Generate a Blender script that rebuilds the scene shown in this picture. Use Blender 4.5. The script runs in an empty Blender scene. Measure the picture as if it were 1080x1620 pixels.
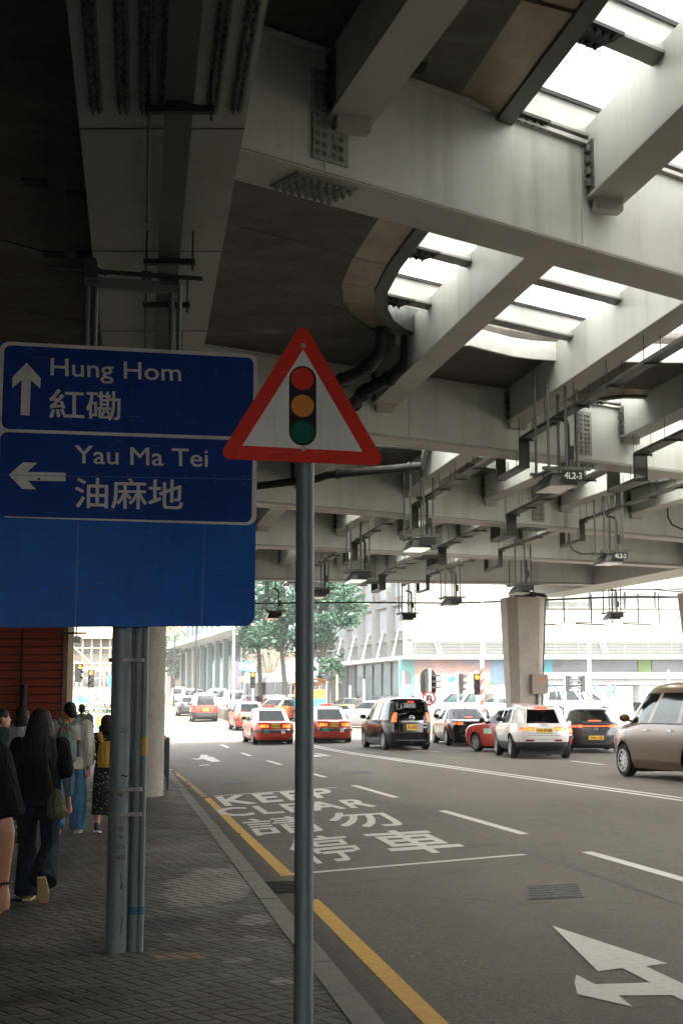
import bpy, bmesh, math, random
from mathutils import Vector, Matrix
from mathutils.geometry import tessellate_polygon
R = math.radians
random.seed(7)
sc = bpy.context.scene
COL = sc.collection

# ------------------------------------------------------------------ camera
F, CX, CY, HOR, HC = 2250.0, 540.0, 810.0, 1122.0, 1.55
TILT = math.atan((HOR - CY) / F)
cam_d = bpy.data.cameras.new("camera")
cam = bpy.data.objects.new("camera", cam_d)
COL.objects.link(cam)
cam.location = (0, 0, HC)
cam.rotation_euler = (R(90) + TILT, 0, 0)
cam_d.sensor_fit = 'VERTICAL'
cam_d.sensor_height = 36.0
cam_d.lens = 50.0
cam_d.clip_start = 0.1
cam_d.clip_end = 3000
sc.camera = cam

# ------------------------------------------------------------------ light
SUN_EL, SUN_AZ = 58.0, 158.0       # azimuth: degrees clockwise from +y (the view direction)
w = bpy.data.worlds.new("World")
sc.world = w
w.use_nodes = True
nt = w.node_tree
bg = nt.nodes["Background"]
sky = nt.nodes.new("ShaderNodeTexSky")
sky.sky_type = 'NISHITA'
sky.sun_disc = False
sky.sun_elevation = R(SUN_EL)
sky.sun_rotation = R(SUN_AZ)
sky.air_density = 1.0
sky.dust_density = 3.0
sky.ozone_density = 0.3
hs = nt.nodes.new("ShaderNodeHueSaturation")       # thin bright overcast: a paler, whiter sky
hs.inputs['Saturation'].default_value = 0.12
nt.links.new(sky.outputs[0], hs.inputs['Color'])
nt.links.new(hs.outputs[0], bg.inputs[0])
bg.inputs[1].default_value = 0.15
sd_ = bpy.data.lights.new("sun", 'SUN')
sd_.energy = 2.0
sd_.angle = R(2.0)
sd_.color = (1.0, 0.94, 0.85)
sun = bpy.data.objects.new("sun", sd_)
COL.objects.link(sun)
sv = Vector((math.sin(R(SUN_AZ)) * math.cos(R(SUN_EL)), math.cos(R(SUN_AZ)) * math.cos(R(SUN_EL)), math.sin(R(SUN_EL))))
sun.rotation_euler = sv.to_track_quat('Z', 'Y').to_euler()
sun.location = (20, -20, 40)
vs = sc.view_settings
vs.view_transform = 'Standard'
vs.look = 'None'
vs.gamma = 1
vs.exposure = 3.2
try:
    sc.cycles.max_bounces = 10
    sc.cycles.diffuse_bounces = 6
    sc.cycles.transparent_max_bounces = 16
    sc.cycles.sample_clamp_indirect = 6
    sc.cycles.use_denoising = True
except Exception:
    pass

# ------------------------------------------------------------------ where a picture point lies in the place
def ray(px, py):
    u = (px - CX) / F; v = (CY - py) / F
    return Vector((u, math.cos(TILT) - v * math.sin(TILT), math.sin(TILT) + v * math.cos(TILT)))
def onz(px, py, z):
    r = ray(px, py); k = (z - HC) / r.z
    return Vector((r.x * k, r.y * k, z))
def ony(px, py, y):          # py = 0: any height, read at the horizon row
    if py == 0: py = HOR
    r = ray(px, py); k = y / r.y
    return Vector((r.x * k, y, HC + r.z * k))
def ramp(y):
    t = max(0.0, y - 48); return 0.02 * t * t / (t + 12)
def sdist(x, y): return (x - 1.35 + .155 * y) / 1.012
def road_z(x, y): return -0.10 + 0.022 * min(max(sdist(x, y), 0), 9) + ramp(y)
def onroad(px, py):
    r = ray(px, py); k = 3.0
    for i in range(4000):
        p = r * k
        if HC + p.z <= road_z(p.x, p.y): break
        k += 0.1
    lo, hi = k - .1, k
    for i in range(20):
        m = (lo + hi) / 2; p = r * m
        if HC + p.z <= road_z(p.x, p.y): hi = m
        else: lo = m
    p = r * hi
    return Vector((p.x, p.y, HC + p.z))
def from_sl(s, l):           # s metres right of the kerb, l metres along it
    y = (1.012 * l + .155 * (1.012 * s + 1.35)) / (1 + .155 * .155)
    return (1.012 * s + 1.35 - .155 * y, y)

# ------------------------------------------------------------------ materials
def lin(c): return tuple(((v / 255) / 12.92 if v / 255 <= .04045 else ((v / 255 + .055) / 1.055) ** 2.4) for v in c)
MATS = {}
class NT:
    def __init__(s, name):
        s.m = bpy.data.materials.new(name); s.m.use_nodes = True
        s.t = s.m.node_tree; s.b = s.t.nodes["Principled BSDF"]
    def n(s, typ, **kw):
        o = s.t.nodes.new(typ)
        for k, v in kw.items(): setattr(o, k, v)
        return o
    def l(s, a, b): s.t.links.new(a, b)
    def math(s, op, a, b=0.0, c=0.0):
        o = s.n("ShaderNodeMath", operation=op)
        for i, v in enumerate((a, b, c)):
            if hasattr(v, 'links'): s.l(v, o.inputs[i])
            else: o.inputs[i].default_value = v
        return o.outputs[0]
    def noise(s, vec, scale, detail=4, rough=.6):
        o = s.n("ShaderNodeTexNoise"); o.inputs['Scale'].default_value = scale
        o.inputs['Detail'].default_value = detail; o.inputs['Roughness'].default_value = rough
        s.l(vec, o.inputs['Vector']); return o.outputs['Fac']
    def ramp(s, fac, stops):
        o = s.n("ShaderNodeValToRGB"); e = o.color_ramp.elements
        while len(e) < len(stops): e.new(.5)
        for i, (p, c) in enumerate(stops):
            e[i].position = p; e[i].color = (*c, 1) if len(c) == 3 else c
        s.l(fac, o.inputs[0]); return o.outputs[0]
    def mix(s, fac, a, b, typ='MIX'):
        o = s.n("ShaderNodeMixRGB", blend_type=typ)
        for i, v in enumerate((fac, a, b)):
            if hasattr(v, 'links'): s.l(v, o.inputs[i])
            else: o.inputs[i].default_value = v if i == 0 else (*v, 1)
        return o.outputs[0]
    def obj(s, scale=None):
        o = s.n("ShaderNodeTexCoord").outputs['Object']
        return s.mapped(o, scale) if scale else o
    def pos(s, scale=None):
        o = s.n("ShaderNodeNewGeometry").outputs['Position']
        return s.mapped(o, scale) if scale else o
    def mapped(s, v, scale, rot=(0, 0, 0)):
        o = s.n("ShaderNodeMapping"); o.inputs['Scale'].default_value = scale; o.inputs['Rotation'].default_value = rot
        s.l(v, o.inputs['Vector']); return o.outputs[0]
    def bump(s, h, strength=.3, dist=.01):
        o = s.n("ShaderNodeBump"); o.inputs['Strength'].default_value = strength; o.inputs['Distance'].default_value = dist
        s.l(h, o.inputs['Height']); s.l(o.outputs[0], s.b.inputs['Normal'])
def sc3(c, k): return tuple(min(1, v * k) for v in c)
def pm(name, col, rough=.6, metal=0.0, var=.12, scale=4.0, bump=0.0, coat=0.0, emit=0.0, spec=.5):
    """a plain painted / cloth / metal surface with soft uneven wear"""
    if name in MATS: return MATS[name]
    m = NT(name); col = tuple(col)
    v = m.obj()
    f = m.noise(v, scale, 5)
    c = m.ramp(f, [(.25, sc3(col, 1 - var)), (.75, sc3(col, 1 + var))])
    m.l(c, m.b.inputs['Base Color'])
    m.b.inputs['Roughness'].default_value = rough; m.b.inputs['Metallic'].default_value = metal
    m.b.inputs['Specular IOR Level'].default_value = spec
    m.b.inputs['Coat Weight'].default_value = coat
    if bump: m.bump(m.noise(v, scale * 12, 3), bump)
    if emit:
        m.b.inputs['Emission Color'].default_value = (*col, 1); m.b.inputs['Emission Strength'].default_value = emit
    MATS[name] = m.m
    return m.m
def steel_mat(name, col, stain=.35, streak=True):
    """painted bridge steel: blotches, rain streaks down the webs, grime and a little rust"""
    m = NT(name); p = m.pos()
    big = m.noise(p, .55, 6, .65)
    c = m.ramp(big, [(.3, sc3(col, .80)), (.5, col), (.8, sc3(col, 1.06))])
    if streak:
        st = m.noise(m.pos((1.5, 1.5, .06)), 1.0, 7, .75)
        k = m.ramp(st, [(.44, (1.05, 1.05, 1.05)), (.54, (.95, .94, .92)), (.66, (.62, .59, .53)), (.76, (.42, .38, .32))])
        c = m.mix(stain, c, k, 'MULTIPLY')
    sp = m.noise(p, 14, 4, .7)
    rust = m.ramp(sp, [(.68, (0, 0, 0)), (.76, (1, 1, 1))])
    c = m.mix(m.math('MULTIPLY', rust, .45), c, (.11, .075, .045))
    m.l(c, m.b.inputs['Base Color']); m.b.inputs['Roughness'].default_value = .55
    m.bump(m.noise(p, 3, 3), .08, .02)
    return m.m
def concrete_mat(name, col, scale=1.0, dark=.6):
    m = NT(name); p = m.pos()
    a = m.noise(p, 1.1 * scale, 8, .7); b = m.noise(p, 9 * scale, 5, .6)
    c = m.ramp(a, [(.25, sc3(col, dark)), (.5, col), (.8, sc3(col, 1.15))])
    c = m.mix(.35, c, m.ramp(b, [(.3, (.55, .52, .48)), (.7, (1, 1, 1))]), 'MULTIPLY')
    m.l(c, m.b.inputs['Base Color']); m.b.inputs['Roughness'].default_value = .85
    m.bump(b, .25, .01)
    return m.m
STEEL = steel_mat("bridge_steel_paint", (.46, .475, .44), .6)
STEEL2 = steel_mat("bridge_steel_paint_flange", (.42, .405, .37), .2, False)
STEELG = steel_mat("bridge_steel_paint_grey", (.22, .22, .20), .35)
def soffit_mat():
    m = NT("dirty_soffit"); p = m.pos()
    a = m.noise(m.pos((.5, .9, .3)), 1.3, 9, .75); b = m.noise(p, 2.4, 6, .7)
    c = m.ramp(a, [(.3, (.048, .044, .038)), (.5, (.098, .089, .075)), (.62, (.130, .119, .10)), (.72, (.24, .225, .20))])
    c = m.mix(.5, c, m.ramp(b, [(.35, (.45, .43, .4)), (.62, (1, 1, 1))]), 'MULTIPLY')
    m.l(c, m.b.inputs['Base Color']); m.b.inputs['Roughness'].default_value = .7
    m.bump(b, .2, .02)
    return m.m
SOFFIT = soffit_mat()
def brown_panel():
    m = NT("bronze_cladding"); p = m.pos()
    a = m.noise(m.pos((1.0, .5, 1)), 2.0, 6, .65)
    c = m.ramp(a, [(.3, (.20, .15, .105)), (.55, (.33, .26, .19)), (.75, (.44, .37, .28))])
    m.l(c, m.b.inputs['Base Color']); m.b.inputs['Metallic'].default_value = .35; m.b.inputs['Roughness'].default_value = .30
    m.bump(m.noise(p, 1.6, 3), .25, .05)
    return m.m
BRONZE = brown_panel()
def glazing_mat(name, k):
    m = NT(name); p = m.pos()
    g = m.noise(p, 2.2, 6, .7)
    c = m.ramp(g, [(.35, (.78 * k, .76 * k, .71 * k)), (.55, (k, k, k * .98))])
    t = m.n("ShaderNodeBsdfTranslucent"); m.l(c, t.inputs[0])
    d = m.n("ShaderNodeBsdfDiffuse"); m.l(c, d.inputs[0])
    x = m.n("ShaderNodeMixShader"); x.inputs[0].default_value = .1
    m.l(t.outputs[0], x.inputs[1]); m.l(d.outputs[0], x.inputs[2])
    m.l(x.outputs[0], m.t.nodes["Material Output"].inputs[0])
    return m.m
GLAZ = glazing_mat("frosted_glazing", .46)
GLAZ2 = glazing_mat("boosted_frosted_glazing", .92)  # passes more light, to brighten the beams under the hidden openings
def asphalt_mat():
    m = NT("asphalt"); p = m.pos()
    a = m.noise(p, 55, 3, .8); b = m.noise(m.pos((.6, .14, 1)), 1.2, 6, .65); v = m.n("ShaderNodeTexVoronoi")
    v.inputs['Scale'].default_value = 75; m.l(p, v.inputs['Vector'])
    c = m.ramp(a, [(.36, (.050, .041, .031)), (.52, (.110, .092, .070)), (.66, (.19, .163, .128))])
    c = m.mix(.30, c, v.outputs['Color'], 'OVERLAY')
    c = m.mix(.8, c, m.ramp(b, [(.3, (.70, .67, .63)), (.5, (1, 1, 1)), (.75, (1.15, 1.13, 1.1))]), 'MULTIPLY')
    # tyre-polished lanes, oil drips, hairline cracks
    sxx = m.n("ShaderNodeSeparateXYZ"); m.l(p, sxx.inputs[0])
    ln = m.math('ADD', m.math('MULTIPLY', m.math('ADD', sxx.outputs[0], m.math('MULTIPLY', sxx.outputs[1], .165)), 2.05), m.math('MULTIPLY', m.noise(p, .5, 3), 1.2))
    pol = m.math('MULTIPLY', m.math('ADD', m.math('SINE', ln), 1.0), .5)
    c = m.mix(m.math('MULTIPLY', pol, .22), c, (.155, .138, .115))
    oil = m.ramp(m.noise(m.pos((1.6, .5, 1)), 2.4, 7, .8), [(.60, (1, 1, 1)), (.74, (.52, .50, .48))])
    c = m.mix(.8, c, oil, 'MULTIPLY')
    spot = m.n("ShaderNodeTexVoronoi"); spot.inputs['Scale'].default_value = 1.3; m.l(p, spot.inputs['Vector'])
    c = m.mix(.7, c, m.ramp(m.math('ADD', spot.outputs['Distance'], m.math('MULTIPLY', m.noise(p, 9, 3), .12)), [(.09, (.45, .44, .43)), (.14, (1, 1, 1))]), 'MULTIPLY')
    ck = m.n("ShaderNodeTexVoronoi", feature='DISTANCE_TO_EDGE'); ck.inputs['Scale'].default_value = .22
    wv = m.n("ShaderNodeVectorMath", operation='ADD'); nz = m.n("ShaderNodeTexNoise"); nz.inputs['Scale'].default_value = 1.4; nz.inputs['Detail'].default_value = 6
    m.l(p, nz.inputs['Vector']); m.l(p, wv.inputs[0]); m.l(nz.outputs['Color'], wv.inputs[1]); m.l(wv.outputs[0], ck.inputs['Vector'])
    c = m.mix(.6, c, m.ramp(ck.outputs['Distance'], [(.0015, (.35, .33, .31)), (.005, (1, 1, 1))]), 'MULTIPLY')
    # kerb-side grime: a strip of dirt along the gutter
    sx = m.n("ShaderNodeSeparateXYZ"); m.l(p, sx.inputs[0])
    s = m.math('DIVIDE', m.math('ADD', m.math('SUBTRACT', sx.outputs[0], 1.35), m.math('MULTIPLY', sx.outputs[1], .155)), 1.012)
    s = m.math('ADD', s, m.math('MULTIPLY', m.noise(p, 5, 4), .2))
    g = m.ramp(s, [(.26, (.45, .44, .42)), (.46, (1, 1, 1))])
    c = m.mix(1, c, g, 'MULTIPLY')
    bw = m.n("ShaderNodeRGBToBW"); m.l(c, bw.inputs[0])
    hs = m.n("ShaderNodeHueSaturation"); hs.inputs['Saturation'].default_value = .95; m.l(c, hs.inputs['Color'])
    m.l(hs.outputs[0], m.b.inputs['Base Color']); m.b.inputs['Roughness'].default_value = .8
    m.bump(a, .5, .012)
    return m.m
ASPHALT = asphalt_mat()
PATCHES = [(335, 1400, .5, 1.9, (.24, .222, .19), .85), (300, 1345, .8, 2.0, (.15, .138, .12), .7), (405, 1455, .16, .35, (.22, .20, .17), .85), (402, 1484, .13, .2, (.20, .185, .16), .8), (290, 1513, .2, .16, (.24, .155, .085), .85),
           (375, 1520, .12, .14, (.2, .18, .15), .8), (448, 1552, .09, .15, (.26, .235, .2), .9), (150, 1385, .5, 1.2, (.13, .115, .10), .5), (60, 1480, .5, .5, (.10, .075, .055), .6), (260, 1462, .35, .5, (.012, .011, .010), .8), (190, 1495, .35, .4, (.015, .013, .012), .7)]
def paver_mat():
    """clay-grey paver blocks laid in herringbone"""
    m = NT("herringbone_pavers")
    p = m.mapped(m.pos(), (10, 10, 1), (0, 0, R(8.8 + 45)))
    wob = m.n("ShaderNodeTexNoise"); wob.inputs['Scale'].default_value = 1.1
    m.l(p, wob.inputs['Vector'])
    sx = m.n("ShaderNodeSeparateXYZ"); m.l(p, sx.inputs[0])
    X, Y = sx.outputs[0], sx.outputs[1]
    i, j = m.math('FLOOR', X), m.math('FLOOR', Y)
    fx, fy = m.math('FRACT', X), m.math('FRACT', Y)
    k = m.math('FLOORED_MODULO', m.math('SUBTRACT', i, j), 4.0)
    def eq(v): return m.math('COMPARE', k, v, .1)
    k0, k1, k2, k3 = eq(0), eq(1), eq(2), eq(3)
    BIG = 5.0
    def edge(d, off): return m.math('ADD', d, m.math('MULTIPLY', off, BIG))
    gx, gy = m.math('SUBTRACT', 1.0, fx), m.math('SUBTRACT', 1.0, fy)
    d = m.math('MINIMUM', m.math('MINIMUM', edge(fx, k1), edge(gx, k0)), m.math('MINIMUM', edge(fy, k2), edge(gy, k3)))
    bi, bj = m.math('SUBTRACT', i, k1), m.math('ADD', j, k3)
    cb = m.n("ShaderNodeCombineXYZ"); m.l(bi, cb.inputs[0]); m.l(bj, cb.inputs[1])
    wn = m.n("ShaderNodeTexWhiteNoise", noise_dimensions='2D'); m.l(cb.outputs[0], wn.inputs['Vector'])
    c = m.ramp(wn.outputs['Value'], [(0, (.066, .057, .046)), (.35, (.080, .070, .057)), (.75, (.094, .082, .067)), (.95, (.108, .095, .078)), (1, (.17, .14, .105))])
    fine = m.noise(m.pos(), 45, 4, .7); big = m.noise(m.pos(), .9, 6, .7)
    c = m.mix(.5, c, m.ramp(fine, [(.3, (.55, .55, .55)), (.7, (1.2, 1.2, 1.2))]), 'MULTIPLY')
    c = m.mix(.85, c, m.ramp(big, [(.32, (.30, .28, .26)), (.45, (.72, .70, .66)), (.58, (1.05, 1.03, 1.0)), (.70, (1.6, 1.57, 1.5)), (.78, (2.2, 2.1, 2.0))]), 'MULTIPLY')
    # trodden-in cement, worn pale and tan spots
    sw = m.n("ShaderNodeSeparateXYZ"); m.l(m.pos(), sw.inputs[0]); nn_ = m.noise(m.pos(), 3.5, 6, .75)
    for px, py, rx, ry, cc, amt in PATCHES:
        q = onz(px, py, 0)
        dx = m.math('DIVIDE', m.math('SUBTRACT', sw.outputs[0], q.x), rx); dy = m.math('DIVIDE', m.math('SUBTRACT', sw.outputs[1], q.y), ry)
        e = m.math('ADD', m.math('SUBTRACT', 1.0, m.math('ADD', m.math('MULTIPLY', dx, dx), m.math('MULTIPLY', dy, dy))), m.math('MULTIPLY', m.math('SUBTRACT', nn_, .5), 2.6))
        c = m.mix(m.math('MULTIPLY', m.ramp(e, [(.25, (0, 0, 0)), (.5, (1, 1, 1))]), amt), c, cc)
    gap = m.ramp(m.math('ADD', d, m.math('MULTIPLY', m.math('SUBTRACT', m.noise(m.pos(), 8, 4), .5), .12)), [(.03, (0, 0, 0)), (.13, (1, 1, 1))])
    c = m.mix(gap, (.011, .010, .009), c)
    m.l(c, m.b.inputs['Base Color'])
    rr = m.ramp(big, [(.35, (.45, .45, .45)), (.6, (.8, .8, .8))]); m.l(rr, m.b.inputs['Roughness'])
    h = m.math('ADD', gap, m.math('ADD', m.math('MULTIPLY', wn.outputs['Value'], .55), m.math('MULTIPLY', fine, .35)))
    m.bump(h, .75, .012)
    return m.m
PAVER = paver_mat()
def worn_paint(name, col, wear=.5):
    m = NT(name); p = m.pos()
    a = m.noise(p, 16, 6, .75); b = m.noise(p, 60, 3, .7)
    f = m.math('ADD', m.math('MULTIPLY', a, .7), m.math('MULTIPLY', b, .3))
    c = m.ramp(f, [(.33, sc3(col, .35)), (.37 + .05 * wear, sc3(col, .82)), (.55, col), (.75, sc3(col, 1.06))])
    m.l(c, m.b.inputs['Base Color']); m.b.inputs['Roughness'].default_value = .7
    m.bump(b, .3, .006)
    return m.m
ROADW = worn_paint("road_paint_white", (.62, .595, .545), .5)
ROADY = worn_paint("road_paint_yellow", (.58, .34, .06), .4)
ROADYW = worn_paint("road_paint_yellow_worn", (.33, .2, .07), 1.5)
KERB = concrete_mat("kerb_concrete", (.185, .172, .15), 4)
CONC = concrete_mat("column_concrete", (.30, .27, .235), 1.2)
CONC2 = concrete_mat("pier_concrete", (.42, .37, .31), .9, .8)
GALV = concrete_mat("galvanised_pole", (.15, .175, .17), 3, .8)
def pole_mat(name, col):
    m = NT(name); p = m.pos()
    a = m.noise(m.pos((9, 9, 1.4)), 2.0, 6, .7); b = m.noise(p, 26, 4, .7)
    c = m.ramp(a, [(.3, sc3(col, .72)), (.55, col), (.75, sc3(col, 1.2))])
    chip = m.ramp(b, [(.27, (1, 1, 1)), (.31, (0, 0, 0))])
    c = m.mix(m.math('MULTIPLY', chip, .7), c, (.06, .035, .025))
    m.l(c, m.b.inputs['Base Color']); m.b.inputs['Roughness'].default_value = .5; m.b.inputs['Metallic'].default_value = .15
    m.bump(a, .12, .005)
    return m.m
POLE = pole_mat("grey_green_pole_paint", (.125, .165, .165))
POLE2 = pole_mat("bluish_post_paint", (.17, .20, .21))
DARK = pm("dark_metal", (.03, .03, .028), .55, .3)
MIDM = pm("mid_grey_metal", (.10, .10, .09), .5, .4)
ROD = pm("galvanised_rod", (.10, .098, .088), .5, .4)
BLACK = pm("matt_black", (.012, .012, .012), .7)
RUBBER = pm("tyre_rubber", (.012, .012, .012), .85)
CHROME = pm("bright_trim", (.6, .6, .58), .2, .9)
ALU = pm("alloy_rim", (.45, .45, .44), .3, .8)
WHITEP = pm("white_paint", (.75, .74, .70), .5)
def sign_mat(name, col, rough=.35, dirt=.2):
    m = NT(name); p = m.obj()
    a = m.noise(p, 2.4, 6, .7); b = m.noise(p, 30, 4, .75)
    c = m.ramp(a, [(.3, sc3(col, 1 - dirt)), (.6, col), (.8, sc3(col, 1 + dirt))])
    sp = m.ramp(b, [(.70, (0, 0, 0)), (.78, (1, 1, 1))])
    c = m.mix(m.math('MULTIPLY', sp, .25), c, (.05, .05, .05))
    run = m.ramp(m.noise(m.mapped(p, (14, 14, .8)), 1.0, 6, .75), [(.52, (1, 1, 1)), (.68, (.74, .72, .68))]); c = m.mix(.6, c, run, 'MULTIPLY')
    scr = m.ramp(m.noise(m.mapped(p, (3, 3, 60), (0, .35, 0)), 2.0, 2, .5), [(.71, (0, 0, 0)), (.74, (1, 1, 1))]); c = m.mix(m.math('MULTIPLY', scr, .14), c, (.4, .42, .45))
    m.l(c, m.b.inputs['Base Color']); m.b.inputs['Roughness'].default_value = rough + .2; m.b.inputs['Specular IOR Level'].default_value = .12
    return m.m
S_BLUE = sign_mat("sign_blue", (.008, .040, .23)); S_BLUE2 = sign_mat("sign_blue_fresh", (.004, .10, .42), .25)
S_WHITE = sign_mat("sign_white", (.66, .65, .60)); S_RED = sign_mat("sign_red", (.60, .030, .014))
S_BLACK = sign_mat("sign_black", (.012, .014, .014)); S_AMB = sign_mat("sign_amber", (.62, .23, .04)); S_GRN = sign_mat("sign_green", (.0, .105, .07))
def glass_mat(name, tint, k):
    m = NT(name)
    t = m.n("ShaderNodeBsdfTransparent"); t.inputs[0].default_value = (*tint, 1)
    g = m.n("ShaderNodeBsdfGlossy"); g.inputs['Roughness'].default_value = .04; g.inputs[0].default_value = (.9, .95, .95, 1)
    fr = m.n("ShaderNodeFresnel"); fr.inputs[0].default_value = k
    x = m.n("ShaderNodeMixShader"); f = fr.outputs[0]
    m.l(f, x.inputs[0]); m.l(t.outputs[0], x.inputs[1]); m.l(g.outputs[0], x.inputs[2])
    m.l(x.outputs[0], m.t.nodes["Material Output"].inputs[0])
    return m.m
CARGLASS = glass_mat("car_glass", (.42, .50, .47), 1.40)
CARGLASSD = glass_mat("car_privacy_glass", (.045, .055, .052), 1.42)
SHOPGLASS = glass_mat("shop_glass", (.35, .42, .42), 1.45)
def lamp_mat(name, col, e): return pm(name, col, .3, 0, 0, emit=e)
L_TAIL = lamp_mat("tail_lamp_lit", (1.0, .14, .03), .17); L_AMBER = lamp_mat("amber_lamp_lit", (1.0, .26, .03), .20)
L_RED = pm("tail_lamp_dark", (.25, .012, .012), .2, coat=.5); L_BRAKE = lamp_mat("brake_lamp_lit", (1.0, .07, .02), .20)
S_AMBERLIT = lamp_mat("signal_amber_lit", (1.0, .22, .02), .5)
PLATE = pm("yellow_plate", (.75, .45, .03), .4)
WINDARK = pm("dark_window", (.035, .04, .042), .12, 0, .3, 1.5)
# ------------------------------------------------------------------ mesh building
class MB:
    def __init__(s): s.v = []; s.f = []; s.mi = []; s.cur = 0
    def add(s, vs, fs):
        o = len(s.v); s.v += [tuple(v) for v in vs]
        for f in fs: s.f.append([i + o for i in f]); s.mi.append(s.cur)
    def mat(s, i): s.cur = i; return s
    def box(s, c, d, rz=0.0, M=None):
        x, y, z = d[0] / 2, d[1] / 2, d[2] / 2
        pts = [Vector((a * x, b * y, e * z)) for e in (-1, 1) for b in (-1, 1) for a in (-1, 1)]
        if M is None: M = Matrix.Rotation(rz, 3, 'Z') if rz else None
        if M is not None: pts = [M @ p for p in pts]
        c = Vector(c)
        s.add([p + c for p in pts], [(0, 2, 3, 1), (4, 5, 7, 6), (0, 1, 5, 4), (2, 6, 7, 3), (0, 4, 6, 2), (1, 3, 7, 5)])
        return s
    def bar(s, p0, p1, wd, ht, up=(0, 0, 1)):
        p0, p1 = Vector(p0), Vector(p1); d = p1 - p0; L = d.length; d.normalize()
        u = Vector(up)
        if abs(d.dot(u)) > .98: u = Vector((0, 1, 0))
        r = d.cross(u).normalized(); u2 = r.cross(d).normalized()
        M = Matrix((r, d, u2)).transposed()
        return s.box((p0 + p1) / 2, (wd, L, ht), M=M)
    def tube(s, pts, r, n=10, caps=True, sx=1.0):
        pts = [Vector(p) for p in pts]; k = len(pts)
        rs = r if isinstance(r, (list, tuple)) else [r] * k
        ring = []
        ref = None
        for i in range(k):
            a = pts[max(i - 1, 0)]; b = pts[min(i + 1, k - 1)]
            d = (b - a).normalized()
            if ref is None: ref = Vector((0, 0, 1)) if abs(d.z) < .9 else Vector((1, 0, 0))
            x = d.cross(ref)
            if x.length < 1e-4: x = d.cross(Vector((0, 1, 0.01)))
            x.normalize(); y = x.cross(d).normalized(); ref = y
            ring.append([pts[i] + (x * math.cos(2 * math.pi * j / n) * sx + y * math.sin(2 * math.pi * j / n)) * rs[i] for j in range(n)])
        vs = [p for q in ring for p in q]; fs = []
        for i in range(k - 1):
            for j in range(n):
                fs.append((i * n + j, i * n + (j + 1) % n, (i + 1) * n + (j + 1) % n, (i + 1) * n + j))
        if caps: fs.append(tuple(range(n))[::-1]); fs.append(tuple((k - 1) * n + j for j in range(n)))
        s.add(vs, fs); return s
    def cyl(s, p0, p1, r, n=12): return s.tube([p0, p1], r, n)
    def slices(s, sl, n=16):        # stacked horizontal ellipses (cx, cy, z, rx, ry)
        vs = []; fs = []
        for (cx, cy, z, rx, ry) in sl:
            for j in range(n):
                a = 2 * math.pi * j / n; vs.append((cx + rx * math.cos(a), cy + ry * math.sin(a), z))
        k = len(sl)
        for i in range(k - 1):
            for j in range(n): fs.append((i * n + j, i * n + (j + 1) % n, (i + 1) * n + (j + 1) % n, (i + 1) * n + j))
        fs.append(tuple(range(n))[::-1]); fs.append(tuple((k - 1) * n + j for j in range(n)))
        s.add(vs, fs); return s
    def ball(s, c, r, n=12, m=8):
        r = r if isinstance(r, (tuple, list)) else (r, r, r); c = Vector(c)
        vs = [c + Vector((0, 0, -r[2]))]
        for i in range(1, m):
            t = -math.pi / 2 + math.pi * i / m
            for j in range(n):
                a = 2 * math.pi * j / n
                vs.append(c + Vector((r[0] * math.cos(t) * math.cos(a), r[1] * math.cos(t) * math.sin(a), r[2] * math.sin(t))))
        vs.append(c + Vector((0, 0, r[2]))); T = len(vs) - 1; fs = []
        for j in range(n): fs.append((0, 1 + (j + 1) % n, 1 + j))
        for i in range(m - 2):
            for j in range(n):
                a = 1 + i * n; fs.append((a + j, a + (j + 1) % n, a + n + (j + 1) % n, a + n + j))
        a = 1 + (m - 2) * n
        for j in range(n): fs.append((a + j, a + (j + 1) % n, T))
        s.add(vs, fs); return s
    def prism(s, poly, fn, h0, h1):   # fn(a, b, h) -> 3d ; poly CCW
        k = len(poly)
        vs = [fn(a, b, h0) for a, b in poly] + [fn(a, b, h1) for a, b in poly]
        fs = []
        tri = tessellate_polygon([[Vector((a, b, 0)) for a, b in poly]])
        for t in tri:
            fs.append(tuple(t)[::-1]); fs.append(tuple(i + k for i in t))
        for i in range(k): fs.append((i, (i + 1) % k, k + (i + 1) % k, k + i))
        s.add(vs, fs); return s
    def quad(s, a, b, c, d): s.add([a, b, c, d], [(0, 1, 2, 3)]); return s
    def poly(s, pts): s.add(pts, [tuple(range(len(pts)))]); return s
    def build(s, name, mats, parent=None, smooth=False, angle=40, fix=True):
        me = bpy.data.meshes.new(name); me.from_pydata(s.v, [], s.f)
        if not isinstance(mats, (list, tuple)): mats = [mats]
        for m in mats: me.materials.append(m)
        me.polygons.foreach_set('material_index', s.mi)
        if fix:
            bm = bmesh.new(); bm.from_mesh(me); bmesh.ops.recalc_face_normals(bm, faces=bm.faces); bm.to_mesh(me); bm.free()
        if smooth:
            me.shade_smooth()
            try: me.set_sharp_from_angle(angle=R(angle))
            except Exception: pass
        o = bpy.data.objects.new(name, me); COL.objects.link(o)
        if parent is not None: o.parent = parent
        return o
def build_each(mb, name, mats, parent=None, **k):
    """one object for every separate piece of the builder"""
    n = len(mb.v); par = list(range(n))
    def find(i):
        while par[i] != i: par[i] = par[par[i]]; i = par[i]
        return i
    for f in mb.f:
        a = find(f[0])
        for i in f[1:]: par[find(i)] = a
    groups = {}
    for fi, f in enumerate(mb.f): groups.setdefault(find(f[0]), []).append(fi)
    out = []
    for g in groups.values():
        m = MB(); idx = {}
        for fi in g:
            ff = []
            for i in mb.f[fi]:
                if i not in idx: idx[i] = len(m.v); m.v.append(mb.v[i])
                ff.append(idx[i])
            m.f.append(ff); m.mi.append(mb.mi[fi])
        out.append(m.build(name, mats, parent, **k))
    return out
MB.build_each = lambda s, *a, **k: build_each(s, *a, **k)
def tag(o, label=None, cat=None, group=None, kind=None):
    if label: o['label'] = label
    if cat: o['category'] = cat
    if group: o['group'] = group
    if kind: o['kind'] = kind
    return o
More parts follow.
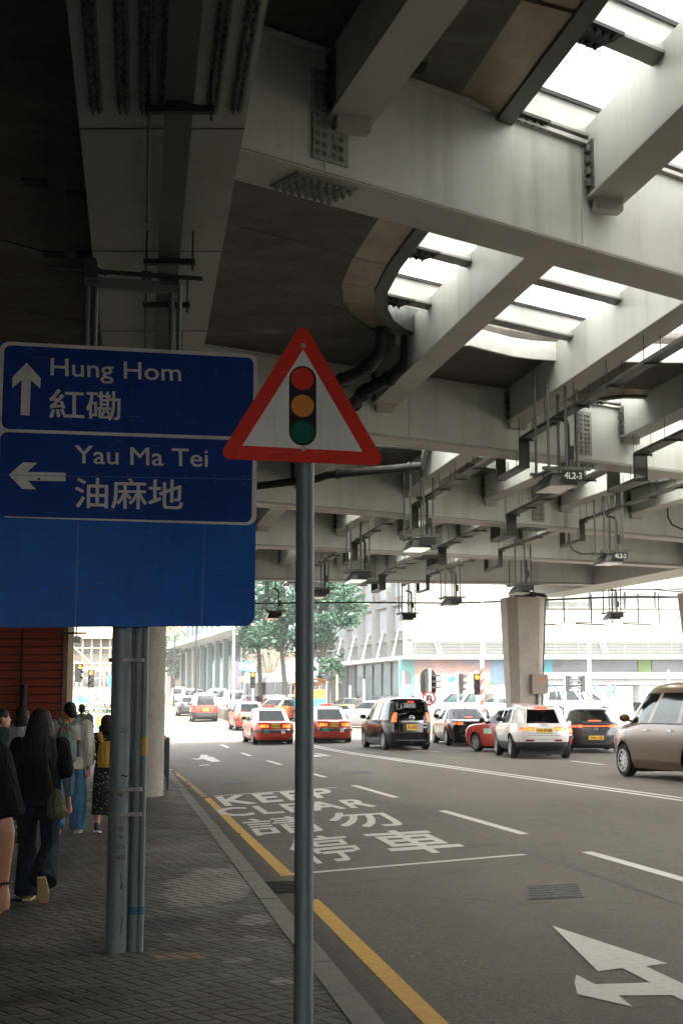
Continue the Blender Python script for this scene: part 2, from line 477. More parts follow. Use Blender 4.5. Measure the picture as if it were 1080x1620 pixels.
def thing(name, label, cat, loc=(0, 0, 0), rz=0.0, group=None):
    o = bpy.data.objects.new(name, None); COL.objects.link(o)
    o.empty_display_size = .2
    o.location = loc; o.rotation_euler = (0, 0, rz)
    return tag(o, label, cat, group)
def struct(name, mb, mats, **k): return tag(mb.build(name, mats, **k), kind='structure')
KIDS = {}
def dup(root, loc, rz=0.0, label=None, scale=None):
    def cp(o, par):
        c = o.copy(); COL.objects.link(c)
        if par is not None: c.parent = par
        for ch in o.children: cp(ch, c)
        return c
    r = cp(root, None); r.location = loc; r.rotation_euler = (0, 0, rz)
    if scale: r.scale = scale
    if label: r['label'] = label
    return r
def ground(x, y, pave=False): return Vector((x, y, 0.0 if pave else road_z(x, y)))
def text2d(body, spc=1.0):
    c = bpy.data.curves.new('lettering', 'FONT'); c.body = body; c.resolution_u = 3; c.space_character = spc
    o = bpy.data.objects.new('lettering', c); COL.objects.link(o)
    dg = bpy.context.evaluated_depsgraph_get()
    me = bpy.data.meshes.new_from_object(o.evaluated_get(dg))
    vs = [(v.co.x, v.co.y) for v in me.vertices]; fs = [tuple(p.vertices) for p in me.polygons]
    bpy.data.objects.remove(o); bpy.data.curves.remove(c); bpy.data.meshes.remove(me)
    return vs, fs
def put_text(mb, body, fn, bold=0.0, x0=None, x1=None, y0=None, y1=None, spc=1.0):
    """fn(u, v): u,v in 0..1 over the lettering's box; bold thickens by laying shifted copies over each other"""
    vs, fs = text2d(body, spc)
    if not vs: return
    a0 = min(v[0] for v in vs) if x0 is None else x0; a1 = max(v[0] for v in vs) if x1 is None else x1
    b0 = min(v[1] for v in vs) if y0 is None else y0; b1 = max(v[1] for v in vs) if y1 is None else y1
    sh = [(0, 0)] if not bold else [(-bold, -bold), (bold, -bold), (bold, bold), (-bold, bold), (0, 0)]
    q0, qu, qv = (Vector(fn(*c)) for c in ((0, 0), (1, 0), (0, 1)))
    nn = (qu - q0).cross(qv - q0).normalized()
    for k, (dx, dy) in enumerate(sh):
        mb.add([Vector(fn((x + dx - a0) / (a1 - a0), (y + dy - b0) / (b1 - b0))) + nn * (.0003 * k) for x, y in vs], fs)
def round_poly(pts, r, n=6):
    out = []; k = len(pts)
    for i in range(k):
        p = Vector(pts[i]); a = (Vector(pts[i - 1]) - p).normalized(); b = (Vector(pts[(i + 1) % k]) - p).normalized()
        ang = math.acos(max(-1, min(1, a.dot(b)))); t = r / math.tan(ang / 2)
        q0, q1 = p + a * t, p + b * t; c = p + (a + b).normalized() * (r / math.sin(ang / 2))
        a0 = math.atan2(q0.y - c.y, q0.x - c.x); a1 = math.atan2(q1.y - c.y, q1.x - c.x)
        d = (a1 - a0 + math.pi) % (2 * math.pi) - math.pi
        for j in range(n + 1):
            t2 = a0 + d * j / n; out.append((c.x + r * math.cos(t2), c.y + r * math.sin(t2)))
    return out
def lerp(a, b, t): return a + (b - a) * t

# ------------------------------------------------------------------ ground, road, pavement
mb = MB()
xs = [-400, -200, -100, -60, -40, -30, -25] + [-20 + i for i in range(0, 61)] + [45, 50, 60, 80, 120, 200, 400]
ys = [-40, -20, -10, 0] + [2 * i for i in range(1, 61)] + [125, 130, 140, 150, 165, 180, 200, 230, 270, 320, 400, 500, 700, 1000, 1500]
n = len(xs)
mb.add([(x, y, road_z(x, min(y, 320))) for y in ys for x in xs], [(j * n + i, j * n + i + 1, (j + 1) * n + i + 1, (j + 1) * n + i) for j in range(len(ys) - 1) for i in range(n - 1)])
struct('road', mb, ASPHALT, smooth=True)
# pavement and kerb with a rounded corner at its far end
edge = [from_sl(-.16, l) for l in (-14, 0, 5, 10, 15, 20, 25, 30, 35, 38)]
out_e = [from_sl(0, l) for l in (-14, 0, 5, 10, 15, 20, 25, 30, 35, 38)]
for i in range(1, 9):
    a = R(90 * i / 8); rr = 5.0
    edge.append(from_sl(-5 + (rr - .16) * math.cos(a), 38 + (rr - .16) * math.sin(a)))
    out_e.append(from_sl(-5 + rr * math.cos(a), 38 + rr * math.sin(a)))
edge.append(from_sl(-25, 43 - .16)); out_e.append(from_sl(-25, 43))
left = [from_sl(-25, 20), from_sl(-25, -14)]
mb = MB(); poly = edge + left
mb.prism(poly, lambda a, b, h: (a, b, h), -.2, 0.0)
struct('pavement', mb, PAVER)
mb = MB()
for i in range(len(edge) - 1):
    a, b, c, d = edge[i], edge[i + 1], out_e[i + 1], out_e[i]
    n_seg = max(1, int((Vector(b) - Vector(a)).length / 1.0))
    for j in range(n_seg):
        t0, t1 = j / n_seg, (j + 1) / n_seg - .006 / max(.2, (Vector(b) - Vector(a)).length)
        q = [Vector(a).lerp(Vector(b), t0), Vector(a).lerp(Vector(b), t1), Vector(d).lerp(Vector(c), t1), Vector(d).lerp(Vector(c), t0)]
        q[2] = q[2] + (q[2] - q[1]) * .02 * random.random()
        dz = random.uniform(.003, .009)
        mb.prism([(p.x, p.y) for p in q], lambda a_, b_, h: (a_, b_, h), -.2, dz)
struct('kerb', mb, KERB)
def strip_on_road(mb, pts, wd, z=.004):
    """a painted line of width wd through ground points"""
    pts = [Vector((p[0], p[1])) for p in pts]
    q = [pts[0]]
    for i in range(1, len(pts)):
        m_ = max(1, int((pts[i] - pts[i - 1]).length / 1.5))
        for j in range(1, m_ + 1): q.append(pts[i - 1].lerp(pts[i], j / m_))
    L, Rr = [], []
    for i in range(len(q)):
        d = (q[min(i + 1, len(q) - 1)] - q[max(i - 1, 0)]).normalized(); nn = Vector((d.y, -d.x)) * wd / 2
        j = 1 + random.uniform(-.05, .05)
        for arr, p in ((L, q[i] - nn * j), (Rr, q[i] + nn * j)): arr.append((p.x, p.y, road_z(p.x, p.y) + z))
    k = len(q)
    mb.add(L + Rr, [(i, k + i, k + i + 1, i + 1) for i in range(k - 1)])
mb = MB()
strip_on_road(mb, [from_sl(.35, l) for l in (-6, 3, 8, 12.6)], .13)
strip_on_road(mb, [from_sl(s, l) for s, l in ((.36, 14.4), (.34, 20), (.33, 27.0))], .13)
struct('yellow_line', mb, ROADY)
mb = MB(); strip_on_road(mb, [from_sl(s, l) for s, l in ((.31, 27.5), (.25, 33), (.16, 38), (.10, 40.5))], .11)
struct('worn_yellow_line', mb, ROADYW)
mb = MB()
for a, b in ((9.9, 15.5), (17.8, 22.1), (25.5, 29.7), (33.4, 36.2), (41.2, 44.4), (49, 52), (57, 60), (65, 68)):
    s0, s1 = 3.86 - (a - 13) * .02, 3.86 - (b - 13) * .02
    strip_on_road(mb, [from_sl(s0, a), from_sl(s1, b)], .14)
for a, b in ((-.5, 7), ):
    strip_on_road(mb, [from_sl(3.95, a), from_sl(3.9, b)], .14)
for p, q in (((902, 1204), (955, 1210)), ((640, 1186), (700, 1190)), ((500, 1192), (520, 1196)), ((1000, 1216), (1040, 1221))):
    a, b = onroad(*p), onroad(*q); strip_on_road(mb, [a, b], .14)
struct('lane_dashes', mb, ROADW)
mb = MB()
for o in (-.13, .13):
    strip_on_road(mb, [from_sl(6.34 + (54.2 - l) * .0494 + o, l) for l in (60, 54, 45, 36, 28, 20, 12, 4, -5)], .12)
struct('double_white_line', mb, ROADW)
mb = MB()
def road_quad_text(body, TL, TR, BR, BL, bold):
    P = [onroad(*p) for p in (TL, TR, BR, BL)]
    def fn(u, v):
        a = P[3].lerp(P[2], u); b = P[0].lerp(P[1], u); p = a.lerp(b, v)
        return (p.x, p.y, road_z(p.x, p.y) + .004)
    put_text(mb, body, fn, bold, spc=1.16)
road_quad_text('KEEP', (342, 1261), (516, 1248), (534, 1260), (358, 1275), .022)
road_quad_text('CLEAR', (338, 1280), (572, 1264), (594, 1276), (356, 1292.5), .022)
road_quad_text('請', (380, 1297), (484, 1290), (520, 1314), (402, 1323), .006)
road_quad_text('勿', (507, 1288), (598, 1283), (646, 1305), (540, 1311), .012)
road_quad_text('停', (440, 1328), (541, 1320), (585, 1358), (488, 1368), .008)
road_quad_text('車', (567, 1318), (672, 1312), (745, 1345), (632, 1353), .016)
struct('keep_clear_marking', mb, ROADW)
mb = MB()
strip_on_road(mb, [onroad(340, 1259.5), onroad(532, 1246)], .12)
strip_on_road(mb, [onroad(455, 1384), onroad(830, 1352)], .12)
struct('keep_clear_end_lines', mb, ROADW)
def road_poly(mb, pts, sc_=3.375, ox=760, oy=1380):
    P = [onroad(ox + a / sc_, oy + b / sc_) for a, b in pts]
    k = len(P)
    tri = tessellate_polygon([[Vector((p.x, p.y, 0)) for p in P]])
    mb.add([(p.x, p.y, road_z(p.x, p.y) + .005) for p in P], [tuple(t) for t in tri])
mb = MB()
road_poly(mb, [(380, 288), (995, 490), (880, 505), (1080, 600), (1260, 690), (1260, 790), (1025, 660), (735, 662), (810, 722), (515, 655), (500, 590), (510, 550), (610, 602), (905, 592), (755, 515), (625, 532)])
struct('turn_arrow_marking', mb, ROADW)
mb = MB()
road_poly(mb, [(238, 1083), (290, 1080), (300, 1058), (345, 1058), (338, 1066), (375, 1072), (420, 1098), (370, 1102), (310, 1083), (285, 1087)], 3.857, 240, 920)
road_poly(mb, [(288, 1122), (350, 1116), (358, 1119), (292, 1125)], 3.857, 240, 920)
road_poly(mb, [(988, 1058), (1060, 1066), (988, 1070)], 3.857, 240, 920)
struct('far_turn_arrow_marking', mb, ROADW)
mb = MB()
strip_on_road(mb, [from_sl(3.1, 34), from_sl(3.15, 27), from_sl(3.3, 20), from_sl(3.2, 14), from_sl(3.3, 6)], .022, .003)
strip_on_road(mb, [from_sl(1.3, 12), from_sl(2.2, 10.2), from_sl(3.4, 9.8), from_sl(5.0, 8.6)], .014, .003)
struct('tar_seam', mb, pm('tar', (.018, .016, .014), .5))
# manhole covers and a gully
def manhole(c0, c1, c2, c3, label, grp=None):
    P = [onroad(*p) for p in (c0, c1, c2, c3)]; c = sum(P, Vector()) / 4
    u = (P[2] - P[3] + P[1] - P[0]) / 2; v = (P[0] - P[3] + P[1] - P[2]) / 2
    u.z = v.z = 0
    z = lambda p: road_z(p.x, p.y)
    t = thing('manhole_cover', label, 'manhole cover', (c.x, c.y, z(c)), 0, grp)
    mb = MB()
    def fn(a, b, h):
        p = u * a + v * b; return (p.x, p.y, h + road_z(c.x + p.x, c.y + p.y) - z(c))
    for a0, a1, b0, b1 in ((-.5, .5, -.5, -.46), (-.5, .5, .46, .5), (-.5, -.47, -.46, .46), (.47, .5, -.46, .46)):
        mb.prism([(a0, b0), (a1, b0), (a1, b1), (a0, b1)], fn, 0, .006)
    mb.build('frame', pm('cast_iron', (.07, .065, .06), .6, .3, .3, 20), t)
    mb = MB(); N = 9
    for side in (0, 1):
        mb.prism([(-.465 + side * .47, -.455), (-.005 + side * .47, -.455), (-.005 + side * .47, .455), (-.465 + side * .47, .455)], fn, 0, .004)
        for i in range(N):
            for j in range(5):
                a = -.45 + side * .475 + (i + .15) * .43 / N; b = -.43 + j * .175
                if (i + j) % 2: mb.prism([(a, b), (a + .028, b + .01), (a + .028, b + .14), (a, b + .12)], fn, 0, .009)
                else: mb.prism([(a, b), (a + .036, b), (a + .036, b + .06), (a, b + .06)], fn, 0, .009)
    mb.build('cover_plate', pm('cast_iron', (.07, .065, .06), .6, .3, .3, 20), t)
manhole((842, 1402), (903, 1399), (937, 1419), (820, 1425), 'rectangular iron manhole cover beside the white turn arrow')
manhole((355, 1236), (392, 1234.5), (395, 1239), (348, 1241), 'small iron manhole cover just beyond the painted words by the kerb')
manhole((540, 1221), (580, 1219), (588, 1223), (545, 1225), 'small iron manhole cover in the middle lane beyond the painted words')
mb = MB(); c = from_sl(.20, 13.5)
t = thing('gully_grating', 'black iron gully grating at the kerb between the yellow lines', 'drain grating', (c[0], c[1], -.1), R(8.8))
for i in range(9): mb.box((0, -.4 + i * .1, .008), (.4, .03, .02))
mb.box((-.21, 0, .008), (.03, .95, .022)); mb.box((.21, 0, .008), (.03, .95, .022))
mb.build('grating', BLACK, t)

# ------------------------------------------------------------------ the flyover overhead
ZB, ZS = 6.05, 7.2
fly = thing('flyover', 'steel framed road flyover spanning the whole street overhead', 'flyover')
def gr(y): return -.47 - .142 * (y - 8.57)
def gl(y): return -1.76 - .140 * (y - 8.57)
def g2l(y): return 10.95 - .271 * (y - 45.45)
SLOT1 = [(2.1, 7.0), (1.45, 10.76), (.43, 15.9), (.14, 17.4), (.0, 18.5), (.03, 19.4), (.16, 20.1), (.42, 20.75), (.85, 21.2), (1.4, 21.33), (1.95, 21.3), (2.3, 21.62), (2.66, 21.95), (3.02, 22.15), (3.55, 22.27), (4.1, 22.3), (5.5, 22.4), (8.2, 24.0), (9.2, 22.5), (9.8, 18), (10.6, 12), (11.4, 7.0)]
SLOT2 = [(4.35, 25.2), (4.1, 25.75), (3.9, 26.3), (2.0, 25.55), (.3, 24.6), (-.6, 29.6), (2.5, 31.0), (2.9, 31.5), (2.85, 32.2), (3.1, 32.8), (3.8, 33.2), (6.2, 34.4), (8.0, 35.2), (9.6, 31.0), (10.6, 27.5), (10.2, 26.8), (6.0, 24.9), (5.0, 24.75)]  # left part widened out of view to brighten the next beam
SLOT3 = [(-.5, 34.2), (-1.6, 38.6), (7.0, 42.4), (9.4, 39.2)]  # unseen opening, sized to light the far beams
SLOT4 = [(-1.8, 41.0), (-2.4, 48.4), (5.0, 49.6), (7.4, 45.0)]  # another unseen opening, sized to light the last beams
OUT = [(-16, -30), (19, -30), (18, 20), (17.4, 30), (15.4, 42), (12.8, 52), (11, 58), (-10, 58), (-16, 40)]
mb = MB()
loops = [OUT, SLOT1, SLOT2, SLOT3, SLOT4]
allp = [p for L_ in loops for p in L_]
tri = tessellate_polygon([[Vector((a, b, 0)) for a, b in L_] for L_ in loops])
for z in (ZS, ZS + .6):
    mb.add([(a, b, z) for a, b in allp], [tuple(t) for t in tri])
for L_ in loops:
    k = len(L_)
    mb.add([(a, b, ZS) for a, b in L_] + [(a, b, ZS + .6) for a, b in L_], [(i, (i + 1) % k, k + (i + 1) % k, k + i) for i in range(k)])
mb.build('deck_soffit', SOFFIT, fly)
# slab joints and small vents in the soffit
mb = MB()
for px, py in ((57, 288), (124, 308), (85, 401), (138, 403), (215, 205), (650, 105)):
    p = onz(px, py, ZS); mb.box((p.x, p.y, ZS - .006), (.26, .2, .02), R(8))
mb.build_each('soffit_vent', BLACK, fly)
mb = MB()
for a, b in (((380, 358), (560, 405)), ((0, 378), (150, 420)), ((0, 487), (150, 510)), ((360, 432), (545, 490))):
    p, q = onz(*a, ZS), onz(*b, ZS); mb.bar((p.x, p.y, ZS - .004), (q.x, q.y, ZS - .004), .018, .012)
mb.build_each('soffit_joint', pm('joint_dirt', (.13, .12, .105), .9, 0, .5, 2), fly)
BE = [((-.81, 11.04), (3.59, 14.46)), ((.53, 23.26), (6.58, 27.04)), ((-1.87, 31.03), (9.12, 37.74)), ((-2.36, 39.37), (7.95, 43.86)), ((-2.97, 49.72), (4.54, 50.97))]
BEAMS = []
def cross(A, d, fx):
    """distance along A + t d at which x = fx(y)"""
    t = 0.0
    for i in range(60):
        y = A.y + d.y * t; t += ((fx(y) - (A.x + d.x * t)) / d.x) * .8
    return t
def bolt(mb, p, nrm, r=.022, h=.03):
    nrm = Vector(nrm).normalized(); p = Vector(p)
    mb.tube([p, p + nrm * h * .5], r * 1.25, 6); mb.tube([p + nrm * h * .5, p + nrm * h], r * .6, 6)
for bi, (a, b) in enumerate(BE):
    A, B = Vector(a), Vector(b); d = (B - A).normalized(); p = Vector((-d.y, d.x))
    t0 = cross(A, d, gr) + .01; t1 = cross(A, d, g2l) - .01
    BEAMS.append((A, d, p, t0, t1))
    P = lambda t, w_, z: (A.x + d.x * t + p.x * w_, A.y + d.y * t + p.y * w_, z)
    def slab(mb, ta, tb, w0, w1, z0, z1):
        mb.add([P(ta, w0, z0), P(tb, w0, z0), P(tb, w1, z0), P(ta, w1, z0), P(ta, w0, z1), P(tb, w0, z1), P(tb, w1, z1), P(ta, w1, z1)],
               [(0, 3, 2, 1), (4, 5, 6, 7), (0, 1, 5, 4), (1, 2, 6, 5), (2, 3, 7, 6), (3, 0, 4, 7)])
    FW = .58
    mb = MB(); slab(mb, t0, t1, .07, FW - .07, ZB + .045, ZS - .05)
    # web seams and stiffener lines
    for t in [x_ for x_ in (t0 + .9, t0 + 4.1, t0 + 7.4, t0 + 10.8) if x_ < t1 - .5]:
        slab(mb, t, t + .02, .062, .07, ZB + .05, ZS - .055)
    bm_ = mb.build('cross_beam', STEEL, fly)
    if bi == 0: bm_['label'] = 'nearest deep cross beam with bolted splice plates'
    mb = MB(); slab(mb, t0, t1, 0, FW, ZB, ZB + .04); slab(mb, t0, t1, .01, FW - .01, ZS - .045, ZS - .005)
    mb.build('bottom_flange', STEEL2, bm_)
    mb = MB(); slab(mb, t0, t1, .058, .069, ZB + .041, ZB + .062); slab(mb, t0, t1, -.003, .0, ZB + .012, ZB + .018)
    mb.build('joint_grime', pm('grime', (.06, .05, .038), .9), bm_)
    # bolted splice plates on the web and below the flange
    tb = {0: t0 + .95, 1: t0 + 8.0, 2: t0 + 9.9, 3: t0 + 8.2, 4: t0 + 7.4}[bi]
    mb = MB()
    slab(mb, tb - .19, tb + .19, .045, .07, ZB + .14, ZS - .2)
    for i in range(4):
        for j in range(9 if bi < 2 else 6):
            tt = tb - .14 + i * .075 + (.03 if i > 1 else 0); zz = ZB + .2 + j * (.76 / (9 if bi < 2 else 6))
            bolt(mb, P(tt, .045, zz), (-p.x, -p.y, 0))
    slab(mb, tb - .32, tb + .32, .08, FW - .08, ZB - .02, ZB - .001)
    for i in range(8):
        for j in range(4):
            bolt(mb, P(tb - .28 + i * .08, .14 + j * .1, ZB - .02), (0, 0, -1), .024, .05)
    mb.build('splice_plate', STEELG, bm_)
# wide box girder on the left, with rows of bolts below
mb = MB()
ya, yb = -20, 56
def girder(mb, fl, fr, ya, yb, z0, z1):
    mb.add([(fl(ya), ya, z0), (fr(ya), ya, z0), (fr(yb), yb, z0), (fl(yb), yb, z0), (fl(ya), ya, z1), (fr(ya), ya, z1), (fr(yb), yb, z1), (fl(yb), yb, z1)],
           [(0, 3, 2, 1), (4, 5, 6, 7), (0, 1, 5, 4), (1, 2, 6, 5), (2, 3, 7, 6), (3, 0, 4, 7)])
girder(mb, gl, gr, -6.6, yb, ZB - .005, ZS)
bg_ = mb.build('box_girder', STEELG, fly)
mb = MB()
for y in (10.6, 13.6, 16.6, 19.8, 23, 26, 29):
    a, b = Vector((gl(y) - .003, y, 0)), Vector((gr(y) + .003, y, 0)); mb.bar((a.x, a.y, ZB - .006), (b.x, b.y, ZB - .006), .015, .006)
mb.build_each('weld_seam', DARK, bg_)
mb = MB()
y0, y1 = 8.1, 10.25
for fx in (.11, .27, .40, .52, .79, .93):
    a, b = Vector((lerp(gl(y0), gr(y0), fx), y0)), Vector((lerp(gl(y1), gr(y1), fx), y1))
    mb.bar((a.x, a.y, ZB - .012), (b.x, b.y, ZB - .012), .10, .014)
    for i in range(20):
        q = a.lerp(b, (i + .5) / 20)
        for o in (-.024, .024): bolt(mb, (q.x + o, q.y, ZB - .018), (0, 0, -1), .015, .045)
a0, b0 = Vector((gl(y0) + .06, y0 - .05)), Vector((gr(y0) - .1, y0 - .05))
mb.bar((a0.x, a0.y, ZB - .02), (b0.x, b0.y, ZB - .02), .06, .03)
mb.build('bolt_row', pm('bolt_dark', (.10, .10, .09), .6, .2), bg_)
# second girder, over the far pier on the right
mb = MB()
def g2r(y): return 11.85 - .369 * (y - 49.23)
girder(mb, lambda y: g2l(y), lambda y: g2l(y) + (1.25 + max(0, 56 - y) * .11 if y > 40 else 3.0), 6, 57.5, ZB - .005, ZS)
mb.build('box_girder', STEEL, fly)
# edge beam closing the deck at its far end
mb = MB(); mb.bar((-10, 58.15, 7.45), (11.3, 58.15, 7.45), .3, 1.3); mb.bar((11.2, 58.1, 7.45), (15.6, 42.1, 7.45), .3, 1.3); mb.bar((15.6, 42.1, 7.45), (17.6, 30, 7.45), .3, 1.3); mb.bar((17.6, 30, 7.45), (18.2, 20, 7.45), .3, 1.3)
mb.build_each('edge_parapet', CONC2, fly)
# stringers between the cross beams
LINES = [
    [(.7, 9.6), (.12, 11.6)],
    [(3.55, 9.0), (2.65, 13.7), (2.25, 15.6), (.75, 23.2), (-.9, 31.6), (-2.2, 39.5), (-3.4, 49)],
    [(6.2, 8.0), (5.2, 14.0), (4.8, 15.6), (3.1, 25), (1.7, 33), (0, 40.4), (-1.9, 49.5)],
    [(9.0, 9.0), (7.2, 17.5), (5.4, 26.4), (3.67, 34.2), (1.9, 41.3), (0, 50.2)],
    [(11.5, 11), (9.6, 19.2), (7.6, 27.7), (5.7, 35.5), (3.6, 42.1), (1.8, 50.5)],
    [(12, 21), (9.8, 29), (7.7, 36.8), (5.5, 43), (3.6, 50.8)]]
def line_x(L_, y):
    for i in range(len(L_) - 1):
        if y <= L_[i + 1][1] or i == len(L_) - 2:
            (x0, y0), (x1, y1) = L_[i], L_[i + 1]
            return x0 + (x1 - x0) * (y - y0) / (y1 - y0)
def beam_hit(bi, L_, off):
    A, d, p, t0, t1 = BEAMS[bi]; A2 = A + p * off
    y = A2.y
    for i in range(80):
        x = line_x(L_, y); t = (x - A2.x) / d.x; y = y + (A2.y + d.y * t - y) * .7
    return Vector((line_x(L_, y), y)), (y - A2.y) / d.y
strs = []
for li, L_ in enumerate(LINES):
    ends = []
    for bi in range(-1, 5):
        if bi == -1: s_ = Vector((line_x(L_, 2.0), 2.0))
        else:
            s_, t = beam_hit(bi, L_, .51 + .005)
            if t < BEAMS[bi][3] + .2 or t > BEAMS[bi][4] - .3: s_ = None
        if bi == 4 or s_ is None: continue
        e_, t = beam_hit(bi + 1, L_, .07 - .005)
        if t < BEAMS[bi + 1][3] + .2 or t > BEAMS[bi + 1][4] - .2: continue
        if li == 0 and bi >= 0: continue
        if e_.y - s_.y < 1: continue
        strs.append((li, bi, s_, e_))
for li, bi, s_, e_ in strs:
    d = (e_ - s_).normalized(); nn = Vector((d.y, -d.x)); hw = .19
    A, bd, bp, _, _ = BEAMS[bi + 1]
    def endpt(pt, off, beam, woff):
        if beam < 0: return pt + nn * off
        A_, d_, p_, _, _ = BEAMS[beam]; A2 = A_ + p_ * woff
        q = pt + nn * off
        # slide along d until on the beam's face
        den = d.x * d_.y - d.y * d_.x
        t = ((A2.x - q.x) * d_.y - (A2.y - q.y) * d_.x) / den
        return q + d * t
    zb = 6.6
    s0, s1 = endpt(s_, -hw, bi, .515), endpt(s_, hw, bi, .515)
    e0, e1 = endpt(e_, -hw, bi + 1, .065), endpt(e_, hw, bi + 1, .065)
    mb = MB()
    zz = ZS + (.16)
    mb.add([(s0.x, s0.y, zb + .03), (s1.x, s1.y, zb + .03), (e1.x, e1.y, zb + .03), (e0.x, e0.y, zb + .03), (s0.x, s0.y, zz), (s1.x, s1.y, zz), (e1.x, e1.y, zz), (e0.x, e0.y, zz)],
           [(0, 3, 2, 1), (4, 5, 6, 7), (0, 1, 5, 4), (1, 2, 6, 5), (2, 3, 7, 6), (3, 0, 4, 7)])
    st = mb.build('stringer', STEEL, fly)
    mb = MB(); q = [p_ + nn * o for p_, o in ((s0, -.02), (s1, .02), (e1, .02), (e0, -.02))]
    mb.prism([(a.x, a.y) for a in q], lambda a, b, h: (a, b, h), zb, zb + .029)
    # end bracket with bolts
    m_ = (e0 + e1) / 2
    mb.box((m_.x - d.x * .1, m_.y - d.y * .1, zb - .06), (.3, .16, .118), math.atan2(d.y, d.x) - R(90))
    mb.build('bottom_flange', STEEL2, st)
    mb = MB(); c0 = e0 - d * .12
    for i in range(4):
        zz = zb + .12 + i * .12
        mb.box((c0.x - nn.x * .03, c0.y - nn.y * .03, zz), (.06, .09, .07), math.atan2(d.y, d.x) - R(90))
    mb.box((c0.x - nn.x * .012, c0.y - nn.y * .012, zb + .3), (.02, .16, .52), math.atan2(d.y, d.x) - R(90))
    mb.build('bolted_cleat', MIDM, st)
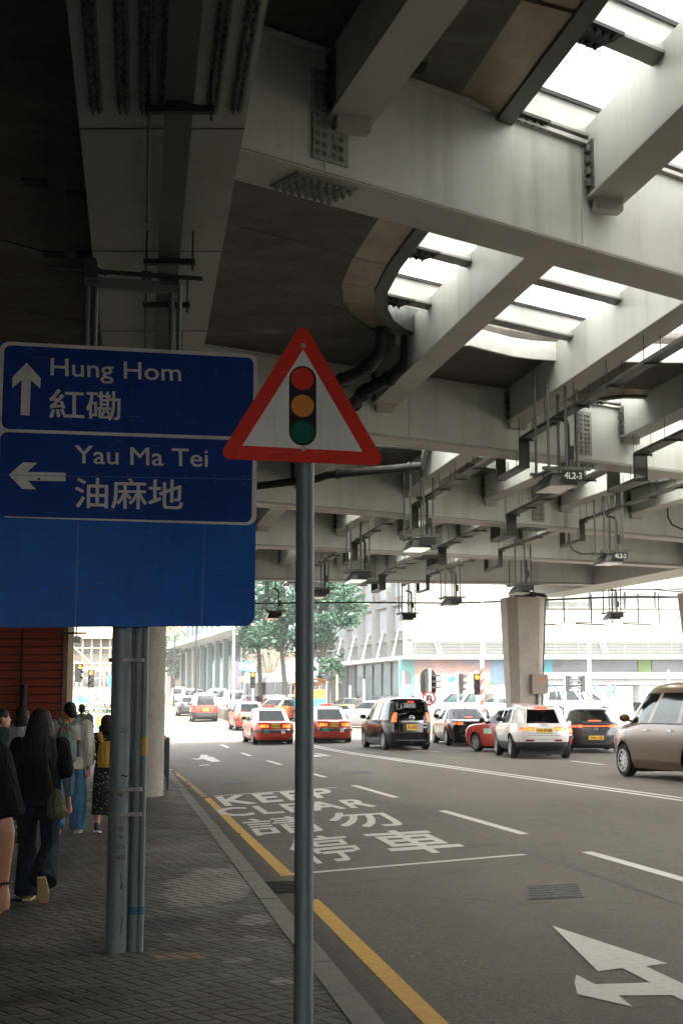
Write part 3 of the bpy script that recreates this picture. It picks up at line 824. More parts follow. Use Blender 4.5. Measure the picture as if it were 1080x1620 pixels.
# openings: bronze border, frame and frosted glazing
def inset(L_, dist):
    k = len(L_); out = []
    area = sum(L_[i][0] * L_[(i + 1) % k][1] - L_[(i + 1) % k][0] * L_[i][1] for i in range(k))
    sg = 1 if area > 0 else -1
    for i in range(k):
        a, b, c = Vector(L_[i - 1]), Vector(L_[i]), Vector(L_[(i + 1) % k])
        d0, d1 = (b - a).normalized(), (c - b).normalized()
        n0, n1 = Vector((-d0.y, d0.x)) * sg, Vector((-d1.y, d1.x)) * sg
        m_ = (n0 + n1); m_ = m_ / max(.35, m_.length ** 2 / 2)
        out.append(b + m_ * dist)
    return out
for si, SL in enumerate((SLOT1, SLOT2, SLOT3, SLOT4)):
    k = len(SL)
    i0 = [Vector(p) for p in SL]; i1 = inset(SL, .44 if si == 0 else .22); i2 = inset(SL, .62 if si == 0 else .36)
    if si == 0:      # the far end of the long opening has only a thin pale lip
        for j in range(9, 17): i1[j] = i0[j].lerp(i1[j], .12); i2[j] = i0[j].lerp(i2[j], .35)
    mb = MB()
    segs = list(range(k))
    for j in segs:
        a, b = j, (j + 1) % k; n_p = max(1, int((i0[b] - i0[a]).length / 2.2 + .5))
        for q in range(n_p):
            ta, tb = q / n_p + .008, (q + 1) / n_p - .008
            p0, p1 = i0[a].lerp(i0[b], ta), i0[a].lerp(i0[b], tb); p2, p3 = i1[a].lerp(i1[b], tb), i1[a].lerp(i1[b], ta)
            mb.add([(p0.x, p0.y, ZS + .02), (p1.x, p1.y, ZS + .02), (p2.x, p2.y, ZS - .06), (p3.x, p3.y, ZS - .06), (p0.x, p0.y, ZS + .06), (p1.x, p1.y, ZS + .06), (p2.x, p2.y, ZS - .02), (p3.x, p3.y, ZS - .02)],
                   [(0, 3, 2, 1), (4, 5, 6, 7), (0, 1, 5, 4), (1, 2, 6, 5), (2, 3, 7, 6), (3, 0, 4, 7)])
    mb.build('bronze_border_panel', BRONZE, fly)
    mb = MB()
    for j in segs:
        a, b = j, (j + 1) % k; p0, p1, p2, p3 = i0[a], i0[b], i1[b], i1[a]
        mb.add([(p0.x, p0.y, ZS + .09), (p1.x, p1.y, ZS + .09), (p2.x, p2.y, ZS + .03), (p3.x, p3.y, ZS + .03)], [(0, 1, 2, 3)])
    mb.build('light_leak_backing', BLACK, fly)  # sheet added to stop light leaking through the panel gaps
    mb = MB()
    for j in range(k):
        a, b = j, (j + 1) % k
        if si == 0 and 9 <= j <= 16: continue
        for lo, hi, pa, pb in ((ZS - .10, ZS + .26, i1, i2),):
            p0, p1, p2, p3 = pa[a], pa[b], pb[b], pb[a]
            mb.add([(p.x, p.y, lo) for p in (p0, p1, p2, p3)] + [(p.x, p.y, hi) for p in (p0, p1, p2, p3)],
                   [(0, 3, 2, 1), (4, 5, 6, 7), (0, 1, 5, 4), (2, 3, 7, 6)])
    mb.build('opening_frame', pm('frame_green_dark', (.085, .095, .085), .5, .2), fly)
    if si == 0:
        mb = MB()
        for j in range(8, 17):
            p0, p1 = i0[j], i0[j + 1]; d_ = (p1 - p0).normalized() * .02
            mb.bar((p0.x - d_.x, p0.y - d_.y - .05, ZS + .02), (p1.x + d_.x, p1.y + d_.y - .05, ZS + .02), .06, .30)
        mb.build('pale_lip', WHITEP, fly)
    # glazing bars across, frosted panes between
    yy0, yy1 = min(p.y for p in i2), max(p.y for p in i2)
    bd = Vector((1, .77)).normalized() if si == 0 else Vector((1, .60)).normalized()
    bp = Vector((-bd.y, bd.x))
    poly = i1
    tmin, tmax = min(p.dot(bp) for p in poly), max(p.dot(bp) for p in poly)
    step = 1.62 if si < 2 else 1.8
    off = {0: .25, 1: .3, 2: .2, 3: .2}[si]
    def chord(t):
        xs_ = []
        for j in range(k):
            a, b = poly[j], poly[(j + 1) % k]; ta, tb = a.dot(bp) - t, b.dot(bp) - t
            if ta * tb < 0: q = a.lerp(b, ta / (ta - tb)); xs_.append(q.dot(bd))
        return (min(xs_), max(xs_)) if len(xs_) >= 2 else None
    t = tmin + off; bars = []
    while t < tmax - .15:
        ch = chord(t)
        if ch and ch[1] - ch[0] > .6: bars.append((t, ch))
        t += step
    if si == 0: bars = [(t_, chord(t_)) for t_ in (5.9, 7.72, 9.38, 11.2, 13.05, 14.85) if chord(t_)]
    for t, ch in bars:
        mb = MB(); a, b = bd * (ch[0] + .02) + bp * t, bd * (ch[1] - .02) + bp * t
        mb.bar((a.x, a.y, ZS + .21), (b.x, b.y, ZS + .21), .16, .30)
        gb = mb.build('glazing_bar', pm('bar_paint', (.46, .46, .44), .5, 0, .2, 3), fly)
        mb = MB(); mb.bar((a.x, a.y, ZS + .045), (b.x, b.y, ZS + .045), .24, .028); mb.build('bar_flange', STEELG, gb)
        mb = MB()
        for o_ in (-.11, .11, .26):
            a2, b2 = a + bp * o_, b + bp * o_; mb.bar((a2.x, a2.y, ZS + .355), (b2.x, b2.y, ZS + .36), .03, .045)
        mb.build_each('gasket', BLACK, gb)
        mb = MB(); e_ = a + bd * .30; mb.box((e_.x, e_.y, ZS + .015), (.55, .34, .03), math.atan2(bd.y, bd.x))
        for i in range(5):
            for j in (-.1, .1): q = e_ + bd * (-.2 + i * .1) + bp * j; bolt(mb, (q.x, q.y, ZS), (0, 0, -1), .022, .05)
        mb.build('bolted_bracket', DARK, gb)
    mb = MB()
    kk = len(poly); tri = tessellate_polygon([[Vector((p.x, p.y, 0)) for p in i1]])
    mb.add([(p.x, p.y, ZS + .385) for p in i1], [tuple(q) for q in tri])
    mb.build('frosted_glazing', GLAZ if si == 0 else GLAZ2, fly)

# unseen deep beam added behind the viewer to shade the upper webs
mb = MB(); mb.box((1.2, -7.5, (4.2 + ZS) / 2 - .01), (33, 1.6, ZS - 4.2 - .02)); mb.build('shade_beam', CONC, fly)
# round column on the pavement, under the box girder
t = thing('concrete_column', 'round concrete column on the pavement behind the direction sign post', 'column', (-3.69, 26.2, 0))
mb = MB(); mb.slices([(0, 0, 0, .47, .47), (0, 0, ZB - .25, .47, .47)], 32); mb.build('shaft', CONC, t, True)
mb = MB(); mb.box((0, 0, ZB - .14), (.8, .8, .22)); mb.build('bearing', DARK, t)
def pier(name, label, x, y, zt, w0, w1, rz, box=True):
    z0 = road_z(x, y)
    t = thing(name, label, 'bridge pier', (x, y, z0), rz)
    mb = MB(); hh = zt - z0 - .25
    def ring(w_, z):
        c = w_ * .22; h = w_ / 2
        return [(-h + c, -h, z), (h - c, -h, z), (h, -h + c, z), (h, h - c, z), (h - c, h, z), (-h + c, h, z), (-h, h - c, z), (-h, -h + c, z)]
    rs = [ring(w0, -.3), ring(w0, 1.2), ring(lerp(w0, w1, .55), hh * .65), ring(w1, hh)]
    vs = [p for r_ in rs for p in r_]; fs = [(i * 8 + j, i * 8 + (j + 1) % 8, (i + 1) * 8 + (j + 1) % 8, (i + 1) * 8 + j) for i in range(3) for j in range(8)]
    fs.append(tuple(24 + j for j in range(8))); mb.add(vs, fs); mb.build('shaft', CONC2, t)
    mb = MB()
    mb.box((0, 0, hh + .06), (w1 * .55, w1 * .5, .12)); mb.box((.1, 0, hh + .18), (w1 * .4, w1 * .4, .13))
    for i in range(6): mb.tube([(-w1 * .5 + i * .2, -w1 * .5, hh + .05 + .05 * (i % 3)), (-w1 * .3 + i * .22, -w1 * .45, hh + .12), (w1 * .5, -w1 * .4 + i * .1, hh + .04 + .04 * (i % 2))], .03, 6)
    mb.build('bearing', DARK, t)
    if box:
        mb = MB(); mb.box((w0 * .30, -w0 * .5 - .12, 2.35), (.62, .2, .75)); mb.build('switch_box', pm('box_tan', (.28, .22, .17), .6), t)
        mb = MB(); mb.box((w0 * .30, -w0 * .5 - .225, 2.52), (.24, .01, .1)); mb.build('warning_plate', pm('box_orange', (.5, .16, .02), .5), t)
        mb = MB()
        for o in (.24, .42): mb.cyl((w0 * .30 - .33 + o * 1.05, -w0 * .5 - .07, .1), (w0 * .30 - .33 + o * 1.05, -w0 * .5 - .07, 1.98), .035, 8)
        mb.cyl((w0 * .43, -w0 * .5 - .09, 2.7), (w1 * .43, -w1 * .5 - .03, hh), .03, 8)
        mb.build_each('conduit', MIDM, t)
        mb = MB(); mb.box((-w0 * .12, -w0 * .5 - .012, .95), (.4, .02, .3)); mb.build('notice', PLATE, t)
    return t
pier('bridge_pier', 'flared octagonal concrete pier behind the white hatchback with a switch box', 7.0, 55.0, ZB, 1.25, 1.55, R(10))
pier('bridge_pier', 'leaning flared concrete pier at the right edge above the tan minivan', 13.5, 52.5, ZB, 1.2, 1.9, R(6), False)

# ------------------------------------------------------------------ signs in the foreground
AX = Vector((math.cos(R(9.5)), math.sin(R(9.5)), 0))          # along the sign faces
NRM = Vector((AX.y, -AX.x, 0))                                 # towards the viewer
def on_plane(px, py, O):
    r = ray(px, py); C = Vector((0, 0, HC)); k = (O - C).dot(NRM) / r.dot(NRM); p = C + r * k
    return ((p - O).dot(AX), p.z)
# big blue direction sign on its post
PO = Vector((-1.475, 9.48, 0))
so = PO + NRM * .20
dsn = thing('direction_sign', 'large blue road direction sign with two arrows and place names on a grey post', 'road sign', (PO.x, PO.y, 0), R(9.5))
def cs(x, y, s=2.5714, ox=0, oy=530): return on_plane(ox + x / s, oy + y / s, so)
def S3(a, z, h=0.0): return (a, -.20 - h, z)
def plate(mb, poly, h0, h1): mb.prism(poly, lambda a, z, h: S3(a, z, h), h0, h1)
def RP(pts, r): return round_poly([cs(*p) for p in pts], r)
mb = MB(); plate(mb, RP([(-14, 26), (1048, 82), (1035, 1184), (-24, 1190)], .07), 0, .012)
pan = mb.build('sign_panel', S_BLUE2, dsn)
mb = MB()
plate(mb, RP([(-2, 27), (1047, 81), (1043, 776), (-8, 742)], .07), .012, .015)
mb.build('white_border', S_WHITE, pan)
mb = MB()
plate(mb, RP([(20, 43), (1031, 96), (1027, 417), (8, 383)], .045), .015, .018)
plate(mb, RP([(4, 396), (1027, 432), (1022, 764), (-6, 738)], .045), .015, .018)
mb.build('blue_field', S_BLUE, pan)
mb = MB()
plate(mb, [cs(*p) for p in ((110, 115), (167, 178), (165, 220), (127, 186), (122, 330), (85, 328), (90, 186), (52, 218), (52, 175))][::-1], .018, .02)
plate(mb, [cs(*p) for p in ((38, 572), (95, 520), (153, 522), (112, 559), (268, 562), (268, 597), (115, 594), (148, 630), (93, 628))][::-1], .018, .02)
mb.build_each('arrow', S_WHITE, pan)
def sign_text(body, BL, BR, TL, bold=0.0, cap=None):
    mb = MB()
    b0, b1, t0 = Vector(cs(*BL)), Vector(cs(*BR)), Vector(cs(*TL))
    def fn(u, v):
        q = b0 + (b1 - b0) * u + (t0 - b0) * v
        return S3(q.x, q.y, .0195)
    put_text(mb, body, fn, bold, y0=0 if cap else None, y1=cap)
    mb.build('lettering', S_WHITE, pan)
sign_text('Hung Hom', (208, 166), (736, 190), (208, 92), .006, .729)
sign_text('紅磡', (203, 341), (490, 352), (203, 222), .009)
sign_text('Yau Ma Tei', (306, 523), (845, 538), (306, 447), .006, .729)
sign_text('油麻地', (306, 704), (742, 712), (308, 582), .009)
mb = MB()
for x in (315, 828):
    a, b = cs(x + 5, 770), cs(x - 8, 1184); mb.bar(S3(*a, .013), S3(*b, .013), .006, .003, up=(0, 1, 0))
a, b = cs(8, 571), cs(1040, 590); mb.bar(S3(*a, .0215), S3(*b, .0215), .003, .001, up=(0, 1, 0))
mb.build_each('panel_seam', pm('seam_blue', (.07, .14, .35), .5), pan)
mb = MB()
for x, y in [(765, 155), (880, 157), (990, 165), (538, 232), (536, 352), (18, 1027), (144, 1028), (268, 1029), (388, 1031), (630, 1031), (752, 1032), (988, 1035), (400, 793), (990, 810), (160, 588)] + [(403 + i * 117, 566 + i * 2) for i in range(6)] + [(525 + i * 117, 597 + i * 2) for i in range(5)]:
    a = cs(x, y); mb.tube([S3(*a, .012), S3(*a, .024)], .009, 8)
mb.build_each('rivet', pm('rivet_dark', (.02, .025, .04), .5), pan)
# horizontal rails on the back
mb = MB()
for z in (2.35, 2.85, 3.35, 3.8): mb.box((.05, -.155, z), (1.6, .08, .06))
mb.build_each('back_rail', MIDM, dsn)
mb = MB(); mb.slices([(.026, 0, 0, .074, .074), (.026, 0, 1.0, .073, .073), (.026, 0, 3.95, .071, .071)], 24)
mb.build('post', POLE2, dsn, True)
mb = MB()
for z in (.86, 1.02, 1.86): mb.slices([(.062, 0, z, .128, .080), (.062, 0, z + .025, .128, .080)], 24)
mb.build_each('strap', pm('strap_metal', (.20, .20, .19), .5, .5), dsn)
mb = MB()
mb.tube([(.128, -.02, 0), (.128, -.02, 3.0)], .031, 10); mb.tube([(.172, -.02, 0), (.172, -.02, 3.0)], .024, 10)
cd = mb.build_each('conduit', POLE, dsn, smooth=True)[0]
mb = MB(); mb.slices([(.128, -.02, .235, .034, .034), (.128, -.02, .285, .034, .034)], 12); mb.slices([(.172, -.02, .235, .027, .027), (.172, -.02, .285, .027, .027)], 12)
mb.build_each('blue_tape', pm('tape_blue', (.02, .075, .12), .6), cd)
mb = MB(); mb.slices([(.172, -.02, 1.25, .026, .026), (.172, -.02, 1.37, .026, .026)], 12); mb.build('yellow_tape', pm('tape_yellow', (.36, .20, .03), .6), cd)
# handwriting and stickers on the post
mb = MB()
def post_text(body, z, h, wd, ang0=-100, bold=0.0):
    def fn(u, v):
        a = R(ang0) + (u - .5) * wd / .074; zz = z + v * h
        return (.026 + .0752 * math.cos(a), .0752 * math.sin(a), zz)
    put_text(mb, body, fn, bold)
post_text('合', .76, .035, .035, -84); post_text('寺', .715, .03, .03, -84); post_text('123a', .655, .03, .05, -80); post_text('HK15', .585, .03, .065, -82, .01)
post_text('251', 1.40, .03, .05, -78); post_text('~', 1.11, .02, .05, -70)
for a0, z0, a1, z1 in ((-80, .50, -76, .45), (-76, .45, -74, .40), (-74, .40, -81, .425), (-74, .40, -69, .44), (-62, .22, -72, .17), (-72, .17, -70, .12)):
    q = lambda a, z: (.026 + .0745 * math.cos(R(a)), .0745 * math.sin(R(a)), z)
    mb.tube([q(a0, z0), q(a1, z1)], .0022, 5)
mb.build('handwriting', BLACK, dsn)
mb = MB()
for a, z, w_, h in ((-92, .985, .03, .028),): 
    q = lambda b, zz: (.026 + .0755 * math.cos(R(a) + b / .074), .0755 * math.sin(R(a) + b / .074), zz)
    mb.quad(q(-w_ / 2, z), q(w_ / 2, z), q(w_ / 2, z + h), q(-w_ / 2, z + h))
mb.build('sticker', pm('sticker_dark', (.10, .07, .01), .5), dsn)
# old lamp frame standing above the back of the sign
def fp(px, py):
    O = PO - NRM * .25; a, z = on_plane(px, py, O); return (a, .25, z)
mb = MB()
for x0, x1 in ((137, 150), (270, 282)):
    for px in (x0, x1):
        a = fp(px + 2, 452); mb.tube([(a[0], a[1], a[2]), (a[0], a[1], 3.2)], .018, 8)
a, b = fp(134, 447), fp(282, 456); mb.bar(a, b, .06, .07)
mb.build('lamp_frame', MIDM, dsn)
mb = MB()
a, b = fp(78, 424), fp(320, 441); mb.tube([a, b], .017, 8)
a = fp(143, 418); mb.tube([(a[0], a[1] - .03, a[2]), (a[0], a[1] + .03, a[2])], .05, 14); mb.tube([(a[0], a[1] - .045, a[2]), (a[0], a[1] + .045, a[2])], .018, 8)
mb.box((a[0] + .01, a[1], a[2] - .09), (.09, .06, .1)); c = fp(170, 432); mb.tube([a, fp(158, 430), c], .02, 6)
for px in (232, 262, 275): c = fp(px, 436 if px < 250 else 448); mb.box(c, (.07, .06, .05))
mb.build('swing_arm', DARK, dsn)

# triangular warning sign on its own pole
PO2 = Vector((-.150, 5.82, 0)); so = PO2 + NRM * .062
wsn = thing('warning_sign', 'red bordered triangular traffic signals warning sign on a grey green pole', 'road sign', (PO2.x, PO2.y, 0), R(9.5))
def c8(x, y): return on_plane(340 + x / 3.857, 510 + y / 3.857, so)
def S4(a, z, h): return (a, -.062 - h, z)
def plate2(mb, poly, h0, h1): mb.prism(poly, lambda a, z, h: S4(a, z, h), h0, h1)
mb = MB(); plate2(mb, round_poly([c8(535, -8), c8(14, 832), c8(1048, 877)], .03, 8), 0, .004)
wp = mb.build('sign_plate', S_RED, wsn)
mb = MB(); plate2(mb, [c8(537, 166), c8(167, 753), c8(898, 790)], .004, .0052); mb.build('white_field', S_WHITE, wp)
def circ(c, r, n=40, a0=0, a1=360): return [(c[0] + r * math.cos(R(a0 + (a1 - a0) * i / n)), c[1] + r * math.sin(R(a0 + (a1 - a0) * i / n))) for i in range(n if a1 - a0 == 360 else n + 1)]
k_ = (Vector(c8(617, 500)) - Vector(c8(451, 500))).length / 2
top, bot = c8(534, 350), c8(534, 671)
mb = MB(); plate2(mb, circ(top, k_, 20, 0, 180) + circ(bot, k_, 20, 180, 360), .0052, .0062); mb.build('signal_backing', S_BLACK, wp)
for nm, y, m_ in (('red_disc', 347, S_RED), ('amber_disc', 511, S_AMB), ('green_disc', 672, S_GRN)):
    mb = MB(); plate2(mb, circ(c8(533, y), k_ * .83), .0062, .007); mb.build(nm, m_, wp)
mb = MB()
for x, y in ((538, 144), (538, 772)):
    a = c8(x, y); mb.tube([S4(*a, .004), S4(*a, .013), S4(*a, .0135)], [.0075, .0075, .0045], 8)
    mb.tube([S4(*a, .004), S4(*a, .0055)], .011, 12)
mb.build_each('bolt', pm('bolt_zinc', (.22, .22, .21), .4, .5), wp)
mb = MB(); mb.slices([(0, 0, 0, .039, .039), (0, 0, .8, .0385, .0385), (0, 0, 2.75, .038, .038)], 24); mb.build('pole', POLE, wsn, True)
mb = MB()
for z in (2.63, 2.98): mb.box((0, -.03, z), (.10, .055, .03))
mb.build_each('clamp', MIDM, wsn)

# ------------------------------------------------------------------ services hung below the deck
def y_beam_at(bi, fx):
    A, d, p, _, _ = BEAMS[bi]; y = A.y
    for i in range(60):
        x = fx(y); t = (x - A.x) / d.x; y += (A.y + d.y * t - y) * .7
    return y
perf = None
def perf_mat():
    m = NT("perforated_tray"); v = m.n("ShaderNodeTexVoronoi"); v.inputs['Scale'].default_value = 26; v.inputs['Randomness'].default_value = 0
    m.l(m.pos(), v.inputs['Vector'])
    t = m.n("ShaderNodeBsdfTransparent"); x = m.n("ShaderNodeMixShader")
    f = m.math('LESS_THAN', v.outputs['Distance'], .30); m.l(f, x.inputs[0])
    m.b.inputs['Base Color'].default_value = (.06, .058, .05, 1); m.b.inputs['Metallic'].default_value = .3; m.b.inputs['Roughness'].default_value = .5
    m.l(m.b.outputs[0], x.inputs[1]); m.l(t.outputs[0], x.inputs[2]); m.l(x.outputs[0], m.t.nodes["Material Output"].inputs[0])
    return m.m
PERF = perf_mat()
TRAYM = pm("cable_tray_metal", (.055, .053, .046), .5, .3)
def cable_tray(label, fx, ya, yb, wd, beams, zt=6.22):
    t = thing('cable_tray', label, 'cable tray', (fx(ya), ya, zt), 0, 'cable trays dipping under the cross beams')
    O = Vector((fx(ya), ya, zt))
    runs = []; dips = []; y = ya
    for bi in beams:
        yb_ = y_beam_at(bi, fx)
        d0, d1 = yb_ - .35, yb_ + 1.05
        runs.append((y, d0, zt)); dips.append((d0, zt)); runs.append((d0, d1, 5.74)); dips.append((d1, zt)); y = d1
    runs.append((y, yb, zt))
    mb = MB(); V = lambda y_, z: Vector((fx(y_), y_, z)) - O
    for a, b, z in runs:
        mb.bar(V(a, z), V(b, z), wd, .012); 
        for s_ in (-1, 1):
            off = Vector((s_ * wd / 2, 0, 0)); mb.bar(V(a, z + .028) + off, V(b, z + .028) + off, .008, .05)
        if z > 6: mb.tube([V(a, z + .03), V(b, z + .03)], .025, 6); mb.tube([V(a, z + .03) + Vector((.06, 0, 0)), V(b, z + .03) + Vector((.06, 0, 0))], .018, 6)
    mb.build('tray_run', TRAYM, t)
    mb = MB()
    for y_, z in dips:
        c = V(y_, (z + 5.74) / 2); mb = MB(); mb.box(c, (wd, .015, z - 5.74 + .03)); mb.box(c + Vector((-wd / 2, 0, 0)), (.01, .09, z - 5.74 + .03)); mb.box(c + Vector((wd / 2, 0, 0)), (.01, .09, z - 5.74 + .03))
        mb.build('tray_drop', PERF, t)
    mb = MB()
    for a, b, z in runs:
        k = max(1, int((b - a) / 1.35))
        for i in range(k + 1):
            y_ = a + .12 + (b - a - .24) * i / k
            if z > 6:
                mb.bar(V(y_, z - .02) - Vector((wd * .75, 0, 0)), V(y_, z - .02) + Vector((wd * .75, 0, 0)), .035, .03)
                for s_ in (-1, 1): mb.tube([V(y_, z - .06) + Vector((s_ * wd * .68, 0, 0)), V(y_, ZS - .02) + Vector((s_ * wd * .68, 0, 0))], .0065, 5)
            else:
                for s_ in (-1, 1): mb.tube([V(y_, z) + Vector((s_ * wd * .6, 0, 0)), V(y_, ZB + .01) + Vector((s_ * wd * .6, 0, 0))], .0055, 4)
    mb.build_each('hanger_rod', DARK, t)
    return t
T1 = lambda y: 3.2 - .18 * (y - 24.5)
T2 = lambda y: 5.55 - .17 * (y - 25.9)
T3 = lambda y: 6.15 - .20 * (y - 34.9)
cable_tray('dark cable tray hung below the deck past the nearest street lamp, dropping at each beam', T1, 9.0, 54, .17, (1, 2, 3, 4))
cable_tray('wide perforated cable tray hung below the deck at the right of the nearest lamp', T2, 17, 54, .24, (1, 2, 3, 4))
cable_tray('thin cable tray hung below the deck furthest to the right', T3, 20, 54, .12, (2, 3, 4))
# tray along the big girder
t = thing('cable_tray', 'broad dark cable tray hung along the underside of the wide left girder', 'cable tray', (0, 0, 0))
def gx(y, f): return lerp(gl(y), gr(y), f)
mb = MB(); mb.bar((gx(-6.5, .585), -6.5, 5.80), (gx(50, .585), 50, 5.80), .20, .07); mb.build('tray_run', pm('dull_tray', (.035, .035, .03), .6, .2), t)
mb = MB()
for i, y in enumerate((9.55, 13.0, 14.45, 16.6, 19.5, 22.5, 25.5)):
    mb.bar((gx(y, .40), y, 5.74), (gx(y, .78), y, 5.74), .06, .05)
    for f in (.42, .76): mb.tube([(gx(y, f), y, 5.66), (gx(y, f), y, ZB)], .010, 6)
    mb.tube([(gx(y, .42), y, 5.76), (gx(y + 2.4, .42), y + 2.4, 5.76)], .010, 6)
mb.build_each('hanger', BLACK, t)

LAMPDARK = pm("lamp_housing_dark", (.035, .035, .033), .5, .2); LAMPG = pm("lamp_glass_pale", (.62, .6, .54), .25); LAMPLIT = lamp_mat("lamp_glass_lit", (1.0, .93, .78), .10)
def luminaire(px, d, label, txt=None, lit=False, z=5.0):
    p = ony(px, 0, d); x = p.x
    t = thing('street_lamp', label, 'hanging lamp', (x, d, z), R(10), 'hanging lamps under the flyover')
    top = 1.62
    mb = MB()
    for rx, ry, tp in ((-.26, -.36, top), (.03, -.36, top), (.30, -.12, top + .35), (-.26, .28, top + .5), (.12, .28, top + .5)):
        mb.bar((rx, ry, .30), (rx, ry, tp), .036, .036)
    mb.build_each('hanging_post', ROD, t)
    mb = MB(); mb.bar((-.36, -.36, .28), (.42, -.36, .28), .07, .05); mb.bar((-.36, .28, .28), (.36, .28, .28), .07, .05)
    mb.bar((-.26, -.40, .25), (-.26, .36, .25), .06, .04); mb.bar((.26, -.40, .25), (.26, .36, .25), .06, .04)
    mb.build_each('cross_rail', ROD, t)
    mb = MB(); mb.tube([(.22, .1, .2), (.22, .1, 1.05), (.20, .1, 1.13), (.10, .1, 1.18), (-.02, .1, 1.18)], .036, 8); mb.box((.27, .1, .62), (.07, .08, .22))
    mb.build('feed_conduit', DARK, t)
    mb = MB()
    a = [(-.30, -.42), (.17, -.42), (.17, .42), (-.30, .42)]
    vs = [(x_ * 1.0 + .02, y_, .02) for x_, y_ in a] + [(x_ * .72 + .03, y_ * .8, .20) for x_, y_ in a]
    mb.add(vs, [(0, 3, 2, 1), (4, 5, 6, 7), (0, 1, 5, 4), (1, 2, 6, 5), (2, 3, 7, 6), (3, 0, 4, 7)])
    for i in range(4): mb.box((-.03, -.2 + i * .13, .215), (.30, .03, .04))
    hb = mb.build('lamp_housing', LAMPDARK, t)
    mb = MB(); mb.box((-.045, 0, .008), (.42, .78, .02)); mb.build('lamp_glass', LAMPLIT if lit else LAMPG, t)
    mb = MB(); mb.box((.10, -.445, .16), (.36, .02, .17)); nb = mb.build('number_plate', BLACK, t)
    if txt:
        mb = MB(); put_text(mb, txt, lambda u, v: (-.04 + u * .28, -.4565, .105 + v * .10), .02); mb.build('lettering', S_WHITE, nb)
    return t
luminaire(889, 22.3, 'street lamp numbered 4L2-3, the nearest of the hanging lamps', '4L2-3')
luminaire(970, 34, 'street lamp numbered 4L2-2, hung to the right above the silver coupe', '4L2-2')
luminaire(664, 31, 'lit street lamp hung above the black minivan', None, True)
luminaire(566, 38.7, 'street lamp with pale glass hung over the red taxi right of the sign pole', None, True)
luminaire(826, 43, 'street lamp hung directly in front of the pier top')
luminaire(644, 56, 'street lamp hung at the deck edge in front of the grey building corner')
luminaire(714, 48, 'street lamp hung against the white wall left of the pier')
luminaire(972, 55.5, 'street lamp hung low against the white wall right of the pier')
luminaire(431, 55, 'street lamp hung in front of the green tree left of the sign pole')
luminaire(503, 44.5, 'street lamp hung in front of the tree just right of the sign pole')
# pipes
def pipe(name, label, pts, r, mat=DARK, cat='pipe', flange=True):
    P0 = Vector(pts[0]); t = thing(name, label, cat, P0)
    mb = MB(); q = [Vector(p) - P0 for p in pts]; mb.tube(q, r, 12); mb.build('pipe_run', mat, t, True, 60)
    if flange:
        mb = MB()
        for a, b in zip(q, q[1:]):
            if (b - a).length > .8:
                for f in (.12, .88): c = a.lerp(b, f); e = (b - a).normalized() * .03; mb.tube([c - e, c + e], r * 1.25, 12)
        if mb.v: mb.build_each('coupling', mat, t)
    return t
pipe('drain_pipe', 'thick dark drain pipe leaving the rounded end of the skylight', [(.62, 20.6, 7.2), (.60, 20.6, 6.85), (.45, 20.9, 6.68), (-.05, 21.8, 6.62), (-.35, 24.2, 6.60), (-.65, 26.5, 6.58)], .10)
pipe('drain_pipe', 'thick dark drain pipe running beside the first under the skylight end', [(1.0, 21.1, 7.2), (.98, 21.1, 6.78), (.78, 21.4, 6.62), (.35, 22.2, 6.55), (.20, 23.0, 6.52)], .10)
a, b = onz(380, 772, 6.45), onz(668, 737, 6.45)
pipe('drain_pipe', 'long dark drain pipe sloping across below the second beam', [a, a.lerp(b, .45), a.lerp(b, .5) + Vector((0, 0, .05)), b, b + Vector((.1, .1, .5))], .085)
t = thing('conduit', 'thin dark conduit crossing the street below the far deck edge', 'conduit', (-3.5, 57, 5.75))
mb = MB()
mb.tube([(0, 0, 0), (4, -.2, .03), (8, .1, .02), (10.8, -.8, .05)], .035, 6); mb.tube([(10.8, -.8, .05), (14, -2, .1), (18.5, -4, -.05)], .04, 6)
for i in range(10): mb.tube([(i * 1.2, 0, 0), (i * 1.2, 0, 1.3)], .012, 4)
mb.build('conduit_run', DARK, t)
# hanging sign brackets and a grey duct behind them at the far right
t = thing('overhead_duct', 'grey overhead duct box with conduits hung across the far deck edge right of the pier', 'duct', (8.5, 61, 6.15))
mb = MB(); mb.box((3.7, 0, 0), (8.6, .5, .75)); mb.build('duct_body', pm('duct_grey', (.30, .31, .29), .5, .2, .2), t)
mb = MB()
for x in (.3, 2.1, 3.2, 3.6, 4.9, 6.4, 7.6, 7.9): mb.box((x, -.28, 0), (.07, .06, .78))
mb.box((3.7, -.28, -.36), (8.6, .08, .06)); mb.build('rib', MIDM, t)
mb = MB()
for x, z in ((0, .5), (1.5, .55)): mb.tube([(x - 1, -.5, .3), (x + 2, -.6, z - .1), (x + 4.5, -.4, .5), (x + 6.5, -.6, .32)], .05, 6)
mb.build('cable', DARK, t)
for px, lab in ((872, 'left of the low lamp'), (948, 'behind the low lamp'), (1022, 'nearest the right pier')):
    p = ony(px, 960, 58.5)
    t = thing('hanging_bracket', 'empty dark sign bracket hanging below the deck edge, ' + lab, 'bracket', (p.x, p.y, 5.05))
    mb = MB(); mb.bar((-.35, 0, 0), (-.35, 0, 1.2), .05, .05); mb.bar((.5, 0, 0), (.5, 0, 1.2), .05, .05); mb.build_each('upright', DARK, t)
    mb = MB(); mb.bar((-1.0, 0, -.02), (.15, 0, -.06), .05, .05); mb.bar((-1.0, .1, .03), (-.3, .1, .05), .04, .04); mb.tube([(.15, 0, -.06), (.3, 0, -.2), (.2, 0, -.3), (.1, 0, -.15), (.5, 0, .02)], .014, 5)
    mb.build('arm', DARK, t)
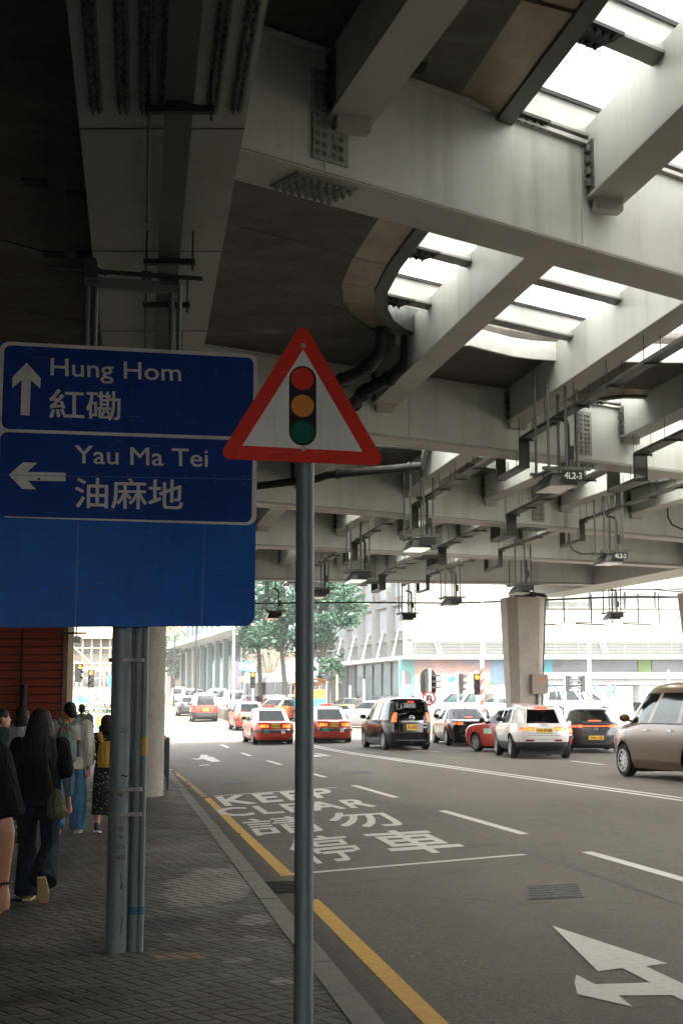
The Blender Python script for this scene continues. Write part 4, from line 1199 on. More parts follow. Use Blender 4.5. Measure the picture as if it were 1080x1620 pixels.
# cable loop drops on the beam webs
for px, py, d, lab in ((905, 870, 43.2, 'fourth'), (1062, 830, 37.2, 'third')):
    p = ony(px, py, d)
    t = tag(MB().tube([p + Vector((-.1, 0, .7)), p + Vector((-.1, 0, .2)), p + Vector((0, 0, 0)), p + Vector((.25, 0, -.12)), p + Vector((.6, 0, -.12))], .025, 6).build('cable', MIDM), 'thin grey cable bending down the face of the %s beam' % lab, 'cable')

# ------------------------------------------------------------------ vehicles
def interp(tab, z):
    if z <= tab[0][0]: return tab[0][1:]
    for a, b in zip(tab, tab[1:]):
        if z <= b[0]:
            t = (z - a[0]) / (b[0] - a[0] + 1e-9)
            return tuple(lerp(p, q, t) for p, q in zip(a[1:], b[1:]))
    return tab[-1][1:]
S96, EXN = .96, 6.0
QE = (1 - S96 ** EXN) ** (1 / EXN)
class Car:
    """y runs forward, x to the right; every outline is a horizontal slice (z, rear y, front y, half width)"""
    def __init__(s, lower, upper, roof, n=6.0): s.lo, s.up, s.ro, s.n = lower, upper, roof, n; s.QE = (1 - S96 ** n) ** (1 / n)
    def pr(s, z):
        if z <= s.lo[-1][0]: return interp(s.lo, z)
        if z <= s.up[-1][0]: return interp(s.up, z)
        return interp(s.ro, z)
    def side(s, y, z, sg, off=0.0):
        r, f, w_ = s.pr(z); a = (f - r) / 2; c = (f + r) / 2; q = max(-S96, min(S96, (y - c) / a))
        return Vector((sg * (w_ * (1 - abs(q) ** s.n) ** (1 / s.n) + off), c + a * q, z))
    def end(s, q, z, front, off=0.0):
        r, f, w_ = s.pr(z); a = (f - r) / 2; c = (f + r) / 2; q = max(-QE, min(QE, q)) * s.QE / QE
        y = a * (1 - abs(q) ** s.n) ** (1 / s.n) + off
        return Vector((w_ * q, c + (y if front else -y), z))
    def ring(s, z, n1=44, n2=14):
        r, f, w_ = s.pr(z); c = (f + r) / 2; a = (f - r) / 2; P = []
        for i in range(n1): P.append(s.side(c + a * S96 * (-1 + 2 * i / (n1 - 1)), z, 1))
        for i in range(1, n2 - 1): P.append(s.end(QE * (1 - 2 * i / (n2 - 1)), z, True))
        for i in range(n1): P.append(s.side(c + a * S96 * (1 - 2 * i / (n1 - 1)), z, -1))
        for i in range(1, n2 - 1): P.append(s.end(QE * (-1 + 2 * i / (n2 - 1)), z, False))
        return P
    def patch_end(s, mb, z0, z1, q0, q1, front=False, off=.008, n=5, m=4):
        vs = []
        for i in range(m + 1):
            z = lerp(z0, z1, i / m)
            for j in range(n + 1):
                t = j / n; a = lerp(q0[0], q0[1], t) if isinstance(q0, tuple) else lerp(q0, q1, t)
                vs.append(s.end(a, z, front, off))
        mb.add(vs, [(i * (n + 1) + j, i * (n + 1) + j + 1, (i + 1) * (n + 1) + j + 1, (i + 1) * (n + 1) + j) for i in range(m) for j in range(n)])
    def patch_side(s, mb, sg, z0, z1, yb, yt, off=.006, n=6, m=4):
        vs = []
        for i in range(m + 1):
            t = i / m; z = lerp(z0, z1, t); a, b = lerp(yb[0], yt[0], t), lerp(yb[1], yt[1], t)
            for j in range(n + 1): vs.append(s.side(lerp(a, b, j / n), z, sg, off))
        mb.add(vs, [(i * (n + 1) + j, i * (n + 1) + j + 1, (i + 1) * (n + 1) + j + 1, (i + 1) * (n + 1) + j) for i in range(m) for j in range(n)])
def paint(name, col, rough=.25, metal=0.0): return pm("car_paint_" + name, col, rough, metal, .03, 2, coat=.45, spec=.35)
SEAT = pm("seat_dark", (.025, .025, .026), .8)
CLAD = pm("black_cladding", (.018, .018, .018), .6)
def make_car(name, label, cat, loc, head, lower, upper, roof, wheels, body, roofmat=None, clad_z=0.0, glass=None, rglass=None, segs=None, dz=None, detail=True, group=None, tail=None, plate=None, extra=None, rear_q=.69, bumper=None, spokes=9, roof_sign=False, scale=1.0, rnd=6.0):
    C = Car(lower, upper, roof, rnd)
    t = thing(name, label, cat, loc, -R(head), group)
    t.scale = (scale, scale, scale)
    glass = glass or CARGLASS; rglass = rglass or glass
    zbelt, zroof = lower[-1][0], upper[-1][0]
    mats = [body, roofmat or body, CLAD, BLACK]
    mb = MB()
    # lower shell
    zs = []; z = lower[0][0]
    for a, b in zip(lower, lower[1:]):
        k = max(1, int((b[0] - a[0]) / (.055 if detail else .12)))
        zs += [lerp(a[0], b[0], i / k) for i in range(k)]
    zs.append(zbelt)
    rings = [C.ring(z, 56 if detail else 26, 14 if detail else 8) for z in zs]
    N = len(rings[0]); V = [p.copy() for r_ in rings for p in r_]
    wy = wheels[:2]; wr = wheels[2]; AR = wr + .065
    ins = [False] * len(V)
    for i, p in enumerate(V):
        for y in wy:
            if abs(p.x) > .55 * lower[2][3] and (p.y - y) ** 2 + (p.z - wr) ** 2 < AR * AR: ins[i] = y
    fs = []
    for i in range(len(rings) - 1):
        for j in range(N):
            f = (i * N + j, i * N + (j + 1) % N, (i + 1) * N + (j + 1) % N, (i + 1) * N + j)
            if not all(ins[q] is not False for q in f): fs.append(f)
    for i, p in enumerate(V):
        if ins[i] is not False:
            d = Vector((0, p.y - ins[i], p.z - wr))
            if d.length < 1e-4: d = Vector((0, 0, 1))
            d = d.normalized() * AR; p.y = ins[i] + d.y; p.z = wr + d.z
    V2 = [tuple(p) for p in V]
    o0 = len(mb.v); mb.v += V2
    for f in fs:
        zc = sum(V[i].z for i in f) / 4; yc = sum(V[i].y for i in f) / 4
        k = 0
        if zc < clad_z: k = 2
        if bumper and bumper[0] < zc < bumper[1]: k = 2
        mb.f.append([i + o0 for i in f]); mb.mi.append(k)
    # roof shell
    zs2 = [lerp(roof[0][0], roof[-1][0], (i / 7)) for i in range(8)]
    rr = [C.ring(z, 24, 10) for z in zs2]; M_ = len(rr[0])
    mb.cur = 1
    fsr = [(i * M_ + j, i * M_ + (j + 1) % M_, (i + 1) * M_ + (j + 1) % M_, (i + 1) * M_ + j) for i in range(7) for j in range(M_)]
    fsr.append(tuple(7 * M_ + j for j in range(M_)))
    mb.add([p for r_ in rr for p in r_], fsr)
    # pillars and glass
    r0, f0, _ = C.pr(zbelt + 1e-4); r1, f1, _ = C.pr(zroof)
    a0, a1 = (f0 - r0) / 2, (f1 - r1) / 2; c0, c1 = (f0 + r0) / 2, (f1 + r1) / 2
    lo0, hi0, lo1, hi1 = c0 - a0 * S96, c0 + a0 * S96, c1 - a1 * S96, c1 + a1 * S96
    segs = segs or [(.0, .10, 'p'), (.10, .36, 'g'), (.36, .40, 'b'), (.40, .66, 'g'), (.66, .70, 'b'), (.70, .95, 'g'), (.95, 1, 'p')]
    zb2 = zbelt + .001
    gl_ = MB()
    gpanes = []
    for sg in (-1, 1):
        for u0, u1, kind in segs:
            yb = (lerp(lo0, hi0, u0), lerp(lo0, hi0, u1)); yt = (lerp(lo1, hi1, u0), lerp(lo1, hi1, u1))
            if kind in 'gd':
                g_ = MB(); C.patch_side(g_, sg, zb2, zroof, yb, yt, 0); gpanes.append((g_, rglass if kind == 'd' else glass, 'side_window'))
            else:
                mb.cur = {'p': 1, 'b': 3, 'l': 0}[kind]; C.patch_side(mb, sg, zb2, zroof, yb, yt, 0, 2, 4)
    for front in (False, True):
        mb.cur = 1 if not front else 3
        qq = rear_q
        for a, b in ((-QE, -qq), (qq, QE)): C.patch_end(mb, zb2, zroof, a, b, front, 0, 2, 4)
        g_ = MB(); C.patch_end(g_, zb2, zroof, -qq, qq, front, 0, 8, 4); gpanes.append((g_, rglass if not front else glass, 'windscreen' if front else 'rear_window'))
    # black top of the cabin floor
    mb.cur = 3; rg = C.ring(zbelt - .02, 24, 10); mb.add(rg, [tuple(range(len(rg)))])
    rg = C.ring(lower[0][0] + .005, 24, 10); mb.add([Vector((p.x * .86, p.y * .97, p.z)) for p in rg], [tuple(range(len(rg)))])
    # seams of the doors
    if detail:
        mb.cur = 3
        for u0, u1, kind in segs:
            if kind == 'b' or u1 > .94 and kind == 'p':
                y_ = lerp(lo0, hi0, (u0 + u1) / 2 if kind == 'b' else u0)
                for sg in (-1, 1): C.patch_side(mb, sg, lower[0][0] + .16, zbelt - .01, (y_ - .006, y_ + .006), (y_ - .006, y_ + .006), .0025, 1, 10)
        for sg in (-1, 1):
            y_ = lerp(lo0, hi0, .5)
            C.patch_side(mb, sg, lower[0][0] + .15, lower[0][0] + .16, (wy[0] + AR, wy[1] - AR), (wy[0] + AR, wy[1] - AR), .0025, 14, 1)
        zt_ = lower[0][0] + .42
        C.patch_end(mb, zt_, zt_ + .010, -.62, .62, False, .003, 10, 1)
    mb.cur = 0
    bo = mb.build('body', mats, t, True, 32)
    for g_, m_, nm in gpanes: g_.build(nm, m_, t, True)
    # dark inner arches and floor
    mb = MB(); w0 = lower[2][3]
    mb.box((0, (wy[0] + wy[1]) / 2, lower[0][0] + .20), (w0 * 2 - .42, wy[1] - wy[0] + 1.1, .26))
    for y in wy: mb.box((0, y, wr + .1), (w0 * 2 - .50, AR * 2.1, wr + .3))
    mb.build('underbody', BLACK, t)
    # seats and head rests seen through the glass
    mb = MB()
    for y in (lerp(lo0, hi0, .62), lerp(lo0, hi0, .30)):
        for x in (-.38, .38):
            mb.box((x, y, zbelt + .02), (.46, .14, .40)); mb.box((x, y, zbelt + .30), (.24, .09, .15))
    mb.build_each('seat', SEAT, t)
    # wheels
    for sg in (-1, 1):
        for y in wy:
            wx = sg * (w0 - .02); mb = MB(); ww = .2
            prof = [(wr * .66, 0), (wr * .93, 0), (wr, .03), (wr, ww - .03), (wr * .93, ww), (wr * .60, ww)]
            k = 28 if detail else 16; vs = []
            for rr_, h in prof:
                for j in range(k):
                    a = 2 * math.pi * j / k; vs.append((wx - sg * h, y + rr_ * math.cos(a), wr + rr_ * math.sin(a)))
            mb.add(vs, [(i * k + j, i * k + (j + 1) % k, (i + 1) * k + (j + 1) % k, (i + 1) * k + j) for i in range(len(prof) - 1) for j in range(k)])
            wo = mb.build('wheel', RUBBER, t, True)
            mb = MB(); x0 = wx - sg * .025
            mb.tube([(wx - sg * .06, y, wr), (wx - sg * .10, y, wr)], wr * .64, k)
            rm = MB()
            k2 = k; vs = []
            for rr_, h in ((wr * .68, .0), (wr * .62, .0), (wr * .60, .06)):
                for j in range(k2):
                    a = 2 * math.pi * j / k2; vs.append((wx - sg * (h - .003), y + rr_ * math.cos(a), wr + rr_ * math.sin(a)))
            rm.add(vs, [(i * k2 + j, i * k2 + (j + 1) % k2, (i + 1) * k2 + (j + 1) % k2, (i + 1) * k2 + j) for i in range(2) for j in range(k2)])
            for q in range(spokes):
                a = 2 * math.pi * q / spokes + .2
                rm.bar((x0, y + wr * .08 * math.cos(a), wr + wr * .08 * math.sin(a)), (x0, y + wr * .64 * math.cos(a), wr + wr * .64 * math.sin(a)), wr * .13, .02, up=(1, 0, 0))
            rm.tube([(x0 - sg * .01, y, wr), (x0 + sg * .015, y, wr)], wr * .16, 12)
            ro = rm.build('rim', ALU, wo, True)
            mb.build('brake_drum', BLACK, wo)
    # mirrors and door handles
    ym = lerp(lo0, hi0, .93)
    for sg in (-1, 1):
        p = C.side(ym, zbelt + .02, sg); mb = MB()
        mb.ball((p.x + sg * .13, p.y, p.z + .09), (.12, .055, .085), 12, 8); mb.bar((p.x - sg * .02, p.y, p.z + .02), (p.x + sg * .1, p.y, p.z + .05), .05, .04)
        mb.build('wing_mirror', CLAD if name in ('taxi', 'hatchback') else body, t, True)
    if detail:
        for u in (.42, .68):
            for sg in (-1, 1):
                y_ = lerp(lo0, hi0, u); p = C.side(y_, zbelt - .13, sg, .012); mb = MB()
                mb.bar((p.x, p.y - .09, p.z), (p.x, p.y + .09, p.z), .03, .028); mb.build('door_handle', CHROME, t)
    if tail:
        for z0, z1, q0, q1, sy, m_ in tail:
            for sg in (-1, 1):
                mb = MB(); C.patch_end(mb, z0, z1, sg * q0, sg * q1, False, .012, 6, 3)
                if sy:
                    r_, f_, _ = C.pr((z0 + z1) / 2)
                    C.patch_side(mb, sg, z0 + .01, z1 - .01, (r_, r_ + sy), (r_, r_ + sy * .8), .010, 4, 3)
                mb.build('tail_lamp', m_, t, True)
    if plate:
        txt, z, wd, ht = plate
        p = C.end(0, z, False, .016); mb = MB(); mb.box((0, p.y - .008, z), (wd, .015, ht)); pl = mb.build('number_plate', PLATE, t)
        if txt:
            mb = MB(); put_text(mb, txt, lambda u, v: ((u - .5) * wd * .84, p.y - .0185, z + (v - .5) * ht * .62), .02); mb.build('lettering', BLACK, pl)
    if extra: extra(C, t, bo)
    if roof_sign:
        zt = roof[-1][0]; yc = (roof[-1][1] + roof[-1][2]) / 2; mb = MB()
        mb.box((0, yc, zt + .065), (.62, .16, .13)); rs = mb.build('roof_sign', pm('taxi_sign_pink', (.75, .45, .38), .5), t)
        mb = MB(); put_text(mb, 'TAXI', lambda u, v: (-.24 + u * .48, yc - .082, zt + .025 + v * .085), .02); mb.build('lettering', S_RED, rs)
    return t
def slab_light(C, t, z, hw, h=.03, m_=None, off=.012, front=False, nm='brake_lamp'):
    mb = MB(); C.patch_end(mb, z - h / 2, z + h / 2, -hw, hw, front, off, 6, 1); return mb.build(nm, m_ or L_BRAKE, t)
# --- red taxis
TAXI = dict(lower=[(.20, -2.22, 2.2, .76), (.32, -2.33, 2.32, .83), (.5, -2.36, 2.35, .85), (.70, -2.35, 2.34, .85), (.84, -2.31, 2.2, .845), (.90, -2.26, 2.05, .84), (.945, -2.1, 1.7, .83), (.97, -1.42, 1.10, .82)],
            upper=[(.97, -1.40, 1.08, .80), (1.20, -1.12, .72, .735), (1.39, -.88, .38, .67)], roof=[(1.39, -.88, .38, .67), (1.45, -.80, .30, .62), (1.49, -.62, .12, .48), (1.505, -.4, -.05, .3)], wheels=(-1.42, 1.36, .31))
RED = paint('taxi_red', (.36, .030, .014)); SILV = paint('taxi_silver', (.55, .55, .52), .3, .4)
def taxi_bits(C, t, bo):
    mb = MB(); C.patch_end(mb, .50, .585, -.74, .74, False, .05, 12, 2)
    for sg in (-1, 1): C.patch_side(mb, sg, .50, .585, (-2.36, -1.85), (-2.36, -1.85), .03, 5, 2)
    mb.build('bumper_strip', CLAD, t, True)
    mb = MB(); C.patch_end(mb, .60, .625, -.7, .7, False, .02, 10, 1); C.patch_end(mb, .875, .895, -.28, .28, False, .02, 4, 1); mb.build('chrome_strip', CHROME, t)
    p = C.end(-.45, .50, False, .06); mb = MB()
    pts = [(p.x + .15 * math.cos(a), p.z - .02 + .12 * math.sin(a)) for a in [math.pi * i / 10 for i in range(11)]]
    mb.prism(pts, lambda a, z, h: (a, p.y - h, z), 0, .012); mb.build('seat_badge', pm('badge_green', (.02, .22, .13), .4), t)
    p = C.end(.36, .52, False, .06); mb = MB(); mb.box((p.x, p.y - .005, p.z), (.16, .012, .13)); mb.build('lpg_label', S_WHITE, t)
    for sg in (-1, 1):
        p = C.end(sg * .60, 0.27, False, 0)
    for q in (-.3,): 
        mb = MB(); mb.box((.1, -1.42, .45), (.06, .02, .3)); mb.build('mud_flap', BLACK, t)
TTAIL = [(.70, .82, .50, .72, .10, L_AMBER), (.70, .82, .34, .48, 0, L_TAIL), (.70, .82, .20, .33, 0, L_RED)]
def taxi(label, loc, head, grp='red city taxis', detail=True, scale=1.0, nm='taxi', plate=('RX 528', .765, .34, .17)):
    return make_car(nm, label, 'taxi', loc, head, body=RED, roofmat=SILV, tail=TTAIL, plate=plate, extra=taxi_bits, roof_sign=True, group=grp, detail=detail, scale=scale, segs=[(0, .16, 'p'), (.16, .47, 'g'), (.47, .52, 'p'), (.52, .95, 'g'), (.95, 1, 'p')], **TAXI)
def at_road(px, py): p = onroad(px, py); return p
p = at_road(424, 1178.5); taxi('red and silver taxi with lit tail lamps waiting just left of the sign pole', (p.x - .16, p.y + 2.2, p.z), -11.5)
p = at_road(524, 1176); taxi('red and silver taxi seen close on the right of the sign pole', (p.x - .3, p.y + 2.3, p.z), -10.5)
p = at_road(770, 1190); rt = taxi('red taxi turning left with green door panel, half hidden by the white hatchback', (6.0, 49.2, road_z(5.2, 49)), -27)
C_ = Car(TAXI['lower'], TAXI['upper'], TAXI['roof']); mb = MB(); C_.patch_side(mb, -1, .62, .80, (.25, .78), (.25, .78), .012, 3, 2); mb.build('door_panel', pm('door_panel_green', (.30, .48, .33), .4), rt)
# --- black minivan
MPV = dict(lower=[(.18, -2.2, 2.25, .78), (.32, -2.36, 2.38, .84), (.6, -2.38, 2.40, .86), (.85, -2.36, 2.34, .865), (.98, -2.35, 2.15, .86), (1.05, -2.34, 1.62, .855)],
           upper=[(1.05, -2.335, 1.60, .85), (1.35, -2.28, 1.15, .80), (1.66, -2.16, .68, .735)], roof=[(1.66, -2.18, .68, .735), (1.75, -2.16, .5, .70), (1.82, -2.0, .2, .6), (1.85, -1.6, -.1, .42)], wheels=(-1.45, 1.42, .325))
BLK = paint('black', (.006, .006, .006), .14)
def emblem_ring(mb, c, r, th=.012, n=20): mb.tube([(c[0] + r * math.cos(2 * math.pi * i / n), c[1], c[2] + r * math.sin(2 * math.pi * i / n)) for i in range(n + 1)], th, 5, False)
def mpv_bits(C, t, bo):
    slab_light(C, t, 1.70, .17, .045, L_BRAKE, .02)
    mb = MB(); C.patch_end(mb, .97, 1.035, -.50, .50, False, .03, 6, 1); g = mb.build('chrome_bar', CHROME, t)
    mb = MB(); p = C.end(0, 1.13, False, .02); emblem_ring(mb, (0, p.y, 1.13), .085, .014); mb.bar((-.11, p.y - .005, 1.13), (.11, p.y - .005, 1.13), .012, .03); mb.build('badge', CHROME, t)
    mb = MB(); C.patch_end(mb, .34, .36, -.68, .68, False, .03, 8, 1); mb.build('chrome_strip', CHROME, t)
    mb = MB(); C.patch_end(mb, .60, .62, -.7, .7, False, .004, 8, 1)
    mb.build('tailgate_seam', BLACK, t)
    mb = MB()
    for z, q in ((.92, .58), (.80, .58)): p = C.end(q, z, False, .012); mb.box((p.x, p.y, z), (.16, .01, .035))
    mb.build('script_badge', CHROME, t)
    mb = MB(); p = C.end(-.1, 1.09, False, .03); mb.bar((p.x - .4, p.y, 1.10), (p.x + .1, p.y, 1.12), .02, .02); mb.build('wiper', BLACK, t)
    mb = MB()
    zt = 1.80
    C.patch_end(mb, 1.74, 1.80, -.68, .68, False, .10, 8, 1); mb.build('roof_spoiler', BLK, t)
make_car('minivan', 'black minivan with glowing tail lamps and chrome tailgate bar in the middle of the street', 'minivan', (1.97, 53.3, road_z(2.3, 52)), -13, body=BLK, glass=CARGLASSD, rglass=CARGLASSD, plate=('VS 6420', .80, .42, .21),
         tail=[(.98, 1.32, .70, .775, .16, L_TAIL), (.60, .70, .70, .76, .05, L_RED)], extra=mpv_bits, spokes=10, rnd=5.2,
         segs=[(0, .07, 'b'), (.07, .33, 'd'), (.33, .37, 'b'), (.37, .64, 'd'), (.64, .68, 'b'), (.68, .90, 'g'), (.90, 1, 'p')], rear_q=.74, **MPV)
# --- tan minivan, right edge
MPV2 = dict(lower=[(.20, -2.25, 2.2, .82), (.34, -2.40, 2.36, .90), (.6, -2.42, 2.42, .92), (.80, -2.41, 2.40, .925), (.95, -2.40, 2.28, .92), (1.05, -2.39, 1.98, .91), (1.10, -2.38, 1.66, .90)],
            upper=[(1.10, -2.375, 1.66, .895), (1.40, -2.34, 1.30, .86), (1.70, -2.28, .88, .80)], roof=[(1.70, -2.28, .88, .80), (1.80, -2.24, .68, .77), (1.88, -2.1, .4, .68), (1.92, -1.7, .0, .46)], wheels=(-1.42, 1.48, .335))
TAN = paint('tan', (.135, .083, .038), .28, .12)
def tan_bits(C, t, bo):
    mb = MB()
    for sg in (-1, 1): C.patch_side(mb, sg, 1.09, 1.112, (-2.2, 1.5), (-2.2, 1.5), .012, 20, 1)
    mb.build('chrome_strip', CHROME, t)
    mb = MB()
    for sg in (-1, 1): C.patch_side(mb, sg, .62, .80, (2.02, 2.45), (2.02, 2.45), .010, 6, 3)
    mb.build('headlamp', pm('lamp_lens', (.55, .52, .46), .1, coat=1), t)
    mb = MB()
    for sg in (-1, 1): C.patch_side(mb, sg, .70, .74, (2.0, 2.06), (2.0, 2.06), .014, 2, 1)
    mb.build('side_marker', L_TAIL, t)
make_car('minivan', 'tan minivan with chrome handles entering the picture at the right edge', 'minivan', (7.42, 30.15, road_z(7, 30)), -14.5, body=TAN, glass=CARGLASS, rglass=CARGLASSD, extra=tan_bits, spokes=10,
         segs=[(0, .06, 'p'), (.06, .32, 'd'), (.32, .36, 'p'), (.36, .645, 'd'), (.645, .685, 'p'), (.685, .93, 'g'), (.93, 1, 'p')], plate=('TP 913', .8, .42, .14), scale=1.05, rnd=4.6, **MPV2)
# --- white hatchback
SUV = dict(lower=[(.26, -1.95, 2.02, .78), (.38, -2.12, 2.14, .87), (.55, -2.18, 2.2, .905), (.72, -2.20, 2.2, .915), (.88, -2.17, 2.12, .91), (.97, -2.13, 1.8, .89), (1.04, -2.06, 1.02, .865)],
           upper=[(1.04, -2.05, 1.0, .85), (1.25, -1.86, .62, .775), (1.45, -1.66, .22, .70)], roof=[(1.45, -1.68, .22, .70), (1.52, -1.60, .05, .655), (1.57, -1.35, -.15, .55), (1.59, -1.0, -.4, .36)], wheels=(-1.32, 1.30, .345))
WHT = paint('white', (.62, .605, .575), .25)
L_TAILB = lamp_mat("tail_lamp_bright", (1.0, .20, .04), .6)
def suv_bits(C, t, bo):
    mb = MB(); C.patch_end(mb, 1.465, 1.525, -.34, .34, False, .05, 6, 2); mb.build('brake_lamp', L_BRAKE, t)
    mb = MB(); C.patch_end(mb, 1.44, 1.462, -.66, .66, False, .05, 8, 1); mb.build('roof_spoiler', WHT, t)
    mb = MB(); p = C.end(0, .975, False, .012)
    for i in range(4): emblem_ring(mb, (-.083 + i * .055, p.y, .975), .036, .006, 16)
    mb.build('badge', CHROME, t)
    for sg in (-1, 1):
        mb = MB(); C.patch_end(mb, .515, .565, sg * .40, sg * .73, False, .012, 5, 1); mb.build('reflector', L_RED, t)
        mb = MB(); C.patch_end(mb, .845, .895, sg * .43, sg * .73, False, .016, 5, 1); mb.build('lamp_strip', L_AMBER, t)
    mb = MB(); C.patch_end(mb, .745, .755, -.66, .66, False, .004, 8, 1); C.patch_end(mb, .575, .583, -.70, .70, False, .004, 8, 1); mb.build('tailgate_seam', pm('seam_grey', (.12, .12, .12), .6), t)
    mb = MB(); C.patch_end(mb, 1.06, 1.075, -.45, .25, False, .02, 5, 1); mb.build('wiper', BLACK, t)
    mb = MB()
    for sg in (-1, 1): mb.tube([(sg * .62, -1.3, 1.56), (sg * .63, -1.1, 1.60), (sg * .62, -.2, 1.59), (sg * .60, -.05, 1.54)], .014, 6)
    mb.build('roof_rail', CHROME, t)
make_car('hatchback', 'white hatchback with lit tail lamps and black lower bumper in front of the pier', 'car', (5.85, 44.55, road_z(5.7, 43)), -3.0, body=WHT, clad_z=.50, plate=('YH 4708', .835, .50, .115), tail=[(.825, .93, .40, .74, .26, L_TAIL)], extra=suv_bits,
         glass=CARGLASSD, rglass=CARGLASSD, segs=[(0, .16, 'p'), (.16, .30, 'd'), (.30, .34, 'b'), (.34, .60, 'd'), (.60, .64, 'b'), (.64, .95, 'g'), (.95, 1, 'p')], spokes=10, scale=1.0, rear_q=.70, rnd=4.2, **SUV)
# --- sedans
SED = dict(lower=[(.19, -2.25, 2.25, .78), (.32, -2.38, 2.38, .86), (.52, -2.42, 2.42, .90), (.72, -2.41, 2.40, .905), (.86, -2.38, 2.25, .90), (.93, -2.34, 1.95, .885), (.99, -2.18, 1.45, .87), (1.01, -1.75, 1.15, .85)],
           upper=[(1.01, -1.72, 1.13, .83), (1.2, -1.36, .75, .74), (1.37, -1.0, .36, .66)], roof=[(1.37, -1.0, .36, .66), (1.42, -.9, .25, .60), (1.45, -.65, 0, .46), (1.46, -.4, -.2, .3)], wheels=(-1.42, 1.42, .335))
def sed_bits(C, t, bo):
    slab_light(C, t, 1.09, .22, .045, L_BRAKE, .02)
    mb = MB(); C.patch_end(mb, .90, .915, -.45, .45, False, .014, 6, 1); C.patch_end(mb, .36, .39, -.6, .6, False, .014, 6, 1); mb.build('chrome_strip', CHROME, t)
    mb = MB(); mb.bar((0, -.8, 1.42), (0, -.95, 1.50), .02, .04); mb.build('aerial_fin', BLK, t)
make_car('sedan', 'black sedan with glowing red lamps between the black minivan and the red taxi', 'car', (4.75, 57.2, road_z(4.6, 56)), -6, body=BLK, plate=('AP 7', .42, .36, .15), tail=[(.80, .90, .48, .745, .22, L_TAIL)], extra=sed_bits, rnd=4.6,
         segs=[(0, .12, 'p'), (.12, .46, 'g'), (.46, .50, 'b'), (.50, .94, 'g'), (.94, 1, 'p')], **SED)
CPE = dict(lower=[(.19, -2.3, 2.25, .80), (.32, -2.44, 2.40, .89), (.55, -2.48, 2.45, .935), (.75, -2.46, 2.42, .94), (.90, -2.40, 2.25, .925), (.98, -2.30, 1.95, .90), (1.04, -2.12, 1.3, .87)],
           upper=[(1.04, -2.10, 1.28, .86), (1.2, -1.65, .85, .77), (1.40, -1.05, .3, .66)], roof=[(1.40, -1.05, .3, .66), (1.45, -.9, .2, .60), (1.49, -.65, 0, .46), (1.50, -.4, -.2, .3)], wheels=(-1.5, 1.5, .36))
GRY = paint('dark_grey', (.075, .08, .082), .2, .3)
def cpe_bits(C, t, bo):
    mb = MB(); C.patch_end(mb, .865, .895, -.72, .72, False, .014, 14, 1); mb.build('lamp_bar', L_TAIL, t)
    slab_light(C, t, 1.06, .30, .035, L_TAIL, .03)
    mb = MB(); C.patch_end(mb, .28, .31, -.68, .68, False, .014, 10, 1); mb.build('chrome_strip', CHROME, t)
    p = C.end(0, .80, False, .012); mb = MB(); emblem_ring(mb, (0, p.y, .80), .06, .008)
    for k in range(3): a = math.pi / 2 + k * 2 * math.pi / 3; mb.bar((0, p.y, .80), (.06 * math.cos(a), p.y, .80 + .06 * math.sin(a)), .01, .012)
    mb.build('badge', CHROME, t)
    for sg in (-1, 1): mb = MB(); C.patch_end(mb, .60, .625, sg * .55, sg * .74, False, .012, 4, 1); mb.build('reflector', L_RED, t)
make_car('coupe', 'dark grey fastback sedan with a full width light bar right of the white hatchback', 'car', (8.62, 50.4, road_z(9, 51)), 3.5, body=GRY, clad_z=.40, plate=('WN 150', .50, .50, .13), tail=[(.83, .925, .58, .745, .30, L_TAIL)], extra=cpe_bits, scale=1.0, rnd=4.2,
         segs=[(0, .20, 'p'), (.20, .50, 'g'), (.50, .53, 'b'), (.53, .94, 'g'), (.94, 1, 'p')], **CPE)
# --- vehicles beyond the flyover
VAN = dict(lower=[(.2, -2.35, 2.2, .78), (.35, -2.48, 2.4, .86), (.7, -2.5, 2.45, .88), (.95, -2.5, 2.3, .88), (1.08, -2.49, 1.95, .87)],
           upper=[(1.08, -2.48, 1.93, .86), (1.4, -2.42, 1.5, .82), (1.72, -2.32, 1.05, .76)], roof=[(1.72, -2.32, 1.05, .76), (1.82, -2.28, .85, .72), (1.92, -2.05, .5, .58), (1.95, -1.7, .2, .4)], wheels=(-1.45, 1.55, .33))
WH2 = paint('van_white', (.50, .495, .47), .3); SIL = paint('silver', (.40, .41, .41), .28, .5); ORG = paint('orange', (.75, .17, .015), .2)
DKG = paint('charcoal', (.045, .05, .052), .22, .2)
FARTAIL = [(.85, 1.15, .68, .75, .1, L_RED)]
def far(px, py, spec, label, head, body, name='car', cat='car', grp=None, d=None, **k):
    p = onroad(px, py) if d is None else ony(px, 0, d)
    z = road_z(p.x, p.y)
    return make_car(name, label, cat, (p.x, p.y, z), head, body=body, detail=False, group=grp, **spec, **k)
VSEG = [(0, .05, 'l'), (.05, .27, 'd'), (.27, .31, 'l'), (.31, .56, 'd'), (.56, .60, 'l'), (.60, .92, 'g'), (.92, 1, 'l')]
far(912, 1135, VAN, 'white passenger van crossing from left to right beyond the grey fastback', 82, WH2, 'van', 'van', segs=VSEG, d=104, scale=1.08)
far(868, 1134, VAN, 'white van with dark rear glass behind the crossing van, right of the pier', 12, WH2, 'van', 'van', tail=FARTAIL, plate=(None, .7, .4, .13), d=108)
far(828, 1131, MPV, 'pale people carrier with dark rear window beside the pier foot', 8, SIL, 'minivan', 'minivan', tail=FARTAIL, d=112)
far(733, 1130, VAN, 'white and red van standing left of the striped pole', -78, WH2, 'van', 'van', segs=VSEG, d=98)
far(785, 1133, SED, 'white and blue patrol saloon behind the striped pole', -70, WH2, 'sedan', 'car', d=100, segs=[(0, .12, 'p'), (.12, .46, 'g'), (.46, .50, 'b'), (.50, .94, 'g'), (.94, 1, 'p')])
